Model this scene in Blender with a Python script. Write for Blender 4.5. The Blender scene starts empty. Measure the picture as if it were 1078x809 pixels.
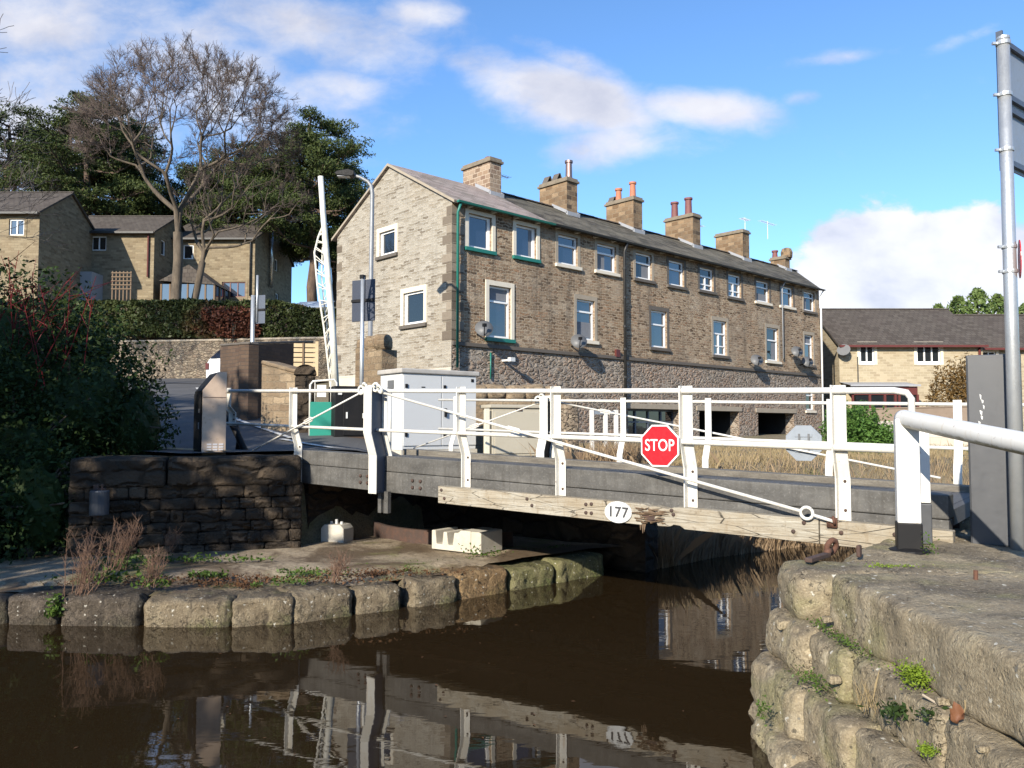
import bpy, bmesh, math, random
from mathutils import Vector, Matrix, noise as mnoise
R = math.radians
random.seed(7)
scene = bpy.context.scene
C = scene.collection

# ------------------------------------------------------------------ camera frame
F, CX, CY, EYE = 860.0, 539.0, 404.5, 2.1
PITCH = math.atan(44.5 / F)

def ray(px, py):
    a, b = (px - CX) / F, (CY - py) / F
    return Vector((a, math.cos(PITCH) - b * math.sin(PITCH), math.sin(PITCH) + b * math.cos(PITCH)))

def at(px, py, Y):                       # point on the sight line of a photo pixel, Y metres ahead
    d = ray(px, py)
    return Vector((0, 0, EYE)) + d * (Y / d.y)

def ux(px, Y):
    return at(px, CY + 44.5, Y).x

def on_plane(px, py, p0, n):
    d = ray(px, py); o = Vector((0, 0, EYE))
    return o + d * ((Vector(p0) - o).dot(n) / d.dot(n))

cam_d = bpy.data.cameras.new('camera')
cam = bpy.data.objects.new('camera', cam_d)
C.objects.link(cam)
cam_d.sensor_width = 36.0
cam_d.lens = F / 1078.0 * 36.0
cam_d.clip_start = 0.05
cam_d.clip_end = 5000
cam.location = (0, 0, EYE)
cam.rotation_euler = (math.pi / 2 + PITCH, 0, 0)
scene.camera = cam

# ------------------------------------------------------------------ node helper
class NT:
    def __init__(self, tree):
        self.t = tree; self.n = tree.nodes; self.l = tree.links
    def add(self, typ, **kw):
        nd = self.n.new(typ)
        for k, v in kw.items():
            setattr(nd, k, v)
        return nd
    def link(self, a, b):
        self.l.new(a, b)
    def set(self, sock, v):
        if hasattr(v, 'is_output'):
            self.l.new(v, sock)
        elif v is not None:
            if isinstance(v, (tuple, list)) and len(v) == 3 and sock.type == 'RGBA':
                v = (*v, 1)
            sock.default_value = v
    def math(self, op, a, b=None, clamp=False):
        nd = self.add('ShaderNodeMath', operation=op, use_clamp=clamp)
        self.set(nd.inputs[0], a)
        if b is not None: self.set(nd.inputs[1], b)
        return nd.outputs[0]
    def vmath(self, op, a, b=None):
        nd = self.add('ShaderNodeVectorMath', operation=op)
        self.set(nd.inputs[0], a)
        if b is not None: self.set(nd.inputs[1], b)
        return nd.outputs['Value'] if op in ('LENGTH', 'DOT_PRODUCT') else nd.outputs[0]
    def noise(self, vec, scale, detail=4, rough=0.55, dist=0.0, col=False):
        nd = self.add('ShaderNodeTexNoise')
        self.set(nd.inputs['Vector'], vec)
        nd.inputs['Scale'].default_value = scale
        nd.inputs['Detail'].default_value = detail
        nd.inputs['Roughness'].default_value = rough
        nd.inputs['Distortion'].default_value = dist
        return nd.outputs['Color' if col else 'Fac']
    def voro(self, vec, scale, feature='F1', rnd=1.0):
        nd = self.add('ShaderNodeTexVoronoi', feature=feature)
        self.set(nd.inputs['Vector'], vec)
        nd.inputs['Scale'].default_value = scale
        nd.inputs['Randomness'].default_value = rnd
        return nd
    def ramp(self, fac, stops, interp='LINEAR'):
        nd = self.add('ShaderNodeValToRGB')
        cr = nd.color_ramp; cr.interpolation = interp
        while len(cr.elements) < len(stops): cr.elements.new(0.5)
        for e, (p, c) in zip(cr.elements, stops):
            e.position = p
            e.color = (c, c, c, 1) if isinstance(c, (int, float)) else (*c, 1)
        self.set(nd.inputs[0], fac)
        return nd.outputs[0]
    def mix(self, fac, a, b, blend='MIX'):
        nd = self.add('ShaderNodeMix', data_type='RGBA', blend_type=blend)
        self.set(nd.inputs[0], fac); self.set(nd.inputs[6], a); self.set(nd.inputs[7], b)
        return nd.outputs[2]
    def rng(self, v, a, b, c=0.0, d=1.0, smooth=False):
        nd = self.add('ShaderNodeMapRange', interpolation_type='SMOOTHSTEP' if smooth else 'LINEAR')
        self.set(nd.inputs[0], v)
        for i, x in zip((1, 2, 3, 4), (a, b, c, d)): nd.inputs[i].default_value = x
        return nd.outputs[0]
    def mapping(self, vec, loc=(0, 0, 0), rot=(0, 0, 0), scale=(1, 1, 1), typ='POINT'):
        nd = self.add('ShaderNodeMapping', vector_type=typ)
        self.set(nd.inputs[0], vec)
        nd.inputs[1].default_value = loc; nd.inputs[2].default_value = rot; nd.inputs[3].default_value = scale
        return nd.outputs[0]
    def bump(self, h, strength=0.5, dist=0.02, normal=None):
        nd = self.add('ShaderNodeBump')
        nd.inputs['Strength'].default_value = strength
        nd.inputs['Distance'].default_value = dist
        self.set(nd.inputs['Height'], h)
        if normal is not None: self.set(nd.inputs['Normal'], normal)
        return nd.outputs[0]

MATS = {}
def new_mat(name):
    m = bpy.data.materials.new(name); m.use_nodes = True
    nt = NT(m.node_tree)
    b = nt.n['Principled BSDF']
    MATS[name] = m
    return m, nt, b

def uvn(nt): return nt.add('ShaderNodeTexCoord').outputs['UV']
def objc(nt): return nt.add('ShaderNodeTexCoord').outputs['Object']
def rand_obj(nt): return nt.add('ShaderNodeObjectInfo').outputs['Random']

def paint(name, col, rough=0.5, metal=0.0, wear=0.25, wearcol=None, scale=6.0, bump=0.1, spec=0.5, rust=None, algae=False):
    """painted or bare surface with blotchy wear"""
    m, nt, b = new_mat(name)
    co = objc(nt)
    n1 = nt.noise(co, scale, 6, 0.6)
    n2 = nt.noise(co, scale * 7, 4, 0.6)
    wc = wearcol or tuple(c * 0.6 for c in col)
    f = nt.rng(n1, 0.45, 0.75, 0.0, wear)
    c1 = nt.mix(f, col, wc)
    f2 = nt.rng(n2, 0.6, 0.75, 0.0, wear)
    c2 = nt.mix(f2, c1, wc)
    if rust:                                      # rust spots and the runs below them
        n4 = nt.noise(co, 23, 5, 0.7); n5 = nt.noise(nt.mapping(co, scale=(14, 14, 1.6)), 2.0, 5, 0.65)
        c2 = nt.mix(nt.math('MULTIPLY', nt.rng(n5, .56, .72, 0, 1), rust * .7), c2, (.42, .30, .17))
        c2 = nt.mix(nt.rng(n4, .655, .69, 0, rust), c2, (.16, .075, .035))
    if algae:                                     # green-brown growth on the damp underside
        geo = nt.add('ShaderNodeNewGeometry'); sx = nt.add('ShaderNodeSeparateXYZ'); nt.link(geo.outputs['Normal'], sx.inputs[0])
        n6 = nt.noise(nt.mapping(co, scale=(1, 1, 1)), 7, 6, .7)
        a_ = nt.math('ADD', nt.rng(sx.outputs[2], -.25, -.8, 0, 1), nt.math('MULTIPLY', nt.math('SUBTRACT', n6, .5), 1.6))
        c2 = nt.mix(nt.rng(a_, .35, .75, 0, .9), c2, (.16, .14, .06))
    nt.link(c2, b.inputs['Base Color'])
    nt.set(b.inputs['Roughness'], nt.rng(n2, 0.3, 0.7, rough * 0.85, min(1, rough * 1.2)))
    b.inputs['Metallic'].default_value = metal
    b.inputs['Specular IOR Level'].default_value = spec
    if bump:
        nt.link(nt.bump(nt.math('ADD', n1, nt.math('MULTIPLY', n2, 0.4)), bump, 0.01), b.inputs['Normal'])
    return m

def rubble(name, cols, mortar, su=3.0, sv=6.0, bump=0.9, dist=0.04, rnd=0.9, edge=0.07, stain=None, stain_amt=0.5, stain_scale=0.5, warp=0.12, rough=0.9, patch=None):
    """random rubble: irregular stones by Voronoi cells in metres"""
    m, nt, b = new_mat(name)
    uv = uvn(nt)
    wn = nt.noise(uv, 4.0, 3, 0.6, col=True)
    wv = nt.vmath('MULTIPLY', nt.vmath('SUBTRACT', wn, (0.5, 0.5, 0.5)), (warp, warp, 0))
    v = nt.mapping(nt.vmath('ADD', uv, wv), scale=(su, sv, 1))
    vc = nt.voro(v, 1.0, 'F1', rnd)
    ve = nt.voro(v, 1.0, 'DISTANCE_TO_EDGE', rnd)
    sep = nt.add('ShaderNodeSeparateColor'); nt.link(vc.outputs['Color'], sep.inputs[0])
    k = len(cols)
    c = nt.ramp(sep.outputs[0], [(i / k, cols[i]) for i in range(k)], 'LINEAR')
    n1 = nt.noise(uv, 18, 5, 0.65)
    c = nt.mix(nt.rng(n1, 0.3, 0.75, 0.0, 0.55), c, nt.mix(0.5, c, (0.05, 0.045, 0.04)))
    if patch is not None:                         # large areas of another stone colour
        np_ = nt.noise(uv, 0.55, 4, 0.6)
        c = nt.mix(nt.rng(np_, 0.42, 0.58, 0, patch[1], True), c, patch[0])
    em = nt.rng(ve.outputs['Distance'], 0.0, edge, 1.0, 0.0, True)
    c = nt.mix(em, c, mortar)
    if stain is not None:
        n2 = nt.noise(nt.mapping(uv, scale=(1, 0.55, 1)), stain_scale, 6, 0.65)
        c = nt.mix(nt.rng(n2, 0.42, 0.72, 0, stain_amt, True), c, stain)
    nt.link(c, b.inputs['Base Color'])
    b.inputs['Roughness'].default_value = rough
    b.inputs['Specular IOR Level'].default_value = 0.25
    h = nt.math('ADD', nt.rng(ve.outputs['Distance'], 0.0, edge * 2.2, 0, 1, True), nt.math('MULTIPLY', n1, 0.7))
    h = nt.math('ADD', h, nt.math('MULTIPLY', sep.outputs[1], 0.8))
    nt.link(nt.bump(h, bump, dist), b.inputs['Normal'])
    return m

def coursed(name, cols, mortar, bw=0.45, bh=0.16, msize=0.012, bump=0.5, dist=0.02, stain=None, stain_amt=0.4, warp=0.02, noise_amt=0.5, stain_scale=0.5, streak=0.0):
    """coursed blocks or slates by the Brick texture in metres"""
    m, nt, b = new_mat(name)
    uv = uvn(nt)
    wn = nt.noise(uv, 5.0, 3, 0.6, col=True)
    v = nt.vmath('ADD', uv, nt.vmath('MULTIPLY', nt.vmath('SUBTRACT', wn, (0.5, 0.5, 0.5)), (warp, warp, 0)))
    br = nt.add('ShaderNodeTexBrick')
    br.offset = 0.5
    nt.link(v, br.inputs['Vector'])
    br.inputs['Scale'].default_value = 1.0
    br.inputs['Brick Width'].default_value = bw
    br.inputs['Row Height'].default_value = bh
    br.inputs['Mortar Size'].default_value = msize
    br.inputs['Mortar Smooth'].default_value = 0.3
    br.inputs['Color1'].default_value = (0, 0, 0, 1)
    br.inputs['Color2'].default_value = (1, 1, 1, 1)
    br.inputs['Mortar'].default_value = (0.5, 0.5, 0.5, 1)
    k = len(cols)
    c = nt.ramp(br.outputs['Color'], [((i + 0.5) / k, cols[i]) for i in range(k)])
    n1 = nt.noise(uv, 14, 6, 0.65)
    c = nt.mix(nt.rng(n1, 0.3, 0.75, 0.0, noise_amt), c, nt.mix(0.5, c, (0.04, 0.035, 0.03)))
    c = nt.mix(br.outputs['Fac'], c, mortar)
    if stain is not None:
        n2 = nt.noise(uv, stain_scale, 6, 0.65)
        c = nt.mix(nt.rng(n2, 0.42, 0.72, 0, stain_amt, True), c, stain)
    b.inputs['Roughness'].default_value = 0.88
    b.inputs['Specular IOR Level'].default_value = 0.25
    if streak:                                    # rain and soot streaks
        ns = nt.noise(nt.mapping(uv, scale=(2.4, .22, 1)), 1.0, 6, 0.7)
        c = nt.mix(nt.rng(ns, .48, .70, 0, streak, True), c, (.085, .07, .055))
        nl = nt.noise(uv, .9, 5, .65)
        c = nt.mix(nt.rng(nl, .50, .70, 0, streak * .8, True), c, (.50, .42, .32))
    nt.link(c, b.inputs['Base Color'])
    h = nt.math('SUBTRACT', nt.math('MULTIPLY', n1, 0.9), br.outputs['Fac'])
    h = nt.math('ADD', h, nt.math('MULTIPLY', br.outputs['Color'], 0.3))
    nt.link(nt.bump(h, bump, dist), b.inputs['Normal'])
    return m

def leafmat(name, c1, c2, rough=0.5, trans=0.15, patch=None):
    m, nt, b = new_mat(name)
    co = objc(nt)
    ga = nt.add('ShaderNodeNewGeometry').outputs['Random Per Island']
    n = nt.noise(co, 0.9, 3)
    f = nt.math('ADD', nt.math('MULTIPLY', ga, 0.6), nt.math('MULTIPLY', n, 0.5), True)
    c = nt.mix(f, c1, c2)
    if patch:
        n2 = nt.noise(co, patch[1], 2)
        c = nt.mix(nt.math('MULTIPLY', nt.rng(n2, 0.55, 0.64, 0, 1), nt.rng(ga, 0.2, 0.5, 0.35, 1)), c, patch[0])
    nt.link(c, b.inputs['Base Color'])
    b.inputs['Roughness'].default_value = rough
    b.inputs['Specular IOR Level'].default_value = 0.16
    if trans:
        tr = nt.add('ShaderNodeBsdfTranslucent')
        nt.link(c, tr.inputs[0])
        mx = nt.add('ShaderNodeMixShader'); mx.inputs[0].default_value = trans
        nt.link(b.outputs[0], mx.inputs[1]); nt.link(tr.outputs[0], mx.inputs[2])
        nt.link(mx.outputs[0], nt.n['Material Output'].inputs[0])
    return m

# ------------------------------------------------------------------ mesh builder
class MB:
    def __init__(self):
        self.v = []; self.f = []
    def add(self, vs, fs):
        o = len(self.v)
        self.v += [tuple(p) for p in vs]
        self.f += [tuple(i + o for i in f) for f in fs]
        return self
    def poly(self, *pts):
        return self.add(pts, [tuple(range(len(pts)))])
    def box(self, a, b, M=None):
        x0, y0, z0 = a; x1, y1, z1 = b
        vs = [Vector(p) for p in ((x0, y0, z0), (x1, y0, z0), (x1, y1, z0), (x0, y1, z0), (x0, y0, z1), (x1, y0, z1), (x1, y1, z1), (x0, y1, z1))]
        if M: vs = [M @ p for p in vs]
        return self.add(vs, [(0, 3, 2, 1), (4, 5, 6, 7), (0, 1, 5, 4), (1, 2, 6, 5), (2, 3, 7, 6), (3, 0, 4, 7)])
    def prism(self, pts, z0, z1, M=None):
        """vertical prism on a counter-clockwise outline; z0 and z1 may be lists"""
        n = len(pts)
        za = z0 if isinstance(z0, (list, tuple)) else [z0] * n
        zb = z1 if isinstance(z1, (list, tuple)) else [z1] * n
        vs = [Vector((p[0], p[1], z)) for p, z in zip(pts, za)] + [Vector((p[0], p[1], z)) for p, z in zip(pts, zb)]
        if M: vs = [M @ p for p in vs]
        fs = [tuple(reversed(range(n))), tuple(range(n, 2 * n))]
        fs += [(i, (i + 1) % n, n + (i + 1) % n, n + i) for i in range(n)]
        return self.add(vs, fs)
    def extrude(self, prof, a, b, xdir, ydir):
        """profile (list of 2-D points) swept straight from a to b"""
        a, b, xdir, ydir = Vector(a), Vector(b), Vector(xdir), Vector(ydir)
        n = len(prof)
        vs = [a + xdir * p[0] + ydir * p[1] for p in prof] + [b + xdir * p[0] + ydir * p[1] for p in prof]
        return self.add(vs, [tuple(reversed(range(n))), tuple(range(n, 2 * n))] + [(i, (i + 1) % n, n + (i + 1) % n, n + i) for i in range(n)])
    def sweep(self, prof, path, xdirs, ydirs):
        n = len(prof); vs = []; fs = []
        for p, xd, yd in zip(path, xdirs, ydirs):
            vs += [Vector(p) + Vector(xd) * q[0] + Vector(yd) * q[1] for q in prof]
        m = len(path)
        for k in range(m - 1):
            for i in range(n):
                fs.append((k * n + i, k * n + (i + 1) % n, (k + 1) * n + (i + 1) % n, (k + 1) * n + i))
        fs.append(tuple(reversed(range(n)))); fs.append(tuple(range((m - 1) * n, m * n)))
        return self.add(vs, fs)
    def tube(self, pts, r, n=10, cap=True):
        pts = [Vector(p) for p in pts]
        m = len(pts)
        rs = r if isinstance(r, (list, tuple)) else [r] * m
        vs = []; fs = []
        prev = None
        for i, p in enumerate(pts):
            d = (pts[min(i + 1, m - 1)] - pts[max(i - 1, 0)])
            if d.length < 1e-9: d = Vector((0, 0, 1))
            d.normalize()
            if prev is None:
                a = Vector((0, 0, 1)) if abs(d.z) < 0.9 else Vector((1, 0, 0))
                x = d.cross(a).normalized()
            else:
                x = prev - d * prev.dot(d)
                x = x.normalized() if x.length > 1e-6 else d.orthogonal().normalized()
            prev = x
            y = d.cross(x)
            for k in range(n):
                t = 2 * math.pi * k / n
                vs.append(p + (x * math.cos(t) + y * math.sin(t)) * rs[i])
        for i in range(m - 1):
            for k in range(n):
                fs.append((i * n + k, i * n + (k + 1) % n, (i + 1) * n + (k + 1) % n, (i + 1) * n + k))
        if cap:
            fs.append(tuple(reversed(range(n)))); fs.append(tuple(range((m - 1) * n, m * n)))
        return self.add(vs, fs)
    def lathe(self, prof, c=(0, 0, 0), n=16, M=None):
        vs = []; fs = []
        c = Vector(c)
        for r, z in prof:
            for k in range(n):
                t = 2 * math.pi * k / n
                p = Vector((r * math.cos(t), r * math.sin(t), z))
                vs.append((M @ p if M else p) + c)
        m = len(prof)
        for i in range(m - 1):
            for k in range(n):
                fs.append((i * n + k, i * n + (k + 1) % n, (i + 1) * n + (k + 1) % n, (i + 1) * n + k))
        fs.append(tuple(reversed(range(n)))); fs.append(tuple(range((m - 1) * n, m * n)))
        return self.add(vs, fs)
    def torus(self, c, R_, r, axis, n=18, k=7, a0=0, a1=2 * math.pi):
        axis = Vector(axis).normalized(); x = axis.orthogonal().normalized(); y = axis.cross(x)
        full = abs(a1 - a0 - 2 * math.pi) < 1e-6
        pts = [Vector(c) + (x * math.cos(a0 + (a1 - a0) * i / n) + y * math.sin(a0 + (a1 - a0) * i / n)) * R_ for i in range(n + 1)]
        return self.tube(pts, r, k, cap=not full)
    def stone(self, c, h, r, amp, seed, n=8, rot=0.0, freq=1.6, M=None, rough=0.35, topamp=1.0):
        """rounded, weathered block: half sizes h, corner radius r, noise amplitude amp"""
        h = Vector(h); c = Vector(c)
        nx, ny, nz = [max(2, int(n * k / max(h))) for k in h]
        nx, ny, nz = max(nx, 4), max(ny, 4), max(nz, 4)
        idx = {}; vs = []; fs = []
        cr, sr = math.cos(rot), math.sin(rot)
        def vert(i, j, k):
            key = (i, j, k)
            if key in idx: return idx[key]
            def g(i, n_, hh):
                t = 2 * i / n_ - 1
                t = math.copysign(abs(t) ** 0.75, t)
                return t * hh
            p = Vector((g(i, nx, h.x), g(j, ny, h.y), g(k, nz, h.z)))
            q = Vector([max(-(hh - r), min(hh - r, a)) for a, hh in zip(p, h)])
            d = p - q
            if d.length > 1e-6: p = q + d.normalized() * min(r, d.length)
            w = p * freq + Vector((seed * 7.3, seed * 3.1, seed * 1.7))
            dd = mnoise.fractal(w, 1.0, 2.0, 5) * amp + mnoise.fractal(w * 5, 0.9, 2.0, 3) * amp * rough - max(0, mnoise.noise(w * 2.7) - .28) * amp * 1.2
            if p.z > h.z * .8 and topamp != 1.0: dd *= topamp
            nrm = d.normalized() if d.length > 1e-6 else Vector((0, 0, 0))
            if nrm.length == 0:
                nrm = Vector((p.x / h.x, p.y / h.y, p.z / h.z)).normalized()
            p = p + nrm * dd
            p = Vector((p.x * cr - p.y * sr, p.x * sr + p.y * cr, p.z)) + c
            vs.append(M @ p if M else p)
            idx[key] = len(vs) - 1
            return idx[key]
        for i in range(nx):
            for j in range(ny):
                fs.append((vert(i, j, nz), vert(i + 1, j, nz), vert(i + 1, j + 1, nz), vert(i, j + 1, nz)))
                fs.append((vert(i, j, 0), vert(i, j + 1, 0), vert(i + 1, j + 1, 0), vert(i + 1, j, 0)))
        for i in range(nx):
            for k in range(nz):
                fs.append((vert(i, 0, k), vert(i + 1, 0, k), vert(i + 1, 0, k + 1), vert(i, 0, k + 1)))
                fs.append((vert(i, ny, k), vert(i, ny, k + 1), vert(i + 1, ny, k + 1), vert(i + 1, ny, k)))
        for j in range(ny):
            for k in range(nz):
                fs.append((vert(0, j, k), vert(0, j, k + 1), vert(0, j + 1, k + 1), vert(0, j + 1, k)))
                fs.append((vert(nx, j, k), vert(nx, j + 1, k), vert(nx, j + 1, k + 1), vert(nx, j, k + 1)))
        return self.add(vs, fs)
    def leaf(self, p, s, rng, up=0.0, long=1.6):
        """one pointed leaf"""
        n = Vector((rng.gauss(0, 1), rng.gauss(0, 1), rng.gauss(0, 1) + up))
        n = n.normalized() if n.length > 1e-6 else Vector((0, 0, 1))
        x = n.orthogonal().normalized()
        a = rng.uniform(0, 6.283)
        x = (x * math.cos(a) + n.cross(x) * math.sin(a))
        y = n.cross(x)
        p = Vector(p)
        return self.add((p - x * s * long * 0.5, p + y * s * 0.4, p + x * s * long * 0.5, p - y * s * 0.4), [(0, 1, 2, 3)])
    def blade(self, p, h, w, lean, rng):
        a = rng.uniform(0, 6.283)
        x = Vector((math.cos(a), math.sin(a), 0))
        d = Vector((rng.gauss(0, lean), rng.gauss(0, lean), 0))
        p = Vector(p)
        m = p + d * h * 0.4 + Vector((0, 0, h * 0.6))
        t = p + d * h + Vector((0, 0, h))
        return self.add((p - x * w, p + x * w, m + x * w * 0.6, t, m - x * w * 0.6), [(0, 1, 2, 3, 4)])
    def build(self, name, mat, parent=None, smooth=False, bevel=0.0, label=None, uv=True):
        me = bpy.data.meshes.new(name)
        me.from_pydata(self.v, [], self.f)
        mats = mat if isinstance(mat, (list, tuple)) else [mat]
        for m in mats:
            me.materials.append(MATS[m] if isinstance(m, str) else m)
        me.update()
        if uv:
            ul = me.uv_layers.new(name='metres')
            data = [0.0] * (2 * len(me.loops))
            for p in me.polygons:
                n = p.normal
                if abs(n.z) > 0.985:
                    t, bb = Vector((1, 0, 0)), Vector((0, 1, 0))
                else:
                    t = Vector((-n.y, n.x, 0)).normalized(); bb = n.cross(t)
                for li in p.loop_indices:
                    co = me.vertices[me.loops[li].vertex_index].co
                    data[2 * li] = co.dot(t); data[2 * li + 1] = co.dot(bb)
            ul.data.foreach_set('uv', data)
        if smooth:
            me.polygons.foreach_set('use_smooth', [True] * len(me.polygons))
        o = bpy.data.objects.new(name, me)
        C.objects.link(o)
        if parent is not None: o.parent = parent
        if label: o['label'] = label
        if bevel:
            md = o.modifiers.new('bevel', 'BEVEL')
            md.width = bevel; md.segments = 2; md.limit_method = 'ANGLE'; md.angle_limit = R(40)
            md.harden_normals = False
        return o

def tag(o, label, cat, group=None):
    o['label'] = label; o['category'] = cat
    if group: o['group'] = group
    return o

def struct(o):
    o['kind'] = 'structure'
    return o

def thing(name, label, cat, loc=(0, 0, 0), rz=0.0, group=None):
    o = bpy.data.objects.new(name, None)
    o.empty_display_size = 0.3
    C.objects.link(o)
    o.location = loc; o.rotation_euler = (0, 0, rz)
    return tag(o, label, cat, group)

def text_mesh(body, size, depth, bold=0.0, spacing=1.0):
    cu = bpy.data.curves.new('lettering', 'FONT')
    cu.body = body; cu.size = size; cu.extrude = depth; cu.offset = bold
    cu.align_x = 'CENTER'; cu.align_y = 'CENTER'; cu.space_character = spacing
    o = bpy.data.objects.new('lettering', cu)
    C.objects.link(o)
    dg = bpy.context.evaluated_depsgraph_get()
    me = bpy.data.meshes.new_from_object(o.evaluated_get(dg))
    bpy.data.objects.remove(o)
    return me

def pt_in_poly(x, y, poly):
    c = False; j = len(poly) - 1
    for i in range(len(poly)):
        xi, yi = poly[i]; xj, yj = poly[j]
        if (yi > y) != (yj > y) and x < (xj - xi) * (y - yi) / (yj - yi) + xi: c = not c
        j = i
    return c

def dist_poly(x, y, poly, closed=True):
    best = 1e9; n = len(poly)
    for i in range(n if closed else n - 1):
        ax, ay = poly[i]; bx, by = poly[(i + 1) % n]
        dx, dy = bx - ax, by - ay
        L = dx * dx + dy * dy
        t = max(0, min(1, ((x - ax) * dx + (y - ay) * dy) / L)) if L else 0
        d = (x - ax - t * dx) ** 2 + (y - ay - t * dy) ** 2
        if d < best: best = d
    return math.sqrt(best)

def sstep(a, b, x):
    t = max(0.0, min(1.0, (x - a) / (b - a)))
    return t * t * (3 - 2 * t)
# ================================================================== materials
coursed('terrace_rubble', [(.13, .082, .048), (.36, .25, .155), (.27, .178, .108), (.43, .315, .205), (.19, .125, .075), (.37, .225, .13), (.50, .38, .26)], (.42, .335, .24), bw=.25, bh=.10, msize=.016, warp=.17, noise_amt=.75, streak=.5, bump=1.0, dist=0.055, stain=(.19, .15, .115), stain_amt=0.45, stain_scale=0.35)
rubble('terrace_basement', [(.22, .18, .14), (.33, .28, .23), (.28, .205, .15), (.36, .315, .26), (.20, .16, .125)], (.35, .305, .255), su=4.0, sv=9.5, bump=1.0, dist=0.05, edge=0.14, warp=.2, patch=((.31, .19, .125), 0.55), stain=(.2, .16, .13), stain_amt=0.5, stain_scale=0.6)
coursed('gable_stone', [(.19, .16, .12), (.40, .365, .30), (.34, .305, .245), (.26, .225, .17), (.43, .395, .33), (.37, .335, .275)], (.43, .40, .345), bw=.30, bh=.085, msize=.012, bump=0.9, dist=0.03, warp=.13, noise_amt=.6, streak=.22, stain=(.30, .25, .185), stain_amt=0.65, stain_scale=0.28)
paint('render_band', (.52, .48, .40), 0.9, wear=0.4, scale=1.5, bump=0.2)
coursed('house_stone', [(.165, .13, .082), (.25, .20, .13), (.205, .165, .105), (.28, .23, .15)], (.215, .175, .118), bw=.36, bh=.15, bump=0.5, warp=.05, noise_amt=0.5, stain=(.27, .2, .12), stain_amt=0.35)
coursed('pale_house_stone', [(.36, .30, .20), (.44, .375, .26), (.40, .34, .23), (.31, .255, .17)], (.42, .36, .26), bw=.38, bh=.14, bump=0.4, noise_amt=0.4, stain=(.34, .26, .165), stain_amt=0.3)
coursed('stone_slate', [(.24, .20, .165), (.33, .275, .24), (.38, .315, .275), (.28, .23, .2)], (.06, .05, .045), bw=.5, bh=.3, msize=.012, bump=0.8, dist=0.03, stain=(.42, .32, .285), stain_amt=0.5, warp=0.05)
coursed('mossy_slate', [(.06, .052, .04), (.12, .105, .078), (.16, .14, .105), (.085, .078, .055)], (.025, .022, .018), bw=.5, bh=.28, msize=.012, bump=0.9, dist=0.03, stain=(.19, .165, .12), stain_amt=0.6, warp=0.05)
coursed('brown_tile', [(.068, .057, .047), (.105, .09, .075), (.085, .072, .06)], (.04, .032, .03), bw=.3, bh=.28, msize=.012, bump=0.7, dist=0.02, stain=(.07, .055, .048), stain_amt=0.4)
coursed('chimney_stone', [(.18, .115, .065), (.30, .205, .12), (.22, .15, .09), (.36, .25, .15), (.10, .07, .048)], (.27, .205, .135), bw=.36, bh=.19, msize=.014, bump=0.8, dist=0.03, stain=(.08, .065, .05), stain_amt=0.5, stain_scale=1.2)
coursed('chimney_pale', [(.29, .20, .135), (.13, .085, .06), (.35, .26, .18), (.19, .12, .085), (.37, .28, .2)], (.40, .32, .24), bw=.3, bh=.17, msize=.02, bump=0.7, dist=0.025)
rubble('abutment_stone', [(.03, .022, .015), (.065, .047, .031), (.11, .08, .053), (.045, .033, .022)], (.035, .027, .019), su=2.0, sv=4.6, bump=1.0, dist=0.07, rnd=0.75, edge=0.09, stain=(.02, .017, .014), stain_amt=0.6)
rubble('retaining_stone', [(.24, .19, .135), (.32, .26, .19), (.18, .135, .10), (.28, .225, .165), (.36, .30, .22)], (.19, .155, .12), su=4.5, sv=9.5, warp=.2, bump=0.9, dist=0.05, stain=(.13, .10, .07), stain_amt=0.5)
coursed('brown_brick_wall', [(.085, .055, .04), (.12, .08, .055), (.10, .066, .045)], (.07, .055, .045), bw=.24, bh=.085, msize=.008, bump=0.5, stain=(.05, .038, .03), stain_amt=0.6)
coursed('garden_stone', [(.24, .175, .11), (.33, .25, .16), (.19, .135, .085), (.36, .275, .18)], (.24, .19, .13), bw=.34, bh=.15, msize=.012, warp=.12, bump=0.9, dist=0.04, noise_amt=.7, stain=(.10, .075, .05), stain_amt=0.6, stain_scale=0.9)
rubble('block_wall', [(.46, .43, .38), (.54, .5, .44), (.4, .37, .33), (.5, .47, .41)], (.33, .29, .25), su=2.4, sv=2.6, bump=0.7, dist=0.03, rnd=0.3, edge=.06)
coursed('cream_blocks', [(.50, .44, .36), (.56, .5, .42), (.52, .46, .38)], (.38, .33, .27), bw=.7, bh=.35, msize=.012, bump=0.3)
paint('brown_render', (.21, .16, .12), 0.9, wear=0.5, scale=1.2, bump=0.3)
coursed('quoin_stone', [(.13, .105, .08), (.21, .175, .135), (.29, .245, .19), (.16, .13, .10)], (.14, .12, .095), bw=1.3, bh=.30, msize=.004, bump=0.5)

paint('white_paint', (.62, .61, .565), 0.42, wear=0.5, wearcol=(.54, .48, .38), scale=3.0, bump=0.08, rust=.8)
paint('gate_paint', (.66, .655, .625), 0.4, wear=0.3, wearcol=(.60, .57, .48), scale=2.0, bump=0.06, rust=.6, algae=True)
paint('weathered_white', (.66, .65, .58), 0.55, wear=0.7, wearcol=(.42, .36, .26), scale=5.0, bump=0.2)
paint('upvc', (.80, .80, .79), 0.35, wear=0.08, bump=0)
paint('cream_stone', (.66, .60, .49), 0.8, wear=0.25, scale=4, bump=0.15)
paint('dark_stone', (.11, .095, .08), 0.85, wear=0.4, scale=6, bump=0.3)
paint('cap_stone', (.20, .165, .12), 0.9, wear=0.7, wearcol=(.10, .085, .06), scale=5, bump=0.4)
paint('buff_stone', (.33, .28, .215), 0.85, wear=0.4, scale=6, bump=0.3)
paint('teal_paint', (.015, .16, .125), 0.45, wear=0.25, bump=0)
paint('teal_panel', (.01, .22, .16), 0.5, wear=0.35, wearcol=(.02, .15, .12), scale=3, bump=0.05)
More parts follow.
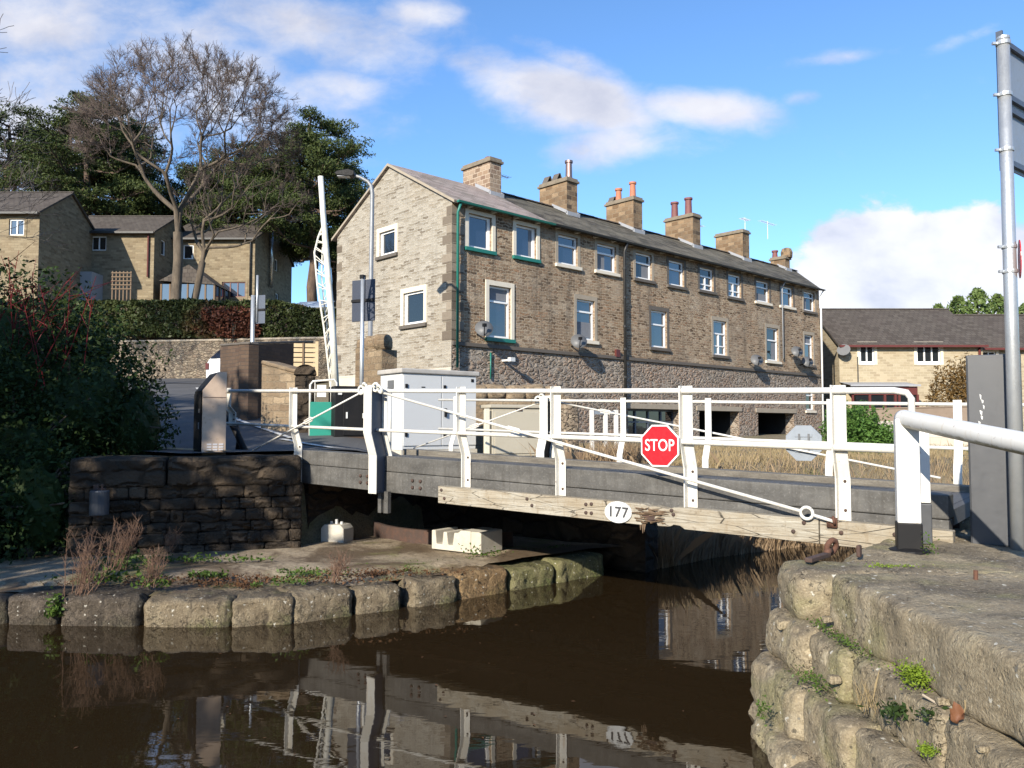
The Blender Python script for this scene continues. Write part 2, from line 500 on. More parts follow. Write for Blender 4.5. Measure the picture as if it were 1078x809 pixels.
paint('black_gutter', (.02, .02, .02), 0.5, wear=0.2, bump=0)
paint('maroon', (.10, .022, .018), 0.5, wear=0.3, bump=0)
paint('lamp_grey', (.24, .25, .26), 0.5, metal=0.25, wear=0.4, scale=9, bump=0.05)
paint('galvanised', (.50, .52, .53), 0.42, metal=0.65, wear=0.5, wearcol=(.36, .38, .40), scale=9, bump=0.05)
paint('sign_back', (.03, .038, .06), 0.5, wear=0.2, scale=4, bump=0.03)
paint('sign_grey', (.085, .10, .13), 0.45, metal=0.2, wear=0.35, scale=3, bump=0.03)
paint('plate_back', (.27, .30, .335), 0.45, metal=0.3, wear=0.25, scale=3, bump=0.03)
paint('black_metal', (.010, .010, .011), 0.55, wear=0.4, wearcol=(.022, .02, .019), scale=5, bump=0.06, spec=.2)
paint('slate_cabinet', (.055, .058, .064), 0.42, wear=0.35, wearcol=(.075, .077, .082), scale=2.2, bump=0.04)
paint('white_cabinet', (.54, .55, .55), 0.45, wear=0.25, wearcol=(.5, .5, .48), scale=1.8, bump=0.03)
paint('cabinet_roof', (.40, .38, .35), 0.8, wear=0.5, scale=4, bump=0.15)
paint('beige_cabinet', (.38, .35, .28), 0.55, wear=0.3, wearcol=(.28, .25, .19), scale=2.5, bump=0.05)
paint('beige_lit', (.62, .58, .47), 0.55, wear=0.3, scale=2.5, bump=0.05)
paint('kiosk_steel', (.50, .385, .29), 0.5, metal=0.0, wear=0.55, wearcol=(.24, .17, .12), scale=3.0, bump=0.04)
paint('vent_pale', (.62, .60, .60), 0.5, wear=0.3, bump=0)
paint('terracotta', (.42, .165, .095), 0.75, wear=0.4, scale=6, bump=0.1)
paint('plum_pot', (.17, .06, .055), 0.6, wear=0.4, scale=6, bump=0.1)
paint('flue_metal', (.26, .18, .16), 0.35, metal=0.7, wear=0.4, scale=6, bump=0.03)
paint('steel_flue', (.55, .56, .58), 0.25, metal=0.9, wear=0.2, bump=0)
paint('red_sign', (.45, .008, .016), 0.4, wear=0.2, wearcol=(.40, .02, .03), scale=4, bump=0)
paint('sign_white', (.82, .82, .82), 0.4, wear=0.12, bump=0)
paint('rust', (.11, .05, .03), 0.85, wear=0.8, wearcol=(.04, .024, .018), scale=20, bump=0.4)
paint('dark_rust', (.055, .035, .028), 0.8, wear=0.6, wearcol=(.11, .05, .03), scale=12, bump=0.4)
paint('grey_plate', (.60, .61, .60), 0.5, wear=0.35, wearcol=(.40, .40, .38), scale=12, bump=0.1)
paint('dark_digit', (.05, .05, .055), 0.6, wear=0.3, bump=0)
paint('dish_grey', (.12, .123, .127), 0.5, wear=0.3, bump=0)
paint('pale_timber', (.52, .40, .24), 0.75, wear=0.4, scale=5, bump=0.15)
paint('trellis_wood', (.15, .10, .06), 0.8, wear=0.4, scale=5, bump=0.15)
paint('car_white', (.75, .76, .77), 0.25, wear=0.05, bump=0)
paint('rubber', (.015, .015, .015), 0.8, wear=0.2, bump=0)
paint('lead_grey', (.30, .31, .33), 0.6, wear=0.3, bump=0.05)
paint('steel_blue_roof', (.30, .36, .44), 0.6, wear=0.2, bump=0.05)
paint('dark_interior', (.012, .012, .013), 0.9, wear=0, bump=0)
paint('curtain', (.17, .18, .20), 0.9, wear=0.2, scale=9, bump=0.2)
paint('lamp_glass', (.35, .36, .38), 0.3, wear=0.1, bump=0)
paint('yellow_band', (.55, .40, .05), 0.6, wear=0.3, bump=0)
paint('yellow_line', (.45, .36, .16), 0.8, wear=0.6, wearcol=(.12, .11, .09), scale=6, bump=0)
paint('white_line', (.55, .55, .53), 0.8, wear=0.6, wearcol=(.15, .15, .14), scale=6, bump=0)
paint('concrete_pale', (.50, .47, .40), 0.85, wear=0.5, wearcol=(.32, .28, .22), scale=5, bump=0.3)

def glass(name, col, rough=0.03, ior=2.0):
    m, nt, b = new_mat(name)
    nt.set(b.inputs['Base Color'], col)
    b.inputs['Roughness'].default_value = rough
    b.inputs['IOR'].default_value = ior
    co = objc(nt)
    nt.link(nt.bump(nt.noise(co, 1.3, 2), 0.06, 0.05), b.inputs['Normal'])
glass('blue_glass', (.012, .018, .035), ior=2.3)
glass('dark_glass', (.014, .017, .02), ior=1.8)
glass('car_glass', (.01, .01, .012), ior=1.6)

# concrete / beam of the bridge
m, nt, b = new_mat('bridge_beam')
co = objc(nt)
n1 = nt.noise(nt.mapping(co, scale=(1.2, 1, 3)), 2.0, 6, 0.65)
n2 = nt.noise(nt.mapping(co, scale=(9, 9, .9)), 2.0, 5, 0.6)
n3 = nt.noise(co, 40, 4, 0.6)
c = nt.ramp(n1, [(.3, (.05, .048, .044)), (.5, (.085, .082, .076)), (.7, (.125, .12, .11))])
c = nt.mix(nt.rng(n2, .45, .7, 0, .7), c, (.05, .046, .04))
c = nt.mix(nt.rng(n3, .55, .75, 0, .35), c, (.28, .27, .25))
nt.link(c, b.inputs['Base Color']); b.inputs['Roughness'].default_value = .7
nt.link(nt.bump(nt.math('ADD', n2, n3), .25, .01), b.inputs['Normal'])

m, nt, b = new_mat('kerb_timber')
co = objc(nt)
n1 = nt.noise(nt.mapping(co, scale=(1, 6, 6)), 2.5, 6, 0.65)
n3 = nt.noise(co, 45, 4, 0.6)
c = nt.ramp(n1, [(.3, (.085, .075, .062)), (.55, (.15, .135, .11)), (.75, (.21, .19, .155))])
c = nt.mix(nt.rng(n3, .5, .75, 0, .5), c, (.06, .05, .04))
nt.link(c, b.inputs['Base Color']); b.inputs['Roughness'].default_value = .85
nt.link(nt.bump(nt.math('ADD', n1, n3), .5, .015), b.inputs['Normal'])

# old white-painted timber, split along the grain
m, nt, b = new_mat('fender_timber')
co = objc(nt)
g = nt.noise(nt.mapping(co, scale=(1.2, 14, 14)), 2.2, 7, 0.62, 0.6)
n1 = nt.noise(nt.mapping(co, scale=(1, 1.5, 1.5)), 1.8, 6, 0.65)
n2 = nt.noise(co, 16, 5, 0.6)
n4 = nt.noise(nt.mapping(co, scale=(6, 6, 1.2)), 2.2, 5, 0.65)
c = nt.ramp(g, [(.3, (.13, .105, .073)), (.42, (.28, .25, .195)), (.6, (.37, .345, .285)), (.8, (.47, .45, .39))])
c = nt.mix(nt.rng(n1, .42, .66, 0, .8), c, (.27, .22, .15))
c = nt.mix(nt.rng(n2, .58, .72, 0, .7), c, (.16, .125, .085))
c = nt.mix(nt.rng(n4, .56, .72, 0, .65), c, (.20, .145, .085))
v = nt.voro(nt.mapping(co, scale=(.7, 6, 6)), 2.2, 'DISTANCE_TO_EDGE')
crack = nt.math('MULTIPLY', nt.rng(v.outputs['Distance'], 0, .018, 1, 0), nt.rng(n1, .42, .55, 0, 1))
c = nt.mix(crack, c, (.035, .027, .02))
nt.link(c, b.inputs['Base Color']); b.inputs['Roughness'].default_value = .85
nt.link(nt.bump(nt.math('SUBTRACT', nt.math('ADD', g, nt.math('MULTIPLY', n2, .5)), nt.math('MULTIPLY', crack, 2)), .7, .02), b.inputs['Normal'])

m, nt, b = new_mat('deck_boards')
co = objc(nt)
br = nt.add('ShaderNodeTexBrick'); nt.link(nt.mapping(co, rot=(0, 0, R(90))), br.inputs['Vector'])
br.inputs['Scale'].default_value = 1; br.inputs['Brick Width'].default_value = 6; br.inputs['Row Height'].default_value = .22
br.inputs['Mortar Size'].default_value = .01; br.inputs['Color1'].default_value = (.05, .05, .05, 1); br.inputs['Color2'].default_value = (.10, .098, .095, 1)
br.inputs['Mortar'].default_value = (.015, .015, .015, 1)
n3 = nt.noise(co, 30, 5, .6)
c = nt.mix(nt.rng(n3, .4, .7, 0, .5), br.outputs[0], (.14, .135, .125))
nt.link(c, b.inputs['Base Color']); b.inputs['Roughness'].default_value = .8
nt.link(nt.bump(n3, .4, .01), b.inputs['Normal'])

# asphalt
m, nt, b = new_mat('asphalt')
co = objc(nt)
n1 = nt.noise(co, .8, 5, .6); n3 = nt.noise(co, 60, 3, .6)
c = nt.ramp(n1, [(.3, (.05, .05, .052)), (.7, (.085, .085, .086))])
c = nt.mix(nt.rng(n3, .4, .7, 0, .4), c, (.13, .128, .125))
nt.link(c, b.inputs['Base Color']); b.inputs['Roughness'].default_value = .85
nt.link(nt.bump(n3, .4, .01), b.inputs['Normal'])

# ground
m, nt, b = new_mat('soil')
co = objc(nt)
n1 = nt.noise(co, .5, 6, .65); n2 = nt.noise(co, 5, 6, .65); n3 = nt.noise(co, 30, 4, .6)
c = nt.ramp(n1, [(.35, (.14, .11, .07)), (.5, (.22, .18, .11)), (.65, (.12, .12, .05))])
c = nt.mix(nt.rng(n2, .4, .7, 0, .6), c, (.21, .17, .10))
c = nt.mix(nt.rng(n3, .45, .7, 0, .5), c, (.05, .042, .028))
nt.link(c, b.inputs['Base Color']); b.inputs['Roughness'].default_value = .95
nt.link(nt.bump(nt.math('ADD', n2, n3), .7, .05), b.inputs['Normal'])

m, nt, b = new_mat('sky_block_green')  # dark cover of the added hillside behind the viewer
co = objc(nt)
n1 = nt.noise(co, .12, 6, .7); n2 = nt.noise(co, .8, 5, .7)
nt.link(nt.mix(nt.rng(n2, .4, .65, 0, .7), nt.ramp(n1, [(.35, (.03, .035, .015)), (.65, (.085, .07, .035))]), (.02, .02, .01)), b.inputs['Base Color'])
b.inputs['Roughness'].default_value = .95
# gritstone of the right bank: lichen, dark tops, greenish tints
def gritstone(name, base, dark, light, green, gam=0.6, darktop=0.55, wet=None, bumpd=0.02):
    m, nt, b = new_mat(name)
    co = objc(nt)
    n0 = nt.noise(co, 1.3, 7, .66); n1 = nt.noise(co, 4.5, 8, .66); n2 = nt.noise(co, 17, 7, .68); n3 = nt.noise(co, 75, 5, .68)
    c = nt.ramp(n1, [(.3, tuple(.72 * x for x in base)), (.5, base), (.7, light)])
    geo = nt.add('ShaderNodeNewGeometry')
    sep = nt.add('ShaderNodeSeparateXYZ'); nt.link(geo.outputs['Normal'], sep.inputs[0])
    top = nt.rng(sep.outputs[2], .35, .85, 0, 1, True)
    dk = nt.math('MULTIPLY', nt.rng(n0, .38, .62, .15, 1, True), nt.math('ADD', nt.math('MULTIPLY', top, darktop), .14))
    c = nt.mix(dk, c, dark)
    gr = nt.math('MULTIPLY', nt.rng(nt.noise(co, 1.7, 5, .6, .3), .5, .68, 0, gam, True), 1.0)
    c = nt.mix(gr, c, green)
    li = nt.voro(nt.vmath('ADD', co, nt.vmath('MULTIPLY', nt.noise(co, 7, 3, .6, col=True), (.25, .25, .25))), 4.2, 'F1')
    lm = nt.math('MULTIPLY', nt.rng(li.outputs['Distance'], .10, .22, 1, 0), nt.rng(n0, .5, .6, 0, .75))
    c = nt.mix(lm, c, tuple(min(1, 1.5 * x) for x in light))
    c = nt.mix(nt.rng(n2, .52, .68, 0, .6), c, tuple(.42 * x for x in base))
    gr1 = nt.voro(co, 95, 'F1'); sg = nt.add('ShaderNodeSeparateColor'); nt.link(gr1.outputs['Color'], sg.inputs[0])
    c = nt.mix(nt.rng(sg.outputs[0], .8, .82, 0, .28), c, tuple(.3 * x for x in base))
    c = nt.mix(nt.rng(sg.outputs[1], .88, .9, 0, .22), c, tuple(min(1, 1.6 * x) for x in light))
    fl = nt.voro(nt.vmath('ADD', co, nt.vmath('MULTIPLY', nt.noise(co, 30, 3, .6, col=True), (.05, .05, .05))), 19, 'F1'); sf = nt.add('ShaderNodeSeparateColor'); nt.link(fl.outputs['Color'], sf.inputs[0])
    c = nt.mix(nt.math('MULTIPLY', nt.rng(fl.outputs['Distance'], .18, .24, .7, 0), nt.rng(sf.outputs[0], .80, .82, 0, 1)), c, (.62, .60, .52))
    c = nt.mix(nt.math('MULTIPLY', nt.rng(fl.outputs['Distance'], .2, .3, .75, 0), nt.rng(sf.outputs[1], .84, .86, 0, 1)), c, (.05, .045, .035))
    ck = nt.voro(nt.vmath('ADD', co, nt.vmath('MULTIPLY', nt.noise(co, 3, 5, .7, col=True), (.9, .9, .9))), 1.7, 'DISTANCE_TO_EDGE')
    crk = nt.math('MULTIPLY', nt.rng(ck.outputs['Distance'], 0, .012, 1, 0), nt.rng(n0, .44, .54, 0, .85))
    c = nt.mix(crk, c, (.04, .033, .025))
    c = nt.mix(nt.rng(n3, .55, .75, 0, .5), c, tuple(.35 * x for x in base))
    c = nt.mix(nt.rng(n3, .28, .42, .35, 0), c, tuple(min(1, 1.35 * x) for x in light))
    if wet:                                       # dark runs down the quay face
        ns = nt.noise(nt.mapping(co, scale=(3.2, 3.2, .5)), 2.0, 5, .65)
        c = nt.mix(nt.rng(ns, .52, .64, 0, .8, True), c, dark)
    nt.link(c, b.inputs['Base Color'])
    if wet:
        nt.set(b.inputs['Roughness'], nt.rng(n0, .40, .6, wet, .85))
    else:
        b.inputs['Roughness'].default_value = .9
    b.inputs['Specular IOR Level'].default_value = .3
    pit = nt.rng(nt.voro(nt.vmath('ADD', co, nt.vmath('MULTIPLY', nt.noise(co, 11, 3, .6, col=True), (.1, .1, .1))), 13, 'F1').outputs['Distance'], .1, .35, 0, 1, True)
    h = nt.math('ADD', nt.math('ADD', nt.math('MULTIPLY', n1, .9), n2), nt.math('ADD', nt.math('MULTIPLY', n3, .7), nt.math('MULTIPLY', pit, .35)))
    h = nt.math('SUBTRACT', h, nt.math('MULTIPLY', crk, 1.0))
    nt.link(nt.bump(h, .8, bumpd), b.inputs['Normal'])
gritstone('gritstone', (.305, .25, .165), (.115, .095, .07), (.37, .315, .22), (.22, .215, .09), gam=.5, darktop=.72, bumpd=.022)
gritstone('quay_stone', (.19, .15, .097), (.048, .038, .028), (.29, .24, .16), (.10, .115, .035), gam=.85, darktop=.5, wet=.45, bumpd=.04)
gritstone('mossy_stone', (.16, .155, .07), (.05, .048, .026), (.26, .23, .13), (.10, .135, .03), gam=.9, darktop=.3, wet=.6, bumpd=.04)
gritstone('orange_stone', (.23, .15, .075), (.06, .042, .028), (.34, .235, .12), (.13, .125, .04), gam=.6, darktop=.3, wet=.6, bumpd=.04)
gritstone('wet_stone', (.085, .068, .05), (.03, .025, .02), (.16, .13, .10), (.06, .065, .03), gam=.4, darktop=.3, wet=.22, bumpd=.05)

m, nt, b = new_mat('quay_paving')
co = objc(nt)
n0 = nt.noise(co, .7, 6, .65, .5); n1 = nt.noise(co, 3, 6, .65); n2 = nt.noise(co, 18, 5, .65); n3 = nt.noise(co, 70, 3, .6)
c = nt.ramp(n1, [(.3, (.20, .155, .105)), (.5, (.29, .235, .165)), (.7, (.36, .30, .215))])
wet = nt.rng(n0, .44, .56, 0, 1, True)
c = nt.mix(nt.math('MULTIPLY', wet, .75), c, (.075, .048, .028))
c = nt.mix(nt.rng(nt.noise(co, 1.3, 4, .6), .52, .66, 0, .65, True), c, (.15, .155, .05))
c = nt.mix(nt.rng(n2, .5, .7, 0, .6), c, (.055, .04, .028))
c = nt.mix(nt.rng(n3, .55, .75, 0, .5), c, (.05, .04, .03))
nt.link(c, b.inputs['Base Color'])
nt.set(b.inputs['Roughness'], nt.rng(wet, 0, 1, .95, .62))
b.inputs['Specular IOR Level'].default_value = .25
nt.link(nt.bump(nt.math('ADD', nt.math('MULTIPLY', n1, 1.5), n2), .6, .03), b.inputs['Normal'])

# still brown canal water
m, nt, b = new_mat('canal_water')
co = objc(nt)
b.inputs['Base Color'].default_value = (.0195, .0125, .0058, 1)
b.inputs['Roughness'].default_value = .015
b.inputs['IOR'].default_value = 1.47
w1 = nt.noise(nt.mapping(co, scale=(.55, 1.6, 1)), 2.2, 3, .5, .4)
w2 = nt.noise(nt.mapping(co, scale=(1, 2.4, 1)), 9, 2, .5)
nt.link(nt.bump(nt.math('ADD', w1, nt.math('MULTIPLY', w2, .10)), .034, .035), b.inputs['Normal'])

leafmat('ivy_leaf', (.010, .021, .006), (.036, .062, .016), .55, .08)
leafmat('hedge_leaf', (.03, .042, .015), (.07, .085, .03), .45, .15, patch=((.10, .045, .025), .42))
leafmat('red_hedge_leaf', (.085, .030, .022), (.14, .055, .03), .5, .15)
leafmat('pine_needle', (.022, .038, .013), (.080, .10, .030), .55, .1)
leafmat('conifer_leaf', (.07, .12, .035), (.16, .21, .065), .5, .2)
leafmat('nettle_leaf', (.06, .13, .03), (.12, .22, .05), .45, .3)
leafmat('weed_leaf', (.04, .08, .016), (.10, .155, .032), .45, .25)
leafmat('moss', (.10, .17, .015), (.20, .27, .03), .8, .2)
leafmat('dry_grass', (.20, .15, .075), (.44, .345, .20), .7, .25, patch=((.12, .15, .045), .45))
leafmat('reed', (.20, .135, .085), (.40, .30, .19), .7, .25)
leafmat('dead_stem', (.11, .065, .045), (.22, .14, .10), .8, .1)
leafmat('brown_shrub', (.10, .055, .02), (.19, .12, .04), .7, .2)
leafmat('leaf_litter', (.05, .026, .015), (.13, .065, .03), .6, .05)
leafmat('dogwood_red', (.11, .014, .017), (.19, .028, .032), .5, 0)
paint('brown_leaf', (.15, .065, .032), .45, wear=.4, scale=30, bump=.2)

def bark(name, c1, c2, sc=4):
    m, nt, b = new_mat(name)
    co = objc(nt)
    n1 = nt.noise(nt.mapping(co, scale=(1, 1, .35)), sc, 6, .65)
    nt.link(nt.ramp(n1, [(.35, c1), (.65, c2)]), b.inputs['Base Color'])
    b.inputs['Roughness'].default_value = .9
    nt.link(nt.bump(n1, .7, .04), b.inputs['Normal'])
bark('tree_bark', (.055, .043, .031), (.135, .105, .073))
bark('twig_bark', (.062, .046, .039), (.125, .092, .076))
bark('pine_bark', (.06, .042, .032), (.15, .10, .07))
bark('branch_grey', (.06, .05, .045), (.12, .10, .09))

# ================================================================== world and sun
world = bpy.data.worlds.new('World'); scene.world = world; world.use_nodes = True
nt = NT(world.node_tree)
bg = nt.n['Background']
SUN_AZ = Vector((-.45, -.893)); SUN_EL = R(25)
sky = nt.add('ShaderNodeTexSky', sky_type='NISHITA')
sky.sun_disc = False; sky.sun_elevation = SUN_EL; sky.sun_rotation = math.atan2(SUN_AZ.x, SUN_AZ.y)
sky.air_density = 1.0; sky.dust_density = 0.35; sky.ozone_density = 2.2; sky.altitude = 100
STR = 0.108
gen = nt.add('ShaderNodeTexCoord').outputs['Generated']
sp = nt.add('ShaderNodeSeparateXYZ'); nt.link(gen, sp.inputs[0])
# clouds: a layer described by direction (azimuth tangent, elevation tangent)
yy = nt.math('MAXIMUM', nt.math('ABSOLUTE', sp.outputs[1]), .12)
uu = nt.math('DIVIDE', sp.outputs[0], yy); vv = nt.math('DIVIDE', sp.outputs[2], yy)
cb = nt.add('ShaderNodeCombineXYZ'); nt.link(uu, cb.inputs[0]); nt.link(vv, cb.inputs[1])
uvw = cb.outputs[0]
def duv(px, py):
    d = ray(px, py); return (d.x / d.y, d.z / d.y, 0)
blobs = [  # photo pixel, half sizes in pixels, tilt, weight
    (605, 108, 140, 40, -14, 1.1), (550, 92, 90, 32, -16, 1.05), (645, 148, 85, 28, 12, .95), (735, 116, 110, 24, -3, 1.0), (500, 72, 60, 22, -10, .7), (610, 68, 70, 18, -20, .6),
    (845, 103, 30, 12, 10, .65), (880, 62, 75, 10, 8, .5), (1012, 42, 55, 12, 20, .6),
    (945, 285, 120, 66, 0, 1.3), (1010, 262, 90, 48, 0, 1.2), (900, 260, 62, 42, -8, 1.0), (950, 318, 170, 50, 0, 1.25), (1130, 290, 120, 70, 0, 1.2),
    (50, 130, 190, 120, 10, .85), (240, 95, 220, 75, -22, .72), (340, 30, 170, 55, -14, .78), (20, 20, 160, 70, 0, .85), (170, 25, 150, 40, -10, .66), (430, 15, 70, 22, 0, .7), (330, 100, 100, 36, 6, .75)]
dens = None; densB = None
for px, py, hx, hy, tilt, wgt in blobs:
    mp = nt.mapping(uvw, loc=duv(px, py), rot=(0, 0, R(tilt)), scale=(hx / F * 1.25, hy / F * 1.35, 1), typ='TEXTURE')
    d = nt.math('MULTIPLY', nt.rng(nt.vmath('LENGTH', mp), 0, 1.25, 1, 0, True), wgt)
    if px > 880 and py > 200:
        densB = d if densB is None else nt.math('MAXIMUM', densB, d)
    else:
        dens = d if dens is None else nt.math('MAXIMUM', dens, d)
wv = nt.vmath('ADD', uvw, nt.vmath('MULTIPLY', nt.noise(uvw, 9, 4, .6, col=True), (.05, .03, 0)))
nz = nt.noise(nt.mapping(wv, scale=(1, 1.7, 1)), 7.5, 9, .6)
nz2 = nt.noise(nt.mapping(wv, scale=(.8, 2.2, 1)), 3.0, 6, .6)
puff = nt.math('MULTIPLY', nt.math('SUBTRACT', nz, .5), 1.5)
cl = nt.rng(nt.math('ADD', dens, puff), .18, 1.02, 0, 1, True)
clB = nt.rng(nt.math('ADD', densB, puff), .34, .58, 0, 1, True)
cl = nt.math('MAXIMUM', cl, clB)
# thin generic cloud elsewhere in the sky (behind the viewer)
back = nt.math('MULTIPLY', nt.rng(sp.outputs[1], .1, -.15, 0, 1), nt.rng(nz2, .55, .75, 0, .45, True))
cl = nt.math('MAXIMUM', nt.math('MULTIPLY', cl, nt.rng(sp.outputs[1], .02, .2, 0, 1)), back)
soft = nt.noise(nt.mapping(wv, loc=(.02, .05, 0), scale=(1, 1.5, 1)), 5.5, 6, .55)
ccol = nt.ramp(soft, [(.32, (.50, .52, .62)), (.5, (.70, .70, .76)), (.66, (.82, .81, .83))])
ccol = nt.mix(clB, ccol, nt.ramp(soft, [(.34, (.58, .60, .70)), (.48, (.78, .78, .84)), (.62, (.92, .91, .93))]))
CLOUD = nt.mix(1.0, ccol, (1 / STR * .74,) * 3, 'MULTIPLY')
mulcol = nt.mix(1.0, sky.outputs[0], (.82, 1.09, 1.36), 'MULTIPLY')
mx = nt.mix(nt.math('MULTIPLY', cl, .93), mulcol, CLOUD)
nt.link(mx, bg.inputs[0]); bg.inputs[1].default_value = STR

sd = bpy.data.lights.new('sun', 'SUN'); so = bpy.data.objects.new('sun', sd); C.objects.link(so)
sd.energy = 5.0; sd.angle = R(.53); sd.color = (1.0, .91, .77)
sdir = Vector((SUN_AZ.x, SUN_AZ.y, 0)).normalized() * math.cos(SUN_EL) + Vector((0, 0, math.sin(SUN_EL)))
so.rotation_euler = sdir.to_track_quat('Z', 'Y').to_euler()
scene.view_settings.view_transform = 'Standard'; scene.view_settings.look = 'None'
scene.view_settings.exposure = 0.74; scene.view_settings.gamma = 1.0; scene.view_settings.use_curve_mapping = False

# ================================================================== terrain and water
QUAY = [(-25, 9.2), (-5.5, 8.77), (-3.91, 8.64), (-2.5, 8.68), (-2.1, 9.07), (-1.31, 9.46), (-.9, 9.76), (-.11, 10.44), (.8, 11.15), (1.35, 11.75)]
WALL_Y = [(-60, 52), (-32, 43.5), (-19, 38.5), (-14.5, 36.6), (-9.5, 35.2), (-5, 34.6), (30, 34.6)]
LOW = [(-25, 10.9), (-6.2, 11.15), (-5.9, 11.35), (-3.0, 12.3), (-1.25, 14.56), (2.11, 12.15), (3.2, 13.2), (5, 14.4), (8, 15.5), (13, 17), (30, 22), (70, 32),
       (70, 28), (30, 18), (12, 13.2), (7, 11.5), (5.2, 10.6), (4.2, 9.3), (3.35, 7.9), (2.75, 6.9), (2.5, 5.9), (2.55, 4.5), (2.6, 1.2), (-25, 1.2)]
FARB = [(2.11, 12.15), (3.2, 13.2), (5, 14.4), (8, 15.5), (13, 17), (30, 22), (70, 32)]

def wall_y(x):
    for (ax, ay), (bx, by) in zip(WALL_Y, WALL_Y[1:]):
        if ax <= x <= bx: return ay + (by - ay) * (x - ax) / (bx - ax)
    return 52.0 if x < 0 else 34.6

def base_z(x, y):
    u = x / max(y, 3.0)
    wl = 1 - sstep(-.21, -.07, u)
    if y < 9: wl = 1 - sstep(-1.5, 0.5, x) if y > 5 else 0
    zr = .98 + .32 * sstep(9, 12.5, y) + .45 * sstep(16, 45, y)
    zl = 1.66 + .113 * max(0.0, min(y, 36) - 14)
    wy = wall_y(x)
    hill = 6.0 + .205 * max(0, min(y, 60) - 36) + .03 * max(0, min(y, 200) - 60)
    zl = zl + (hill - zl) * sstep(wy + .35, wy + 1.3, y)
    z = zr + (zl - zr) * wl
    if x < -6.3 and y < 14:                       # low ground left of the quay wall
        z = .35 + (z - .35) * sstep(10.6, 12.4, y)
    return z

def ground_z(x, y):
    z = base_z(x, y)
    if -26 < x < 71 and 0 < y < 34:
        d = dist_poly(x, y, LOW)
        if pt_in_poly(x, y, LOW): return -.9
        w = 3.0 if (y > 12 and x > 1.8) else .35
        if dist_poly(x, y, FARB, False) > d + .01 and x > 1.8 : w = .35
        z = -.9 + (z + .9) * sstep(0, w, d) + (mnoise.noise(Vector((x * 1.3, y * 1.3, 0))) * .10 if w > 1 else 0)
    return z

def frange(a, b, s):
    out = []
    while a < b - 1e-6:
        out.append(a); a += s
    return out
gx = [-900, -500, -300, -180, -120, -90] + frange(-70, -16, 2.0) + frange(-16, -7, .6) + frange(-7, 14, .28) + frange(14, 34, 1.2) + frange(34, 70, 4) + [70, 90, 130, 200, 350, 600, 900]
gy = [-60, -30, -15, -8, -4, -2, 0, .6] + frange(.9, 20, .28) + frange(20, 34, .9) + frange(34, 42, .35) + frange(42, 70, 2) + [70, 85, 110, 150, 220, 350, 600, 1000, 1600]
mb = MB()
nx = len(gx)
mb.v = [(x, y, ground_z(x, y)) for y in gy for x in gx]
mb.f = [(j * nx + i, j * nx + i + 1, (j + 1) * nx + i + 1, (j + 1) * nx + i) for j in range(len(gy) - 1) for i in range(nx - 1)]
struct(mb.build('ground', 'soil', smooth=True, uv=False))
# hillside added behind the viewer, unseen, to block low sky light
mb = MB(); hxs = [-420 + 21 * i for i in range(41)]
for j, (yy_, hh) in enumerate(((-48, -1), (-58, 9), (-75, 15), (-110, 24), (-180, 34), (-260, 30))):
    mb.v += [(x, yy_ - .0006 * x * x * -.35, hh * (1 + .25 * mnoise.noise(Vector((x * .03, j, 0)))) + 1.5 * mnoise.noise(Vector((x * .15, j * 2, 5)))) for x in hxs]
mb.f = [(j * 41 + i, j * 41 + i + 1, (j + 1) * 41 + i + 1, (j + 1) * 41 + i) for j in range(5) for i in range(40)]
struct(mb.build('sky_block_hills', 'sky_block_green', smooth=True, uv=False))

mb = MB(); mb.poly((-26, 1.0, 0), (72, 1.0, 0), (72, 34, 0), (-26, 34, 0))
struct(mb.build('water', 'canal_water', uv=False))

def strip(path, half_l, half_r, lift, n=6):
    """ground-hugging ribbon"""
    mb = MB(); rows = []
    pts = []
    for (a, b) in zip(path, path[1:]):
        L = (Vector(b) - Vector(a)).length; k = max(1, int(L / .5))
        pts += [Vector(a).lerp(Vector(b), i / k) for i in range(k)]
    pts.append(Vector(path[-1]))
    for i, p in enumerate(pts):
        d = (pts[min(i + 3, len(pts) - 1)] - pts[max(i - 3, 0)]).normalized()
        nrm = Vector((d.y, -d.x))
        for k in range(n + 1):
            q = p + nrm * (-half_l + (half_l + half_r) * k / n)
            mb.v.append((q.x, q.y, base_z(q.x, q.y) + lift))
    for i in range(len(pts) - 1):
        for k in range(n):
            a = i * (n + 1) + k
            mb.f.append((a, a + 1, a + n + 2, a + n + 1))
    return mb
ROAD = [(-2.6, 13.6), (-4.2, 15.2), (-6.2, 18.3), (-8.6, 23), (-11.5, 29.5), (-14.5, 34.0)]
struct(strip(ROAD, 2.9, 2.9, .06, 14).build('road', 'asphalt', uv=False))
struct(strip([(-16, 34.6), (-12, 33.4), (-8, 32.6)], 1.9, 1.4, .075, 6).build('road', 'asphalt', uv=False))
struct(strip([(-2.6, 15.6), (-1.2, 17.5), (0, 19.5), (4, 23.0)], 1.8, 1.8, .075, 6).build('road', 'asphalt', uv=False))
def offset_path(path, o):
    out = []
    for i, p in enumerate(path):
        a = Vector(path[max(i - 1, 0)]); b = Vector(path[min(i + 1, len(path) - 1)])
        d = (b - a).normalized(); out.append(tuple(Vector(p) + Vector((d.y, -d.x)) * o))
    return out
for o_, nm in ((2.45, 'yellow_line'), (2.25, 'yellow_line'), (-2.4, 'yellow_line'), (-2.2, 'yellow_line')):
    struct(strip(offset_path(ROAD[:5], o_), .045, .045, .085, 1).build('road_marking', nm, uv=False))
struct(strip(offset_path(ROAD[:2], -.1), .05, .05, .085, 1).build('road_marking', 'white_line', uv=False))
struct(strip(offset_path(ROAD[1:5], .1), .05, .05, .085, 1).build('road_marking', 'white_line', uv=False))
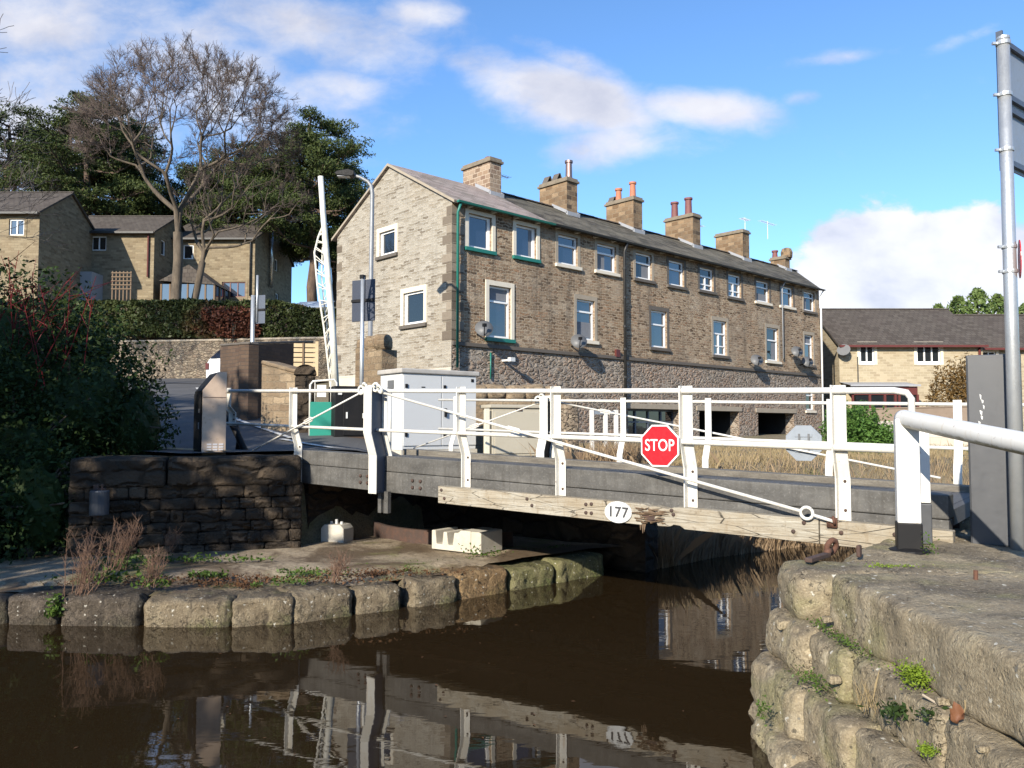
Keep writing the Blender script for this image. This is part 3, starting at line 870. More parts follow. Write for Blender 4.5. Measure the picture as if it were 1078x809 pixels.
# quay of worn stone
inner = [(-25, 9.45), (-5.6, 9.05), (-3.95, 8.92), (-2.6, 8.96), (-2.25, 9.28), (-1.45, 9.7), (-1.05, 10.0), (-.3, 10.66), (.57, 11.33), (1.1, 11.85)]
outline = inner + [(1.9, 12.2), (-1.2, 14.7), (-3.1, 12.2), (-6.0, 11.3), (-25, 11.0)]
bm = bmesh.new()
vs = [bm.verts.new((x, y, .275)) for x, y in outline]
bm.faces.new(vs)
bmesh.ops.triangulate(bm, faces=bm.faces[:])
for _ in range(4):
    bmesh.ops.subdivide_edges(bm, edges=[e for e in bm.edges if e.calc_length() > .35], cuts=1, use_grid_fill=True)
for v in bm.verts:
    v.co.z += mnoise.fractal(v.co * 1.2, 1, 2, 4) * .03 + (.06 if v.co.y > 10.6 + .2 * v.co.x else 0)
bmesh.ops.recalc_face_normals(bm, faces=bm.faces[:])
me = bpy.data.meshes.new('quay'); bm.to_mesh(me); bm.free()
if me.polygons[0].normal.z < 0: me.flip_normals()
me.materials.append(MATS['quay_paving'])
for p in me.polygons: p.use_smooth = True
q = bpy.data.objects.new('quay', me); C.objects.link(q); struct(q)
# ================================================================== quay edge stones
pts = [Vector(p) for p in QUAY]
stones = [((-7.4, 8.88), (-5.42, 8.74), 'wet_stone', 'dark wet kerb stone at the left edge of the quay'),
          ((-5.38, 8.72), (-4.85, 8.70), 'wet_stone', 'short dark kerb stone half hidden behind hanging dead stems'),
          ((-4.8, 8.66), (-3.93, 8.62), 'wet_stone', 'glistening wet kerb stone between the dead stems and the tan stones'),
          ((-3.9, 8.61), (-2.95, 8.60), 'quay_stone', 'tan block kerb stone with a dark streak and yellow left edge'),
          ((-2.92, 8.60), (-2.32, 8.72), 'quay_stone', 'tan kerb stone with a dark right side where the quay turns'),
          ((-2.3, 8.74), (-1.72, 9.14), 'quay_stone', 'grey kerb stone just right of the quay bend'),
          ((-1.7, 9.16), (-1.22, 9.46), 'quay_stone', 'dark shouldered kerb stone beside a narrow gap'),
          ((-1.08, 9.54), (-.62, 9.92), 'quay_stone', 'rounded kerb stone right of the narrow gap'),
          ((-.6, 9.95), (.02, 10.46), 'orange_stone', 'orange topped kerb stone below the notched concrete block'),
          ((.05, 10.5), (.62, 10.98), 'mossy_stone', 'mossy green kerb stone second from the shaded quay tip'),
          ((.66, 11.02), (1.35, 11.65), 'mossy_stone', 'mossy end kerb stone running into the shade below the bridge')]
for i, (a, b, mat, lab) in enumerate(stones):
    a, b = Vector(a), Vector(b); d = b - a; L = d.length; ang = math.atan2(d.y, d.x)
    c = (a + b) / 2 + Vector((-d.y, d.x)).normalized() * .40
    mb = MB()
    mb.stone((0, 0, 0), (L / 2, .33, .42), (.075, .05, .09)[i % 3], (.03, .04, .025)[i % 3], i + 3, n=30, freq=(2.2, 3.0, 1.7)[(i * 5) % 3], rough=.5, topamp=.7)
    o = mb.build('kerb_stone', mat, smooth=True)
    o.location = (c.x, c.y, -.145 + (.018 * ((i * 7) % 3))); o.rotation_euler = (0, 0, ang)
    tag(o, lab, 'kerb stone', 'stones along the quay edge')

# ================================================================== left abutment wall
W0, W1 = Vector((-5.97, 11.07, 0)), Vector((-3.06, 11.96, 0))
wd = (W1 - W0); WL = wd.length; wang = math.atan2(wd.y, wd.x)
w = thing('abutment_wall', 'dark shaded stone abutment wall with heavy coping left of the bridge', 'wall', (W0.x, W0.y, 0), wang)
rng = random.Random(3)
mb = MB()
z = .12
for row, hgt in enumerate((.17, .15, .18, .14, .17, .16, .19)):
    x = 0.0
    while x < WL - .05:
        l = min(rng.uniform(.16, .48), WL - x)
        if WL - x - l < .15: l = WL - x
        mb.stone((x + l / 2, .22 + rng.uniform(-.02, .02), z + hgt / 2), (l / 2 + .004, .26, hgt / 2 + .004), .035, .02, rng.random() * 50, n=9, freq=3.5)
        x += l
    z += hgt
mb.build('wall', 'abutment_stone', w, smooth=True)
x = 0.0
for l in (1.22, 1.82):
    mb = MB(); l = min(l, WL + .02 - x)
    mb.stone((x + l / 2, .23, 1.46), (l / 2 - .006, .31, .215), .07, .015, x * 5 + 1, n=22, freq=2)
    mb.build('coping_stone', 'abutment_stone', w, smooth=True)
    x += l
# black cylinder lantern on the wall
lt = thing('wall_fender', 'black cylinder fixed on the shaded abutment wall above the dead stems', 'fender', tuple(at(107, 528, 10.95)), wang)
MB().lathe([(.02, -.17), (.115, -.165), (.12, -.15), (.12, .14), (.115, .155), (.02, .16)], (0, -.16, 0), 20).build('cylinder', 'slate_cabinet', lt, smooth=False)
mb = MB(); mb.box((-.10, -.03, -.2), (-.04, .0, .22)); mb.box((-.06, -.16, .16), (.06, -.02, .18)); mb.tube([(-.02, -.16, .16), (-.02, -.16, .24)], .012, 6); mb.tube([(.03, -.16, .16), (.03, -.16, .24)], .012, 6); mb.tube([(0, -.16, -.165), (0, -.16, -.22)], .03, 8)
mb.build('bracket', 'dark_rust', lt)
# return walls under the bridge
rw = thing('pier_wall', 'unlit stone wall closing off the quay underneath the bridge deck', 'wall', (-1.77, 11.2, 0), math.atan2(-.6, .8))
mb = MB()
mb.prism([(-2.25, .25), (-1.85, .25), (-1.85, 2.75), (2.55, 2.75), (2.55, 3.15), (-2.25, 3.15)], -.4, 1.34)
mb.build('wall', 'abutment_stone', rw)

# ================================================================== swing bridge
br = thing('swing_bridge', 'white railed swing bridge with grey beams crossing the brown canal', 'bridge', (-1.77, 11.2, 0), math.atan2(-.6, .8))
def S(s, z, slope=-.028): return z + slope * s
def slab(s0, s1, t0, t1, zb, zt, slope=-.028, n=1):
    mb = MB()
    mb.add([(s0, t0, S(s0, zb, slope)), (s1, t0, S(s1, zb, slope)), (s1, t1, S(s1, zb, slope)), (s0, t1, S(s0, zb, slope)),
            (s0, t0, S(s0, zt, slope)), (s1, t0, S(s1, zt, slope)), (s1, t1, S(s1, zt, slope)), (s0, t1, S(s0, zt, slope))],
           [(0, 3, 2, 1), (4, 5, 6, 7), (0, 1, 5, 4), (1, 2, 6, 5), (2, 3, 7, 6), (3, 0, 4, 7)])
    return mb
slab(-1.75, 6.9, .25, 2.4, 1.42, 1.56).build('deck', 'deck_boards', br)
slab(-1.72, 6.9, .0, .26, 1.49, 1.70).build('kerb', 'bridge_beam', br, bevel=.012)
slab(-1.72, 6.9, -.005, .16, 1.21, 1.485).build('beam', 'bridge_beam', br, bevel=.008)
slab(-1.9, 7.6, 2.32, 2.56, 1.44, 1.65, -.031).build('kerb', 'kerb_timber', br, bevel=.012, label='rough brown timber kerb on the far side')
slab(-1.72, 6.9, 2.36, 2.52, 1.21, 1.43, -.031).build('beam', 'bridge_beam', br)
mb = MB()
for t in (.75, 1.3, 1.85):
    mb2 = slab(-1.7, 6.8, t - .09, t + .09, 1.14, 1.41); mb.add(mb2.v, mb2.f)
for k in range(8):
    s = -1.4 + k * 1.1
    mb.box((s - .06, .2, S(s, 1.2)), (s + .06, 2.3, S(s, 1.36)))
mb.build('girder', 'dark_rust', br)
# bolts on the near beam
mb = MB()
for s in (-.42, -.28, .58, .72):
    for z in (1.31, 1.40): mb.lathe([(.022, 0), (.022, .02), (.008, .028)], (s, -.005, S(s, z)), 8, Matrix.Rotation(R(90), 3, 'X'))
mb.build('bolt', 'dark_rust', br)

# fender timber, broken away in one place
def prof_extrude(outline, t0, t1):
    mb = MB(); n = len(outline)
    mb.add([(s, t0, z) for s, z in outline] + [(s, t1, z) for s, z in outline],
           [tuple(range(n)), tuple(reversed(range(n, 2 * n)))] + [(i, n + i, n + (i + 1) % n, (i + 1) % n) for i in range(n)])
    return mb
def zt(s): return 1.375 - .0225 * s
def zb(s): return 1.16 - .0235 * s
top = [(1.16, zt(1.16)), (4.05, zt(4.05)), (4.12, zt(4.12) - .02), (4.2, zt(4.2) - .012), (4.33, zt(4.33) - .03), (4.42, zt(4.42) - .004), (5.85, zt(5.85))]
bot = [(5.85, zb(5.85)), (4.52, zb(4.52)), (4.47, zb(4.47) + .03), (4.40, zb(4.4) + .035), (4.36, zb(4.36) + .012), (4.22, zb(4.22) + .004), (4.19, zb(4.2) + .07), (4.14, zb(4.14) + .085), (4.10, zb(4.1) + .03), (4.06, zb(4.06) + .045), (4.03, zb(4.03) - .002), (1.16, zb(1.16))]
f = prof_extrude(list(reversed(top + bot)), -.155, -.03).build('fender_timber', 'fender_timber', br, bevel=.006, label='weathered white timber fender with a splintered break')
rng = random.Random(8)
mb = MB()
for k in range(34):                                   # splinters round the break
    s = 4.0 + rng.random() * .3; z = zb(s) + rng.uniform(.03, .18)
    l = rng.uniform(.04, .16)
    mb.tube([(s - l / 2, -.158 - rng.random() * .02, z), (s + l / 2, -.158 - rng.random() * .035, z + rng.uniform(-.02, .02))], [rng.uniform(.006, .012), .002], 5)
for k in range(4):
    s = 4.01 + k * .02
    mb.tube([(s, -.14, zb(s) + .02), (s + rng.uniform(-.02, .02), -.15, zb(s) - rng.uniform(.03, .1))], [.01, .003], 5)
mb.build('splinter', 'trellis_wood', f)
mb = MB()
mb.stone((4.14, -.150, zb(4.14) + .1), (.10, .012, .045), .01, .02, 4, n=10, freq=12)
mb.build('rot_hollow', 'dark_rust', f, smooth=True)
f2 = prof_extrude(list(reversed([(5.86, zt(5.86)), (6.95, zt(6.95)), (6.95, zb(6.95)), (5.86, zb(5.86))])), -.152, -.03).build('fender_timber', 'fender_timber', br, bevel=.006)
mb = MB()
for s, dz in ((1.22, .05), (1.27, .15), (2.55, .06), (2.62, .13), (3.35, .06), (3.35, .15), (3.42, .05), (3.42, .15), (4.38, .04), (4.40, .08), (5.62, .13), (5.72, .04), (6.05, .1), (6.5, .07)):
    mb.lathe([(.020, 0), (.020, .012), (.008, .018)], (s, -.154, zt(s) - dz), 8, Matrix.Rotation(R(90), 3, 'X'))
mb.build('bolt', 'dark_rust', br)

# number plate
pl = MB()
pr = [(.165 * math.cos(2 * math.pi * k / 40), .115 * math.sin(2 * math.pi * k / 40)) for k in range(40)]
SP = 3.76
def oval(sc, t0, t1):
    return prof_extrude([(SP + a * sc, zt(SP) - .11 + b_ * sc) for a, b_ in pr], t0, t1)
plate = oval(1, -.172, -.156).build('number_plate', 'grey_plate', br, label='oval white plate with the number 177')
rim = MB(); rim.tube([(SP + a * .96, -.172, zt(SP) - .11 + b_ * .95) for a, b_ in pr + pr[:1]], .006, 6, cap=False)
rim.build('rim', 'grey_plate', plate)
tm = text_mesh('177', .155, .004, .0025, 1.12); tm.materials.append(MATS['dark_digit'])
to = bpy.data.objects.new('number', tm); C.objects.link(to); to.parent = plate
to.location = (SP, -.176, zt(SP) - .112); to.rotation_euler = (R(90), R(1.3), 0)

# posts
def lerp_dirs(n): return [(1, 0, 0)] * n, [(0, 1, 0)] * n
ANG = [(-.045, -.075), (-.033, -.075), (-.033, -.012), (.055, -.012), (.055, 0), (-.045, 0)]       # angle iron: leg outward on the left edge
def near_post(s, ztop, zbot, off=.11, k1=.56, k2=.85, sc=1.0):
    path = [(s, -off, ztop), (s, -off, ztop - k1), (s, -.01, ztop - k2), (s, -.01, zbot)]
    mb = MB(); xd, yd = lerp_dirs(4); mb.sweep([(a * sc, b_ * sc) for a, b_ in ANG], path, xd, yd)
    o = mb.build('post', 'white_paint', br, bevel=.003)
    bb = MB()
    for z in (zbot + .1, ztop - k2 - .03):
        bb.lathe([(.014, 0), (.014, .012), (.006, .016)], (s + .018, -.022, z), 8, Matrix.Rotation(R(90), 3, 'X'))
    bb.build('bolt', 'dark_rust', o)
def zr(s): return 2.58 - .0255 * s
def zm(s): return 2.05 - .024 * s
for s, zbt in ((-1.74, 1.27), (1.525, 1.33), (2.94, 1.285), (4.54, 1.24), (6.04, 1.23)):
    near_post(s, zr(s) + .05, zbt, sc=1.18 if s > 4 else 1.0)
near_post(-3.4, zr(-3.4) + .05, zm(-3.4) - .02, k1=.30, k2=.40)
# king posts: channel section
CH = [(-.02, -.30), (.13, -.30), (.13, -.285), (.035, -.285), (.035, -.015), (.13, -.015), (.13, 0), (-.02, 0)]
def king(s, t0, sgn, ztop, zbot, k1, k2, off):
    prof = CH if sgn < 0 else [(a, -b_) for a, b_ in reversed(CH)]
    path = [(s, t0 + sgn * off, ztop), (s, t0 + sgn * off, ztop - k1), (s, t0 + sgn * .0, ztop - k2), (s, t0, zbot)]
    xd, yd = lerp_dirs(4)
    k_ = MB().sweep(prof, path, xd, yd).build('king_post', 'white_paint', br, bevel=.004)
    wb = [(.036, sgn * .283), (.044, sgn * .283), (.044, sgn * .017), (.036, sgn * .017)]
    MB().sweep(wb if sgn > 0 else list(reversed(wb)), path, xd, yd).build('web', 'black_metal' if sgn > 0 else 'sign_grey', k_)
    return k_
kp = king(0, .06, -1, 2.63, 1.2, .62, .92, .10)
mb = MB(); mb.box((-.02, -.06, .93), (.04, .04, 1.2)); mb.box((.09, -.06, .93), (.17, .0, 1.22))
mb.build('bracket', 'bridge_beam', kp)
king(.82, 2.50, 1, 2.57, 1.6, .58, .86, .10)
# far posts: flat bars leaning out
def far_post(s, ztop, zbot):
    path = [(s, 2.66, ztop), (s, 2.66, ztop - .55), (s, 2.545, ztop - .83), (s, 2.545, zbot)]
    xd, yd = lerp_dirs(4)
    MB().sweep([(-.045, 0), (.045, 0), (.045, .014), (-.045, .014)], path, xd, yd).build('post', 'white_paint', br, bevel=.003)
for s in (-.99, 2.25, 3.57, 5.19, 6.6):
    far_post(s, 2.53 - .027 * s + .05, 1.60 - .031 * s)
# rails
def rail(p, r, name='rail'): return MB().tube(p, r, 12).build(name, 'white_paint', br, smooth=True)
tt = -.145
rail([(-3.75, tt, zr(-3.75)), (0, tt - .02, zr(0)), (3.3, tt, zr(3.3) - .004), (6.52, tt, zr(6.52)), (6.62, tt, zr(6.6) - .02), (6.655, tt, zr(6.6) - .07), (6.66, tt, 1.45)], [.026, .026, .028, .030, .030, .030, .030])
rail([(-3.6, tt + .02, zm(-3.6) + .015), (0, tt, zm(0)), (3.3, tt, zm(3.3)), (6.66, tt, zm(6.66))], [.022, .022, .026, .03])
rail([(-1.4, 2.70, 2.53 + .03), (3, 2.70, 2.45), (7.6, 2.70, 2.53 - .027 * 7.6)], .021)
rail([(-1.4, 2.70, 2.03 + .03), (3, 2.70, 1.95), (7.6, 2.70, 2.03 - .028 * 7.6)], .021)
# tie rods with turnbuckles
def rod(a, b_, r, tb=None):
    a, b_ = Vector(a), Vector(b_)
    o = MB().tube([a, b_], r, 8).build('tie_rod', 'white_paint', br, smooth=True)
    if tb is not None:
        c = a.lerp(b_, tb); d = (b_ - a).normalized(); up = Vector((0, -.3, 1)) - d * d.z; up.normalize()
        mb = MB()
        for sg in (-1, 1):
            mb.tube([c - d * .10, c - d * .08 + up * .026 * sg, c + d * .08 + up * .026 * sg, c + d * .10], .010, 6)
        mb.tube([c - d * .13, c - d * .09], .016, 8); mb.tube([c + d * .09, c + d * .13], .016, 8)
        mb.build('turnbuckle', 'white_paint', o, smooth=True)
    return o
rod((.02, -.27, 2.60), (5.72, -.19, 1.31), .017, .42)
rod((-.02, -.27, 2.60), (-3.1, -.12, 1.60), .013, .42)
rod((.9, 2.78, 2.50), (6.4, 2.7, 1.50), .014, .18)
rod((.75, 2.78, 2.50), (-1.95, 2.6, 1.70), .011, .5)
# eye and shackle at the low end, shackle rings at the king posts
mb = MB(); mb.torus((5.76, -.20, 1.30), .055, .016, (0, 1, .1)); mb.tube([(5.82, -.2, 1.285), (6.0, -.2, 1.24)], .016, 8)
mb.build('eye_ring', 'white_paint', br, smooth=True)
mb = MB(); mb.torus((6.0, -.2, 1.25), .03, .013, (1, .3, .2)); mb.box((5.93, -.18, 1.18), (6.02, -.15, 1.27))
mb.build('shackle', 'rust', br, smooth=True)
for s0, t0, z0 in ((0.05, -.27, 2.6), (.85, 2.76, 2.53)):
    mb = MB()
    for k, (ds, dz) in enumerate(((-.19, .0), (-.1, .04), (.11, .03), (.2, .0))):
        mb.torus((s0 + ds, t0 - .01 * k, z0 + dz - .01), .052, .018, (.3 if k % 2 else 0, 1, .5 * (k % 2)), 14, 7)
    mb.tube([(s0 - .08, t0, z0 + .03), (s0 + .08, t0, z0 + .03)], .025, 8)
    mb.build('shackle', 'weathered_white', br, smooth=True)
# pivot seat under the deck
mb = MB()
arc = [(-.6 + 1.5 * math.cos(a), 2.2 + 1.0 * math.sin(a)) for a in [R(200 + 14 * k) for k in range(11)]]
mb.sweep([(-.04, -.12), (.04, -.12), (.04, .10), (-.04, .10)], [(x, y, .44) for x, y in arc], [(math.cos(R(200 + 14 * k)), math.sin(R(200 + 14 * k)), 0) for k in range(11)], [(0, 0, 1)] * 11)
mb.build('pivot_ring', 'dark_rust', br)

# ------------------------------------------------------------------ stop signs on the railings
def octagon(r, z0, z1, rot=R(22.5)):
    p = [(r * math.cos(rot + k * math.pi / 4), r * math.sin(rot + k * math.pi / 4)) for k in range(8)]
    return MB().prism(p, z0, z1)
def bworld(s, t, z): return Vector((-1.77 + .8 * s + .6 * t, 11.2 - .6 * s + .8 * t, z))
BA = math.atan2(-.6, .8)
def stop_sign(label, s, t, z, flip, r):
    o = bpy.data.objects.new('stop_sign', None); C.objects.link(o)
    o.location = bworld(s, t, z)
    o.rotation_euler = (R(90), 0, BA + (math.pi if flip else 0)); o.rotation_mode = 'XYZ'
    tag(o, label, 'road sign', 'octagonal signs on the bridge railings')
    octagon(r, -.012, .0).build('plate', 'plate_back' if flip else 'sign_white', o)
    octagon(r * .93, .001, .003).build('face', 'red_sign', o)
    me = text_mesh('STOP', r * .64, .0012, r * .004, 1.04); me.materials.append(MATS['sign_white'])
    tx = bpy.data.objects.new('lettering', me); C.objects.link(tx); tx.parent = o
    tx.location = (0, .0, .005); tx.scale = (.92, 1.15, 1)
    mb = MB()
    for y in (.10, -.10):
        mb.box((-.11, y - .02, -.024), (.11, y + .02, -.013))
    mb.build('channel', 'plate_back', o)
    mb = MB()
    for x in (-.07, .05):
        mb.box((x - .012, -.12, -.036), (x + .012, .12, -.025))
    mb.build('clamp', 'dish_grey', o)
    return o
stop_sign('red octagonal stop sign with white letters on the near railing', 4.29, -.235, 1.90, False, .232)
stop_sign('pale grey back of an octagonal sign on the far railing', 4.82, 2.78, 1.885, True, .245)

# ------------------------------------------------------------------ concrete blocks on the quay
bk = thing('concrete_block', 'pale concrete block with two square notches standing below the bridge', 'block', tuple(at(486, 577, 11.75)), R(-36))
h = .26
mb = MB()
mb.add(*(lambda o: (o.v, o.f))(prof_extrude([(-.42, 0), (.30, 0), (.30, .30), (.12, .30), (.06, .26), (.0, .26), (-.03, .08), (-.11, .08), (-.14, .26), (-.20, .26), (-.22, .08), (-.33, .08), (-.35, .27), (-.42, .27)], -.17, .34)))
mb.box((.303, -.168, .0), (.48, .33, .297))
o = mb.build('block', 'concrete_pale', bk, bevel=.012)
bk.location.z = .34
bk2 = thing('concrete_block', 'small upright concrete block in the shade by the abutment wall', 'block', tuple(at(355, 567, 12.6)), R(-20))
mb = MB(); mb.add(*(lambda o: (o.v, o.f))(prof_extrude([(-.2, -.05), (.2, -.05), (.2, .19), (.14, .25), (-.14, .25), (-.2, .19)], -.15, .15))); mb.build('block', 'concrete_pale', bk2, bevel=.015)
for x in (-.09, .0, .09): MB().tube([(x, -.02, .25), (x, -.02, .29 + .03 * (x == 0))], .022, 8).build('bolt', 'grey_plate', bk2)
bk2.location.z = .36
# ================================================================== terrace
TO = Vector((-1.86, 25.0, 0)); TA = math.atan2(.683, .73)
tr = thing('terrace', 'long three storey brown stone terrace with tall chimneys facing the bridge', 'building', TO, TA)
TX = Vector((math.cos(TA), math.sin(TA), 0)); TY = Vector((-math.sin(TA), math.cos(TA), 0))
def on_front(px, py):
    p = on_plane(px, py, TO, TY) - TO
    return p.dot(TX), p.z
def on_gable(px, py):
    p = on_plane(px, py, TO, TX) - TO
    return p.dot(TY), p.z
LEN, DEP, ZE, ZR, ZB = 24.0, 6.74, 9.12, 10.95, .8
SK = 8.0 / 6.74                                  # the far end is cut on the skew
def front_rect(x0, x1, y0, y1):
    ya = (y0 + y1) / 2
    a = on_front(x0, ya)[0]; b_ = on_front(x1, ya)[0]
    xm = (x0 + x1) / 2
    return a, b_, on_front(xm, y1)[1], min(on_front(xm, y0)[1], ZE - .30)
UP = [(493, 517.5, 219, 262), (543, 564.5, 229, 271), (587.5, 608, 241, 279), (628.5, 648.5, 248.5, 286), (669, 686, 258.5, 294), (704, 720, 265.5, 301), (736.5, 751, 272.5, 306),
      (766.5, 780, 279, 313), (796, 809.5, 286, 318), (821.8, 834.6, 292, 322.5), (846, 857.5, 298, 327.5)]
LO = [(514.5, 537.5, 302, 356), (607, 626, 316, 358), (685.5, 702, 327.5, 366), (751, 765, 338, 374), (807, 819.5, 345.5, 380), (847, 856, 353, 384)]
wins = []
for i, r_ in enumerate(UP): wins.append((front_rect(*r_), 'U', i))
for i, r_ in enumerate(LO): wins.append((front_rect(*r_), 'L', i))
base_open = [(front_rect(661, 715, 431, 476), 'store'), (front_rect(736, 778, 433, 500), 'arch'), (front_rect(798, 836, 435, 500), 'arch'), (front_rect(848, 857, 407, 432), 'small')]
ZS = 4.66                                        # string course
def wall_holes(mb, x0, x1, z0, z1, holes, dep, mk):
    """wall face in a plane; mk(x, z, d) gives the 3-D point d behind the face"""
    hs = [(max(a, x0), min(b_, x1), max(c, z0), min(d, z1)) for a, b_, c, d in holes]
    hs = [h_ for h_ in hs if h_[1] > h_[0] + .01 and h_[3] > h_[2] + .01]
    xs = sorted({x0, x1} | {v for h_ in hs for v in h_[:2]}); zs = sorted({z0, z1} | {v for h_ in hs for v in h_[2:]})
    for a, b_ in zip(xs, xs[1:]):
        for c, d in zip(zs, zs[1:]):
            mx, mz = (a + b_) / 2, (c + d) / 2
            if any(h_[0] < mx < h_[1] and h_[2] < mz < h_[3] for h_ in hs): continue
            mb.poly(mk(a, c, 0), mk(b_, c, 0), mk(b_, d, 0), mk(a, d, 0))
    for a, b_, c, d in hs:
        for p, q_ in (((a, c), (a, d)), ((a, d), (b_, d)), ((b_, d), (b_, c)), ((b_, c), (a, c))):
            mb.poly(mk(*p, 0), mk(*p, dep), mk(*q_, dep), mk(*q_, 0))
fm = lambda x, z, d: (x, d, z)
holes_u = [w_[0] for w_ in wins]
mb = MB(); wall_holes(mb, 0, LEN, ZS, ZE, holes_u, .16, fm); mb.build('front_wall', 'terrace_rubble', tr)
mb = MB(); wall_holes(mb, 0, LEN, ZB, ZS, [b_[0] for b_ in base_open], .45, lambda x, z, d: (x, d - .02, z)); mb.build('basement_wall', 'terrace_basement', tr)
mb = MB(); mb.box((.0, -.09, ZS - .07), (LEN, -.003, ZS + .05)); mb.build('string_course', 'dark_stone', tr, bevel=.01)
# gable with its two windows
GW = [((399.8, 416.2, 243.5, 268)), ((425, 446.5, 307.5, 341))]
gw = []
for x0, x1, y0, y1 in GW:
    ya = (y0 + y1) / 2; xm = (x0 + x1) / 2
    gw.append((on_gable(x1, ya)[0], on_gable(x0, ya)[0], on_gable(xm, y1)[1], on_gable(xm, y0)[1]))
gmk = lambda y, z, d: (d, y, z)
mb = MB(); wall_holes(mb, 0, DEP, ZS - .75, ZE, gw, .14, gmk)
mb.poly((0, 0, ZE), (0, DEP, ZE), (0, DEP / 2, ZR))
mb.build('gable_wall', 'gable_stone', tr)
mb = MB(); mb.box((-.04, -.02, ZB), (.0, DEP, ZS - .75)); mb.box((-.05, -.03, ZS - .80), (0.0, DEP, ZS - .75)); mb.build('render_band', 'render_band', tr)
mb = MB()
mb.poly((LEN, 0, ZB), (LEN + SK * DEP, DEP, ZB), (LEN + SK * DEP, DEP, ZE), (LEN + SK * DEP / 2, DEP / 2, ZR), (LEN, 0, ZE))
mb.poly((0, DEP, ZB), (0, DEP, ZE), (LEN + SK * DEP, DEP, ZE), (LEN + SK * DEP, DEP, ZB))
mb.build('rear_wall', 'terrace_rubble', tr)
# quoins on the corner
mb = MB(); z = ZS + .1; k = 0
while z < ZE - .3:
    h_ = .30
    a, b_ = (.48, .26) if k % 2 else (.26, .46)
    mb.box((-.012, -.015, z), (a, b_, z + h_ - .012)); z += h_; k += 1
mb.build('quoin', 'quoin_stone', tr, bevel=.008)
mb = MB(); z = ZS - .6; k = 0
while z < ZE - .3:
    if k % 2: mb.box((-.012, DEP - .34, z), (.2, DEP + .01, z + .29))
    z += .34; k += 1
mb.build('quoin', 'quoin_stone', tr, bevel=.008)
# roof
OV = .24; DZ = (ZR - ZE) / (DEP / 2)
def roof_part(x0, x1, xr0, xr1, xb0, xb1, mat, name='roof', lift=0):
    mb = MB(); zf = ZE - OV * DZ + .05 + lift; zr_ = ZR + .07 + lift
    pts = [(x0, -OV, zf), (x1, -OV, zf), (xr1, DEP / 2, zr_), (xr0, DEP / 2, zr_), (xb1, DEP + OV, zf), (xb0, DEP + OV, zf)]
    lo = [(a, b_, c - .09) for a, b_, c in pts]
    mb.add(pts + lo, [(0, 1, 2, 3), (3, 2, 4, 5), (0, 6, 7, 1), (1, 7, 8, 2), (2, 8, 10, 4), (4, 10, 11, 5), (3, 5, 11, 9), (0, 3, 9, 6), (6, 9, 8, 7), (9, 11, 10, 8)])
    return mb.build(name, mat, tr)
roof_part(-.10, 4.2, -.10, 4.2, -.10, 4.2, 'stone_slate', lift=.02).__setitem__('label', 'pale pinkish stone slate roof of the nearest house')
roof_part(4.2, LEN + .05 - SK * OV, 4.2, LEN + SK * DEP / 2 + .1, 4.2, LEN + SK * DEP + .3, 'mossy_slate')
mb = MB()
for i in range(46):
    x = 4.3 + i * .52
    if x < LEN + SK * DEP / 2: mb.extrude([(-.11, -.02), (0, .06), (.11, -.02)], (x, DEP / 2, ZR + .085), (x + .5, DEP / 2, ZR + .085 + .006 * (i % 3)), (0, 1, 0), (0, 0, 1))
mb.build('ridge_tile', 'brown_tile', tr)
# pale verge boards on the gable
mb = MB()
for a, b_ in (((-OV), DEP / 2), (DEP + OV, DEP / 2)):
    za = ZE - OV * DZ + .02
    mb.extrude([(-.115, -.04), (-.02, -.04), (-.02, .05), (-.115, .05)], (0, a, za), (0, b_, ZR + .045), (1, 0, 0), (0, 0, 1))
mb.build('verge', 'buff_stone', tr)
# gutters, downpipes
mb = MB(); mb.extrude([(-.07, 0), (-.05, -.06), (.05, -.06), (.07, 0)], (0, -OV - .05, ZE - .07), (4.3, -OV - .05, ZE - .08), (0, 1, 0), (0, 0, 1)); mb.build('gutter', 'teal_paint', tr)
mb = MB(); mb.extrude([(-.07, 0), (-.05, -.06), (.05, -.06), (.07, 0)], (4.3, -OV - .05, ZE - .08), (LEN, -OV - .05, ZE - .1), (0, 1, 0), (0, 0, 1)); mb.build('gutter', 'black_gutter', tr)
for k in range(24): MB().box((.6 + k * 1.0, -OV + .0, ZE - .16), (.66 + k * 1.0, 0, ZE - .09)).build('gutter_bracket', 'cream_stone', tr)
def pipe(pts, r, mat): return MB().tube(pts, r, 10).build('downpipe', mat, tr, smooth=True)
xq = on_front(479, 300)[0]
pipe([(xq, -.28, ZE - .14), (xq, -.13, ZE - .4), (xq, -.13, 3.9)], .042, 'teal_paint')
xg = on_front(515, 380)[0]
pipe([(xg, -.07, 4.45), (xg, -.07, 3.6)], .025, 'teal_paint')
xp = on_front(654.5, 320)[0]
pipe([(xp, -.28, ZE - .14), (xp, -.15, ZE - .45), (xp, -.15, 2.0)], .055, 'black_gutter')
for z in (8.0, 6.9, 5.8, 4.95, 3.9): MB().lathe([(.075, 0), (.075, .08)], (xp, -.15, z), 10).build('pipe_collar', 'black_gutter', tr)
xs = on_front(822, 340)[0]
pipe([(xs, -.28, ZE - .14), (xs, -.10, ZE - .4), (xs, -.10, 5.3)], .03, 'lead_grey')
pipe([(LEN - .08, -.3, ZE - .14), (LEN - .06, -.12, ZE - .45), (LEN - .06, -.12, 1.4)], .05, 'upvc')

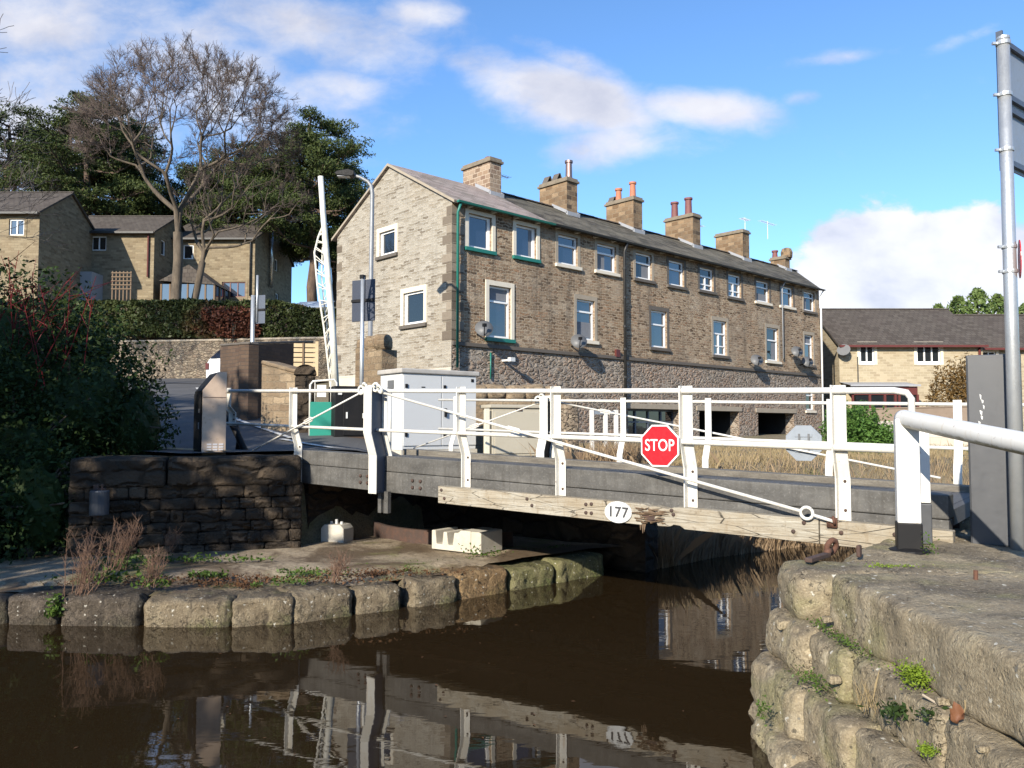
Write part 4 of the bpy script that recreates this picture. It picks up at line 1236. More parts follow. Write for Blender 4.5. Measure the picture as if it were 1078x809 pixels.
# windows
def window(w_, mk, style, dep=.13, surround=None, sill='dark_stone', gl='blue_glass', jamb=None):
    x0, x1, z0, z1 = w_
    fw = .065
    def bar(mb, a, b_, c, d, d0=dep - .05, d1=dep + .01):
        ps = [mk(x, z, e) for e in (d0, d1) for x, z in ((a, c), (b_, c), (b_, d), (a, d))]
        mb.add(ps, [(0, 1, 2, 3), (7, 6, 5, 4), (0, 4, 5, 1), (1, 5, 6, 2), (2, 6, 7, 3), (3, 7, 4, 0)])
    mb = MB()
    bar(mb, x0, x0 + fw, z0, z1); bar(mb, x1 - fw, x1, z0, z1); bar(mb, x0 + fw, x1 - fw, z1 - fw, z1); bar(mb, x0 + fw, x1 - fw, z0, z0 + fw)
    h_ = z1 - z0; w2 = x1 - x0; ztop = min(z1 + .16, ZE - .17)
    if style in ('sash', 'top', 'cross', 'tall'):
        zz = z0 + h_ * {'sash': .62, 'top': .66, 'cross': .62, 'tall': .70}[style]
        bar(mb, x0 + fw, x1 - fw, zz - .03, zz + .03, dep - .06, dep + .01)
    if style == 'cross':
        xm = (x0 + x1) / 2
        bar(mb, xm - .03, xm + .03, z0 + fw, z0 + h_ * .62 - .03, dep - .055, dep + .01)
        bar(mb, x0 + fw, x1 - fw, z0 + h_ * .26 - .025, z0 + h_ * .26 + .025, dep - .052, dep + .01)
    if style == 'side':
        bar(mb, x1 - w2 * .30, x1 - w2 * .30 + .05, z0 + fw, z1 - fw, dep - .05, dep + .01)
    if style == 'inner':
        bar(mb, x0 + fw, x0 + fw + .05, z0 + fw, z1 - fw, dep - .045, dep + .01); bar(mb, x1 - fw - .05, x1 - fw, z0 + fw, z1 - fw, dep - .045, dep + .01)
    fr = mb.build('window', 'upvc', tr)
    g = MB(); d = dep - .006
    g.poly(mk(x0 + .02, z0 + .02, d), mk(x1 - .02, z0 + .02, d), mk(x1 - .02, z1 - .02, d), mk(x0 + .02, z1 - .02, d))
    g.build('pane', gl, fr)
    if surround:
        s = MB(); sw = .15; p = -.035
        bar(s, x0 - sw, x0 - .001, z0 - .02, ztop, p, .02); bar(s, x1 + .001, x1 + sw, z0 - .02, ztop, p, .02); bar(s, x0 - .001, x1 + .001, z1 + .001, ztop, p, .02)
        s.build('surround', surround, fr, bevel=.006)
    if jamb:
        s = MB(); sw = .14; p = -.012
        bar(s, x0 - sw, x0 - .001, z0 - .02, ztop, p, .02); bar(s, x1 + .001, x1 + sw, z0 - .02, ztop, p, .02); bar(s, x0 - .001, x1 + .001, z1 + .001, ztop, p, .02)
        s.build('surround', jamb, fr)
    s = MB(); e = .16 if (surround or jamb) else .08
    bar(s, x0 - e, x1 + e, z0 - .14, z0 - .022, -.09, dep)
    s.build('sill', sill, fr, bevel=.008)
    return fr
stU = [('inner', 'cream_stone', 'teal_paint', None), ('inner', 'cream_stone', 'teal_paint', None), ('top', None, 'cream_stone', 'buff_stone'), ('top', None, 'cream_stone', 'buff_stone'),
       ('sash', None, 'dark_stone', 'buff_stone'), ('top', None, 'dark_stone', 'dark_stone'), ('cross', None, 'dark_stone', 'dark_stone'), ('cross', None, 'dark_stone', 'dark_stone'),
       ('tall', None, 'cream_stone', 'dark_stone'), ('tall', None, 'cream_stone', 'dark_stone'), ('tall', None, 'dark_stone', 'buff_stone')]
stL = [('tall', 'cream_stone', 'teal_paint', None), ('tall', None, 'cream_stone', 'buff_stone'), ('sash', None, 'dark_stone', 'dark_stone'), ('cross', None, 'dark_stone', 'buff_stone'),
       ('sash', None, 'cream_stone', 'buff_stone'), ('tall', None, 'dark_stone', 'buff_stone')]
for w_, kind, i in wins:
    st, su, si, ja = (stU if kind == 'U' else stL)[i]
    fr = window(w_, fm, st, surround=su, sill=si, jamb=ja, gl='blue_glass' if (i < 3 or i % 2) else 'dark_glass')
    x0, x1, z0, z1 = w_; d = .122
    cu = {('U', 3): (.07, .5, .07, .62), ('U', 4): (.5, .93, .07, .58), ('U', 8): (.07, .93, .07, .40), ('U', 10): (.07, .40, .07, .66), ('L', 0): (.07, .93, .74, .95), ('L', 1): (.07, .93, .07, .45), ('L', 4): (.55, .93, .07, .58), ('L', 5): (.07, .93, .72, .95), ('U', 1): (.72, .86, .05, .95)}.get((kind, i))
    if cu:
        a, b_, c, e = x0 + (x1 - x0) * cu[0], x0 + (x1 - x0) * cu[1], z0 + (z1 - z0) * cu[2], z0 + (z1 - z0) * cu[3]
        mb = MB(); n_ = 9
        for k in range(n_):
            xa, xb = a + (b_ - a) * k / n_, a + (b_ - a) * (k + 1) / n_
            mb.poly((xa, d - .001 * (k % 2), c), (xb, d - .001 * ((k + 1) % 2), c), (xb, d - .001 * ((k + 1) % 2), e), (xa, d - .001 * (k % 2), e))
        mb.build('curtain', 'curtain', fr)
for w_ in gw:
    window(w_, gmk, 'inner', dep=.10, surround='cream_stone', sill='dark_stone', gl='dark_glass')
# pale net curtains in some windows
# dark rooms behind the basement openings
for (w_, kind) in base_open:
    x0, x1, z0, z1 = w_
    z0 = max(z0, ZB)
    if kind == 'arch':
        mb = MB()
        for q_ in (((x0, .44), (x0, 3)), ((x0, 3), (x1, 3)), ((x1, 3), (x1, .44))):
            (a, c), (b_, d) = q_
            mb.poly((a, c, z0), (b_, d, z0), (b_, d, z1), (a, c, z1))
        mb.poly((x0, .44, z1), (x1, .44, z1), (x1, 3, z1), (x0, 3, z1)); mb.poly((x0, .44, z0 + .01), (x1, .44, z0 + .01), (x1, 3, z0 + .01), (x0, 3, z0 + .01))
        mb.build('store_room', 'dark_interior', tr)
        MB().box((x0 - .2, -.06, z1 + .0), (x1 + .2, .4, z1 + .2)).build('lintel', 'buff_stone', tr, bevel=.01)
    elif kind == 'store':
        mb = MB(); n_ = 4
        for k in range(n_ + 1):
            x = x0 + (x1 - x0) * k / n_
            mb.box((x - .04, .28, z0), (x + .04, .36, z1))
        mb.box((x0, .285, z1 - .08), (x1, .355, z1)); mb.box((x0, .285, z0), (x1, .355, z0 + .4)); mb.box((x0, .282, (z0 + z1) / 2 + .3), (x1, .358, (z0 + z1) / 2 + .36))
        fr = mb.build('window', 'sign_grey', tr)
        g = MB(); g.poly((x0, .33, z0), (x1, .33, z0), (x1, .33, z1), (x0, .33, z1)); g.build('pane', 'dark_glass', fr)
        MB().box((x0 - .2, -.05, z1), (x1 + .2, .3, z1 + .2)).build('lintel', 'buff_stone', tr, bevel=.01)
    else:
        window(w_, fm, 'sash', sill='cream_stone', gl='dark_glass')

# chimneys
def chimney(L, ztop, ln, wd, mat='chimney_stone'):
    mb = MB(); y0 = DEP / 2
    mb.box((L - wd / 2, y0 - ln / 2, ZR - .9), (L + wd / 2, y0 + ln / 2, ztop - .16))
    ch = mb.build('chimney', mat, tr)
    mb = MB(); mb.box((L - wd / 2 - .07, y0 - ln / 2 - .07, ztop - .157), (L + wd / 2 + .07, y0 + ln / 2 + .07, ztop - .06)); mb.box((L - wd / 2 - .02, y0 - ln / 2 - .02, ztop - .057), (L + wd / 2 + .02, y0 + ln / 2 + .02, ztop + .03))
    mb.build('cap', 'cap_stone', ch, bevel=.01)
    mb = MB(); zz = ZR - (ln / 2) * DZ
    for sx in (-1, 1):
        x = L + sx * (wd / 2 + .03)
        mb.extrude([(-.03, .05), (.03, .05), (.03, .18), (-.03, .18)], (x, y0 - ln / 2 - .05, zz + .03), (x, y0, ZR + .03), (1, 0, 0), (0, 0, 1))
    mb.box((L - wd / 2 - .06, y0 - ln / 2 - .10, zz - .06), (L + wd / 2 + .06, y0 - ln / 2 - .003, zz + .17))
    mb.build('flashing', 'lead_grey', ch)
    return ch
def pot(ch, x, y, z, r, h_, mat, flare=0.0):
    MB().lathe([(r * 1.05, 0), (r * 1.05, .05), (r, .08), (r * (1 - .1 + flare), h_ - .1), (r * 1.18, h_ - .09), (r * 1.18, h_), (r * .7, h_), (r * .7, h_ - .2)], (x, y, z), 14).build('chimney_pot', mat, ch)
def hood(ch, x, y, z):
    MB().prism([(x - .2, y - .16), (x + .2, y - .16), (x + .2, y + .16), (x - .2, y + .16)], z, z + .04).add([(x - .2, y - .16, z + .04), (x - .2, y + .16, z + .04), (x - .03, y - .16, z + .36), (x - .03, y + .16, z + .36), (x + .03, y + .16, z + .36), (x + .2, y + .16, z + .04), (x + .03, y - .16, z + .36), (x + .2, y - .16, z + .04)], [(0, 1, 3, 2), (2, 3, 4, 6), (6, 4, 5, 7)]).build('chimney_pot', 'dark_stone', ch)
def aerial(ch, x, y, z, L=.9):
    mb = MB(); mb.tube([(x, y, z), (x, y, z + 1.0)], .02, 6); mb.tube([(x - L / 2, y, z + .9), (x + L / 2, y, z + .9)], .014, 6)
    for k in range(9):
        xx = x - L / 2 + L * k / 8; mb.tube([(xx, y - .16, z + .9), (xx, y + .16, z + .9)], .008, 4)
    mb.build('aerial', 'grey_plate', ch)
M2 = DEP / 2
c1 = chimney(4.15, 11.98, 1.55, .55, 'chimney_pale'); MB().lathe([(.12, 0), (.12, .12), (.05, .16)], (4.15, M2 - .35, 12.0), 10).build('chimney_pot', 'plum_pot', c1); aerial(c1, 4.75, M2 - .3, 10.7, 1.0)
c2 = chimney(8.3, 12.1, 1.55, .62); pot(c2, 8.3, M2 - .6, 12.12, .14, .75, 'flue_metal'); hood(c2, 8.3, M2 + .05, 12.12); hood(c2, 8.3, M2 + .6, 12.12)
c3 = chimney(12.55, 12.15, 1.55, .62); pot(c3, 12.55, M2 - .5, 12.17, .14, .72, 'terracotta', -.04); pot(c3, 12.55, M2 + .3, 12.17, .14, .6, 'terracotta', -.04); hood(c3, 12.55, M2 + .66, 12.1)
c4 = chimney(17.0, 12.2, 1.6, .62); pot(c4, 17.0, M2 - .35, 12.22, .17, .85, 'plum_pot'); pot(c4, 17.0, M2 + .45, 12.22, .17, .8, 'plum_pot'); aerial(c4, 17.7, M2 - .3, 11.0, 1.1)
c5 = chimney(21.4, 12.15, 1.6, .62); aerial(c5, 22.0, M2 - .4, 12.0, .7)
c6 = chimney(26.3, 11.55, .9, .5); pot(c6, 26.2, M2 + .25, 11.55, .15, .42, 'plum_pot'); aerial(c6, 25.0, M2, 12.4, 1.5)
mb = MB(); mb.lathe([(.3, 0), (.32, .3), (.25, .5), (.1, .56)], (26.4, M2 - .35, 11.5), 12); mb.build('chimney_pot', 'chimney_stone', c6)
# satellite dishes
def dish(px, py, r=.29):
    x, z = on_front(px, py)
    M_ = (Matrix.Rotation(R(62), 3, 'X'))
    Mz = Matrix.Rotation(R(-38), 3, 'Z') @ M_
    mb = MB(); prof = [(.02, 0)] + [(r * k / 6, .10 * (k / 6) ** 2) for k in range(1, 7)]
    mb.lathe(prof + [(r, .11)] , (x, -.38, z), 18, Mz)
    d = mb.build('satellite_dish', 'dish_grey', tr, smooth=True)
    mb = MB(); c = Vector((x, -.38, z)); ax = Mz @ Vector((0, 0, 1))
    mb.tube([c, (x + .05, -.2, z - .05), (x + .05, -.0, z - .1)], .03, 8)
    mb.tube([c + Mz @ Vector((0, -r, .08)), c + ax * .45 + Vector((0, 0, -.1))], .015, 6)
    q_ = c + ax * .45 + Vector((0, 0, -.1)); mb.box(q_ - Vector((.05, .05, .05)), q_ + Vector((.05, .05, .05)))
    mb.build('dish_arm', 'black_metal', d)
for px, py in ((501, 349), (600.5, 362), (788, 381), (830.5, 372), (841.5, 382.5)): dish(px, py)
# flood lamp and alarm box on the basement wall
x, z = on_front(529, 380); mb = MB(); mb.box((x - .05, -.42, z - .03), (x + .05, -.02, z + .03)); mb.box((x - .1, -.5, z - .05), (x + .1, -.36, z + .08)); mb.build('flood_lamp', 'grey_plate', tr)
x, z = on_front(650, 373); mb = MB(); mb.box((x - .2, -.12, z - .12), (x + .02, -.03, z + .16)); mb.build('red_box', 'maroon', tr)

# ================================================================== cabinets and street furniture
def cab(name, label, cat, loc, rz, sx, sy, h_, mat, roof=None, group=None):
    t = thing(name, label, cat, loc, R(rz), group)
    return t
c = thing('electric_cabinet', 'large pale grey double door electric cabinet behind the bridge railings', 'cabinet', (*at(423, 470, 15.0).xy, 1.66), R(38))
MB().box((0, 0, 0), (1.66, .82, 1.42)).build('housing', 'white_cabinet', c, bevel=.01)
MB().box((-.05, -.05, 1.42), (1.72, .87, 1.51)).build('roof', 'cabinet_roof', c, bevel=.02)
for x0, x1 in ((.02, .84), (.86, 1.65)):
    d = MB().box((x0, -.022, .08), (x1, -.002, 1.39)).build('door', 'white_cabinet', c, bevel=.004)
    mb = MB()
    for z in (.25, 1.15): mb.box((x0 + .03, -.04, z), (x0 + .08, -.02, z + .07))
    if x0 > .5: mb.box((x0 + .05, -.06, .62), (x0 + .09, -.02, .78)); mb.box((x0 + .05, -.055, .70), (x0 + .17, -.04, .735)); mb.box((x1 - .12, -.03, 1.3), (x1 - .06, -.021, 1.36))
    mb.box((x0 + .38, -.026, 1.16), (x0 + .46, -.021, 1.18))
    mb.build('handle', 'black_metal', d)
MB().box((-.025, .3, 1.15), (-.001, .5, 1.30)).build('vent', 'dish_grey', c)
MB().box((-.02, -.02, -.3), (1.68, .84, -.002)).build('plinth', 'concrete_pale', c)

c = thing('feeder_cabinet', 'low beige metal cabinet right of the big pale grey one', 'cabinet', (*at(518, 470, 15.75).xy, 1.52), R(22))
MB().box((0, 0, .0), (1.2, .5, .93)).build('housing', 'beige_cabinet', c, bevel=.01)
MB().box((-.06, -.04, .932), (1.26, .54, 1.0)).build('roof', 'beige_cabinet', c, bevel=.015)
MB().box((-.14, -.03, -.02), (-.062, .06, .92)).build('post', 'beige_lit', c)  # paler strip, the cabinet's sunlit left side put into the colour
d = MB().box((.05, -.02, .05), (1.15, -.002, .86)).build('door', 'beige_cabinet', c, bevel=.006)
mb = MB(); mb.box((.5, -.022, .88), (.62, -.001, .92)); mb.build('hasp', 'dark_rust', c)

c = thing('control_cabinet', 'black metal control cabinet on a brick base beside the teal panel', 'cabinet', (*at(361, 452, 15.6).xy, 1.75), R(24))
MB().box((-.16, 0, .15), (.72, .6, 1.12)).build('housing', 'black_metal', c, bevel=.01)
d = MB().box((.0, -.02, .18), (.68, -.002, 1.08)).build('door', 'black_metal', c, bevel=.006); MB().box((.05, -.04, .5), (.08, -.021, .62)).build('handle', 'grey_plate', d)
MB().box((-.1, -.03, .95), (-.03, -.001, 1.0)).build('badge', 'grey_plate', c)
MB().box((-.16, .01, -.3), (.72, .6, .148)).build('base', 'brown_brick_wall', c)

c = thing('guard_panel', 'teal panel with a white hoop rail and notice below the raised barrier', 'barrier', (*at(340, 447, 15.8).xy, 1.85), R(12))
MB().box((-.25, 0, .0), (.25, .04, .72)).build('panel', 'teal_panel', c, bevel=.008)
mb = MB(); mb.tube([(-.25, .06, 0), (-.25, .06, 1.05), (-.2, .06, 1.12), (.2, .06, 1.16), (.25, .06, 1.1), (.25, .06, 0)], .022, 8)
for x in (-.16, .14): mb.tube([(x, .06, .7), (x, .06, 1.13)], .01, 6)
mb.build('hoop', 'white_paint', c, smooth=True)
MB().box((-.12, .045, .82), (.05, .055, 1.05)).build('notice', 'sign_white', c)
hp = thing('hoop_rail', 'small white bent tube guard just left of the near king post', 'rail', (*at(396, 455, 13.2).xy, 1.75), R(15))
MB().tube([(0, 0, .2), (-.12, 0, .2), (-.16, 0, .25), (-.16, 0, .83), (-.12, 0, .88), (.25, 0, .88)], .028, 10).build('hoop', 'white_paint', hp, smooth=True)
MB().box((-.22, -.03, .48), (-.165, .03, .56)).build('stop', 'white_paint', hp)
MB().tube([(.22, 0, -.15), (.22, 0, .9)], .028, 10).build('post', 'white_paint', hp, smooth=True)

# control kiosk beside the road
ko = at(226, 480, 12.15)
k_ = thing('control_kiosk', 'black control kiosk with a tan steel side panel standing on the abutment wall', 'kiosk', (ko.x - .02, ko.y, 1.64), R(31))
prof = [(-.17, 0), (.17, 0), (.17, 1.27), (.045, 1.27), (-.17, .99)]
def kpr(y0, y1, x_in=0.0):
    mb = MB(); n = len(prof)
    mb.add([(a, y0, z) for a, z in prof] + [(a, y1, z) for a, z in prof], [tuple(range(n)), tuple(reversed(range(n, 2 * n)))] + [(i, n + i, n + (i + 1) % n, (i + 1) % n) for i in range(n)])
    return mb
kpr(-.002, .62).build('housing', 'black_metal', k_, bevel=.01)
sp_ = kpr(-.02, -.004).build('side_panel', 'kiosk_steel', k_, bevel=.003)
mb = MB(); mb.box((-.165, -.024, .885), (.17, -.0205, .893)); mb.build('seam', 'dark_rust', sp_)
mb = MB()
for i in range(3):
    for j in range(3): mb.box((-.10 + i * .085, -.026, .10 + j * .04), (-.035 + i * .085, -.021, .125 + j * .04))
mb.build('vent', 'vent_pale', sp_)
d = MB().box((-.188, .04, .1), (-.172, .57, .95)).build('door', 'black_metal', k_, bevel=.004)
MB().box((-.205, .1, .42), (-.189, .14, .52)).build('handle', 'dish_grey', d)
MB().box((-.196, .1, .66), (-.189, .15, .72)).build('lock', 'dish_grey', d)
sty = thing('barrier_stay', 'dark bent steel stay sloping down behind the control kiosk', 'bracket', (*at(250, 470, 13.4).xy, 1.66), R(-30))
MB().tube([(-.35, 0, .62), (-.15, 0, .5), (.0, 0, .3), (.12, .0, .12), (.2, 0, 0.0)], .055, 8).build('arm', 'black_metal', sty, smooth=True)
MB().tube([(-.1, .05, .45), (-.02, .05, .2), (-.05, .05, 0)], .045, 8).build('foot', 'black_metal', sty, smooth=True)

# raised lattice barrier
bb_ = at(352, 420, 16.4); tp = at(337.5, 185, 16.4)
lb = thing('lifting_barrier', 'tall white lattice road barrier raised upright beside the terrace gable', 'barrier', (bb_.x, bb_.y, 1.9), 0)
def rel(px, py, dy=0): return at(px, py, 16.4) - Vector((bb_.x, bb_.y, 1.9)) + Vector((0, dy, 0))
mb = MB(); mb.tube([rel(354, 415), rel(350, 345), rel(343, 260), rel(340, 222), rel(337.5, 186)], [.07, .068, .062, .058, .055], 10); mb.build('boom', 'weathered_white', lb, smooth=True)
mb = MB()
L1 = [rel(341, 235), rel(335, 250), rel(331, 266), rel(334, 300), rel(341, 345), rel(345, 380), rel(348, 408)]
L2 = [rel(341, 240, .12), rel(338, 262, .12), rel(337, 290, .12), rel(341, 330, .12), rel(346, 370, .12), rel(349, 408, .12)]
mb.tube(L1, .02, 6); mb.tube(L2, .016, 6)
for k in range(15):
    t = k / 14
    pa = rel(341.5 + 11 * t, 232 + 172 * t); 
    def on(L, u):
        u = max(0, min(.999, u)) * (len(L) - 1); i = int(u); return L[i].lerp(L[i + 1], u - i)
    mb.tube([pa, on(L1, t + .06)], .011, 5); mb.tube([pa, on(L1, t - .12 + .2)], .009, 5); mb.tube([pa, on(L2, t + .1)], .010, 5)
mb.build('lattice', 'weathered_white', lb)
mb = MB(); mb.box((-.28, -.25, -.2), (.22, .25, .5)); mb.build('pedestal', 'black_metal', lb, bevel=.02)

# lamp post, sign posts
lp0 = at(389, 395, 21); 
lp = thing('street_lamp', 'grey lamp post with a curved arm and flat black lantern before the gable', 'street lamp', (lp0.x, lp0.y, 2.2), 0)
lh = at(391, 200, 21).z - 2.2
mb = MB(); dxl = at(392, 200, 21).x - lp0.x
mb.tube([(0, 0, -.3), (dxl * .1, 0, 1.2), (dxl * .1, 0, 1.21), (dxl, 0, lh - .1), (dxl - .03, 0, lh + .1), (dxl - .12, 0, lh + .22), (dxl - .32, 0, lh + .33), (dxl - .55, 0, lh + .40)], [.085, .085, .06, .055, .05, .045, .04, .04], 12)
mb.build('column', 'lamp_grey', lp, smooth=True)
MB().lathe([(.09, 0), (.09, .12)], (dxl * .1, 0, 1.55), 12).build('band', 'yellow_band', lp)
hd = MB().extrude([(-.45, 0), (-.40, -.06), (.0, -.09), (.06, -.05), (.06, .05), (-.1, .10), (-.38, .05)], (dxl - .52, -.13, lh + .42), (dxl - .52, .13, lh + .42), (1, 0, 0), (0, 0, 1)).build('lantern', 'black_metal', lp, bevel=.015)
MB().box((dxl - .9, -.10, lh + .335), (dxl - .56, .10, lh + .353)).build('lens', 'lamp_glass', hd)

s0 = at(380.5, 400, 18)
sg = thing('sign_post', 'square dark sign back on a grey post before the terrace gable', 'road sign', (s0.x, s0.y, 2.0), 0)
MB().tube([(0, 0, -.3), (at(382, 292, 18).x - s0.x, 0, at(382, 292, 18).z - 2.0)], .045, 12).build('post', 'galvanised', sg, smooth=True)
a = at(367, 338, 17.95) - Vector((s0.x, s0.y, 2.0)); b2 = at(394, 294, 17.95) - Vector((s0.x, s0.y, 2.0))
cx = (a.x + b2.x) / 2; M_ = Matrix.Translation((cx, -.02, 0)) @ Matrix.Rotation(R(-25), 4, 'Z')
hw = (b2.x - a.x) / 2 / math.cos(R(25))
pn = MB().box((-hw, .06, a.z), (hw, .08, b2.z), M_).build('panel', 'sign_back', sg, bevel=.01)
mb = MB(); zm_ = (a.z + b2.z) / 2
mb.box((-hw, .03, zm_ - .03), (hw, .058, zm_ + .03), M_); mb.box((-.03, .02, a.z), (.03, .055, b2.z), M_); mb.build('bracket', 'black_metal', pn)
mb = MB(); mb.box((-.05, -.02, b2.z + .01), (.05, .08, b2.z + .1), M_); mb.build('post_cap', 'black_metal', sg)

s0 = at(265.5, 372, 24)
sg = thing('sign_post', 'grey road sign back on a slim post in front of the hedge', 'road sign', (s0.x, s0.y, 3.0), 0)
zt_ = at(265, 290, 24).z - 3.0
mb = MB(); mb.tube([(0, 0, -.4), (0, 0, zt_ - .6)], .06, 10); mb.tube([(.12, .0, zt_ - 1.4), (.12, 0, zt_)], .035, 8); mb.build('post', 'galvanised', sg, smooth=True)
a = at(262, 341, 24); b2 = at(279, 311, 24); M_ = Matrix.Rotation(R(-20), 4, 'Z')
MB().box((-.13, .06, a.z - 3), (.38, .08, b2.z - 3), M_).build('panel', 'sign_grey', sg, bevel=.01)
mb = MB(); mb.box((-.13, .03, a.z - 3 + .38), (.38, .058, a.z - 3 + .44), M_); mb.build('bracket', 'black_metal', sg)

# walls beside the road
def gwall(name, label, cat, pts, z0, zts, th, mat, cop=None, copmat='buff_stone'):
    """wall along a plan path with varying top"""
    w_ = thing(name, label, cat, (pts[0][0], pts[0][1], 0), 0)
    o = Vector((pts[0][0], pts[0][1])); mb = MB(); cm = MB()
    P = [Vector(p) - o for p in pts]
    for i in range(len(P) - 1):
        d = (P[i + 1] - P[i]).normalized(); n = Vector((-d.y, d.x)) * th
        mb.prism([P[i], P[i + 1], P[i + 1] + n, P[i] + n], [z0[i], z0[i + 1], z0[i + 1], z0[i]] if isinstance(z0, list) else z0, [zts[i], zts[i + 1], zts[i + 1], zts[i]])
        if cop:
            e = n * .08; 
            cm.prism([P[i] - e, P[i + 1] - e, P[i + 1] + n + e, P[i] + n + e], [zts[i] + .003, zts[i + 1] + .003, zts[i + 1] + .003, zts[i] + .003], [zts[i] + cop, zts[i + 1] + cop, zts[i + 1] + cop, zts[i] + cop])
    mb.build('wall', mat, w_)
    if cop: cm.build('coping', copmat, w_, bevel=.03)
    return w_
p = [(x, y) for x, y in WALL_Y[1:6]]
gwall('retaining_wall', 'curved rubble retaining wall below the clipped hedge across the road', 'wall', p, 1.5, [6.6, 6.05, 5.9, 5.85, 5.85], .5, 'retaining_stone', .1)
a = at(232, 364, 19.5); b2 = at(330, 361, 21.5)
gwall('yard_wall', 'tall dark brown brick yard wall with thin coping beyond the railings', 'wall', [(a.x - .0, a.y), (at(262, 362, 18.6).x, 18.6), (b2.x, b2.y)], 1.5, [at(232, 365, 19.5).z, at(262, 363, 18.6).z, b2.z], .25, 'brown_brick_wall', .06, 'dark_stone')
w_ = gwall('roadside_wall', 'sunlit honey stone wall stub with sloping top before the brown yard wall', 'wall', [(at(275, 433, 16.8).x, 16.8), (at(313, 433, 16.3).x, 16.3)], 1.6, [at(275, 384, 16.8).z, at(313, 394, 16.3).z], .42, 'garden_stone', .09, 'garden_stone')
gp = at(318, 433, 16.25)
g_ = thing('gate_pillar', 'dark round topped stone gate pillar ending the sunlit wall stub', 'pillar', (gp.x, gp.y + .2, 0), R(15))
MB().stone((0, 0, 2.35), (.19, .24, .78), .06, .02, 9, n=16, freq=3).build('shaft', 'abutment_stone', g_, smooth=True)
mb = MB(); mb.extrude([(.22 * math.cos(R(a_)), .22 * math.sin(R(a_)) * .9) for a_ in range(0, 181, 15)], (0, -.27, 3.13), (0, .27, 3.13), (1, 0, 0), (0, 0, 1)); mb.build('cap', 'abutment_stone', g_)
fp = at(309, 385, 19.2)
fe = thing('fence_panel', 'pale slatted timber fence panel leaning at the end of the yard wall', 'fence', (fp.x, fp.y, at(320, 387, 19.2).z), R(8))
mb = MB()
for k in range(5): mb.box((.0, 0, .02 + k * .115), (.50, .025, .11 + k * .115))
mb.build('slats', 'pale_timber', fe)
mb = MB(); mb.box((.5, -.02, -.2), (.57, .05, .62)); mb.build('post', 'pale_timber', fe)
MB().box((.2, -.03, 0), (.24, -.002, .58)).build('post', 'trellis_wood', fe)
# low rounded stones by the gable
gs = gwall('boundary_wall', 'low round coped wall of brown stone under the lamp post', 'wall', [(at(374, 395, 20.3).x, 20.3), (at(402, 395, 19.2).x, 19.2)], 1.7, [at(374, 366, 20.3).z, at(402, 368, 19.2).z], .4, 'garden_stone')
mb = MB()
for k in range(3):
    q_ = Vector((.2 + k * .3, .2 - k * .5, at(385, 362, 19.8).z)); mb.stone(q_, (.22, .26, .2), .15, .03, k + 40, n=8)
mb.build('coping', 'garden_stone', gs, smooth=True)
rw_ = thing('ruined_wall', 'old rounded rubble wall stub with brown coping behind the beige cabinet', 'wall', (*at(500, 440, 18.3).xy, 0), R(20))
mb = MB(); mb.box((-.2, 0, 1.2), (2.2, .5, 2.72)); mb.build('wall', 'garden_stone', rw_)
mb = MB()
for k in range(5):
    mb.stone((.05 + k * .47, .25, 2.85 + .03 * (k % 2)), (.26, .32, .19), .14, .03, k + 60, n=9)
mb.build('coping', 'garden_stone', rw_, smooth=True)
MB().stone((2.3, .35, 1.95), (.22, .5, .85), .1, .05, 77, n=12, freq=3).build('broken_end', 'retaining_stone', rw_, smooth=True)
# small white gate frame by the terrace door
wf = thing('white_frame', 'small white post frame standing before the terrace basement', 'gate', (*at(632, 478, 18.5).xy, 1.35), R(25))
for x in (-.22, .14, .42):
    MB().box((x - .04, -.04, 0), (x + .04, .04, 1.12)).build('post', 'gate_paint', wf, bevel=.006)
MB().box((-.177, -.02, 1.02), (.377, .02, 1.1)).build('rail', 'plate_back', wf); MB().box((-.177, -.02, .42), (.377, .02, .5)).build('rail', 'plate_back', wf)
pt_ = thing('timber_sleeper', 'low brown timber sleepers lying behind the far bridge kerb', 'timber', (*at(600, 480, 16.0).xy, 1.42), R(10))
MB().box((-.6, -.1, 0), (.55, .12, .18)).build('sleeper', 'trellis_wood', pt_, bevel=.02); MB().box((.6, -.14, 0), (1.6, .1, .17)).build('sleeper', 'dark_rust', pt_, bevel=.02)

# parked car half hidden behind the brown wall
cw = at(226, 397, 31)
car = thing('parked_car', 'white car seen from behind, half hidden by the brown yard wall', 'car', (cw.x + .25, cw.y, base_z(cw.x, cw.y) + .08), R(-30))
def carsec(y, w_, zs):
    return [(-w_, y, zs[0]), (-w_ * 1.02, y, zs[1]), (-w_ * .96, y, zs[2]), (-w_ * .74, y, zs[3]), (w_ * .74, y, zs[3]), (w_ * .96, y, zs[2]), (w_ * 1.02, y, zs[1]), (w_, y, zs[0])]
secs = [carsec(-.05, .78, (.3, .55, .85, .9)), carsec(.05, .84, (.22, .6, .95, 1.1)), carsec(.5, .86, (.2, .6, .95, 1.45)), carsec(1.6, .87, (.2, .6, .95, 1.5)), carsec(2.5, .87, (.2, .6, .93, 1.42)), carsec(3.3, .86, (.2, .6, .9, .97)), carsec(4.0, .8, (.25, .55, .75, .8))]
mb = MB(); n = 8
for i in range(len(secs) - 1):
    for k in range(n):
        mb.poly(secs[i][k], secs[i][(k + 1) % n], secs[i + 1][(k + 1) % n], secs[i + 1][k])
mb.poly(*secs[0]); mb.poly(*secs[-1])
mb.build('body', 'car_white', car)
MB().poly((-.62, -.0, 1.02), (.62, -.0, 1.02), (.55, .42, 1.40), (-.55, .42, 1.40)).build('rear_window', 'car_glass', car).location = (0, -.03, .02)
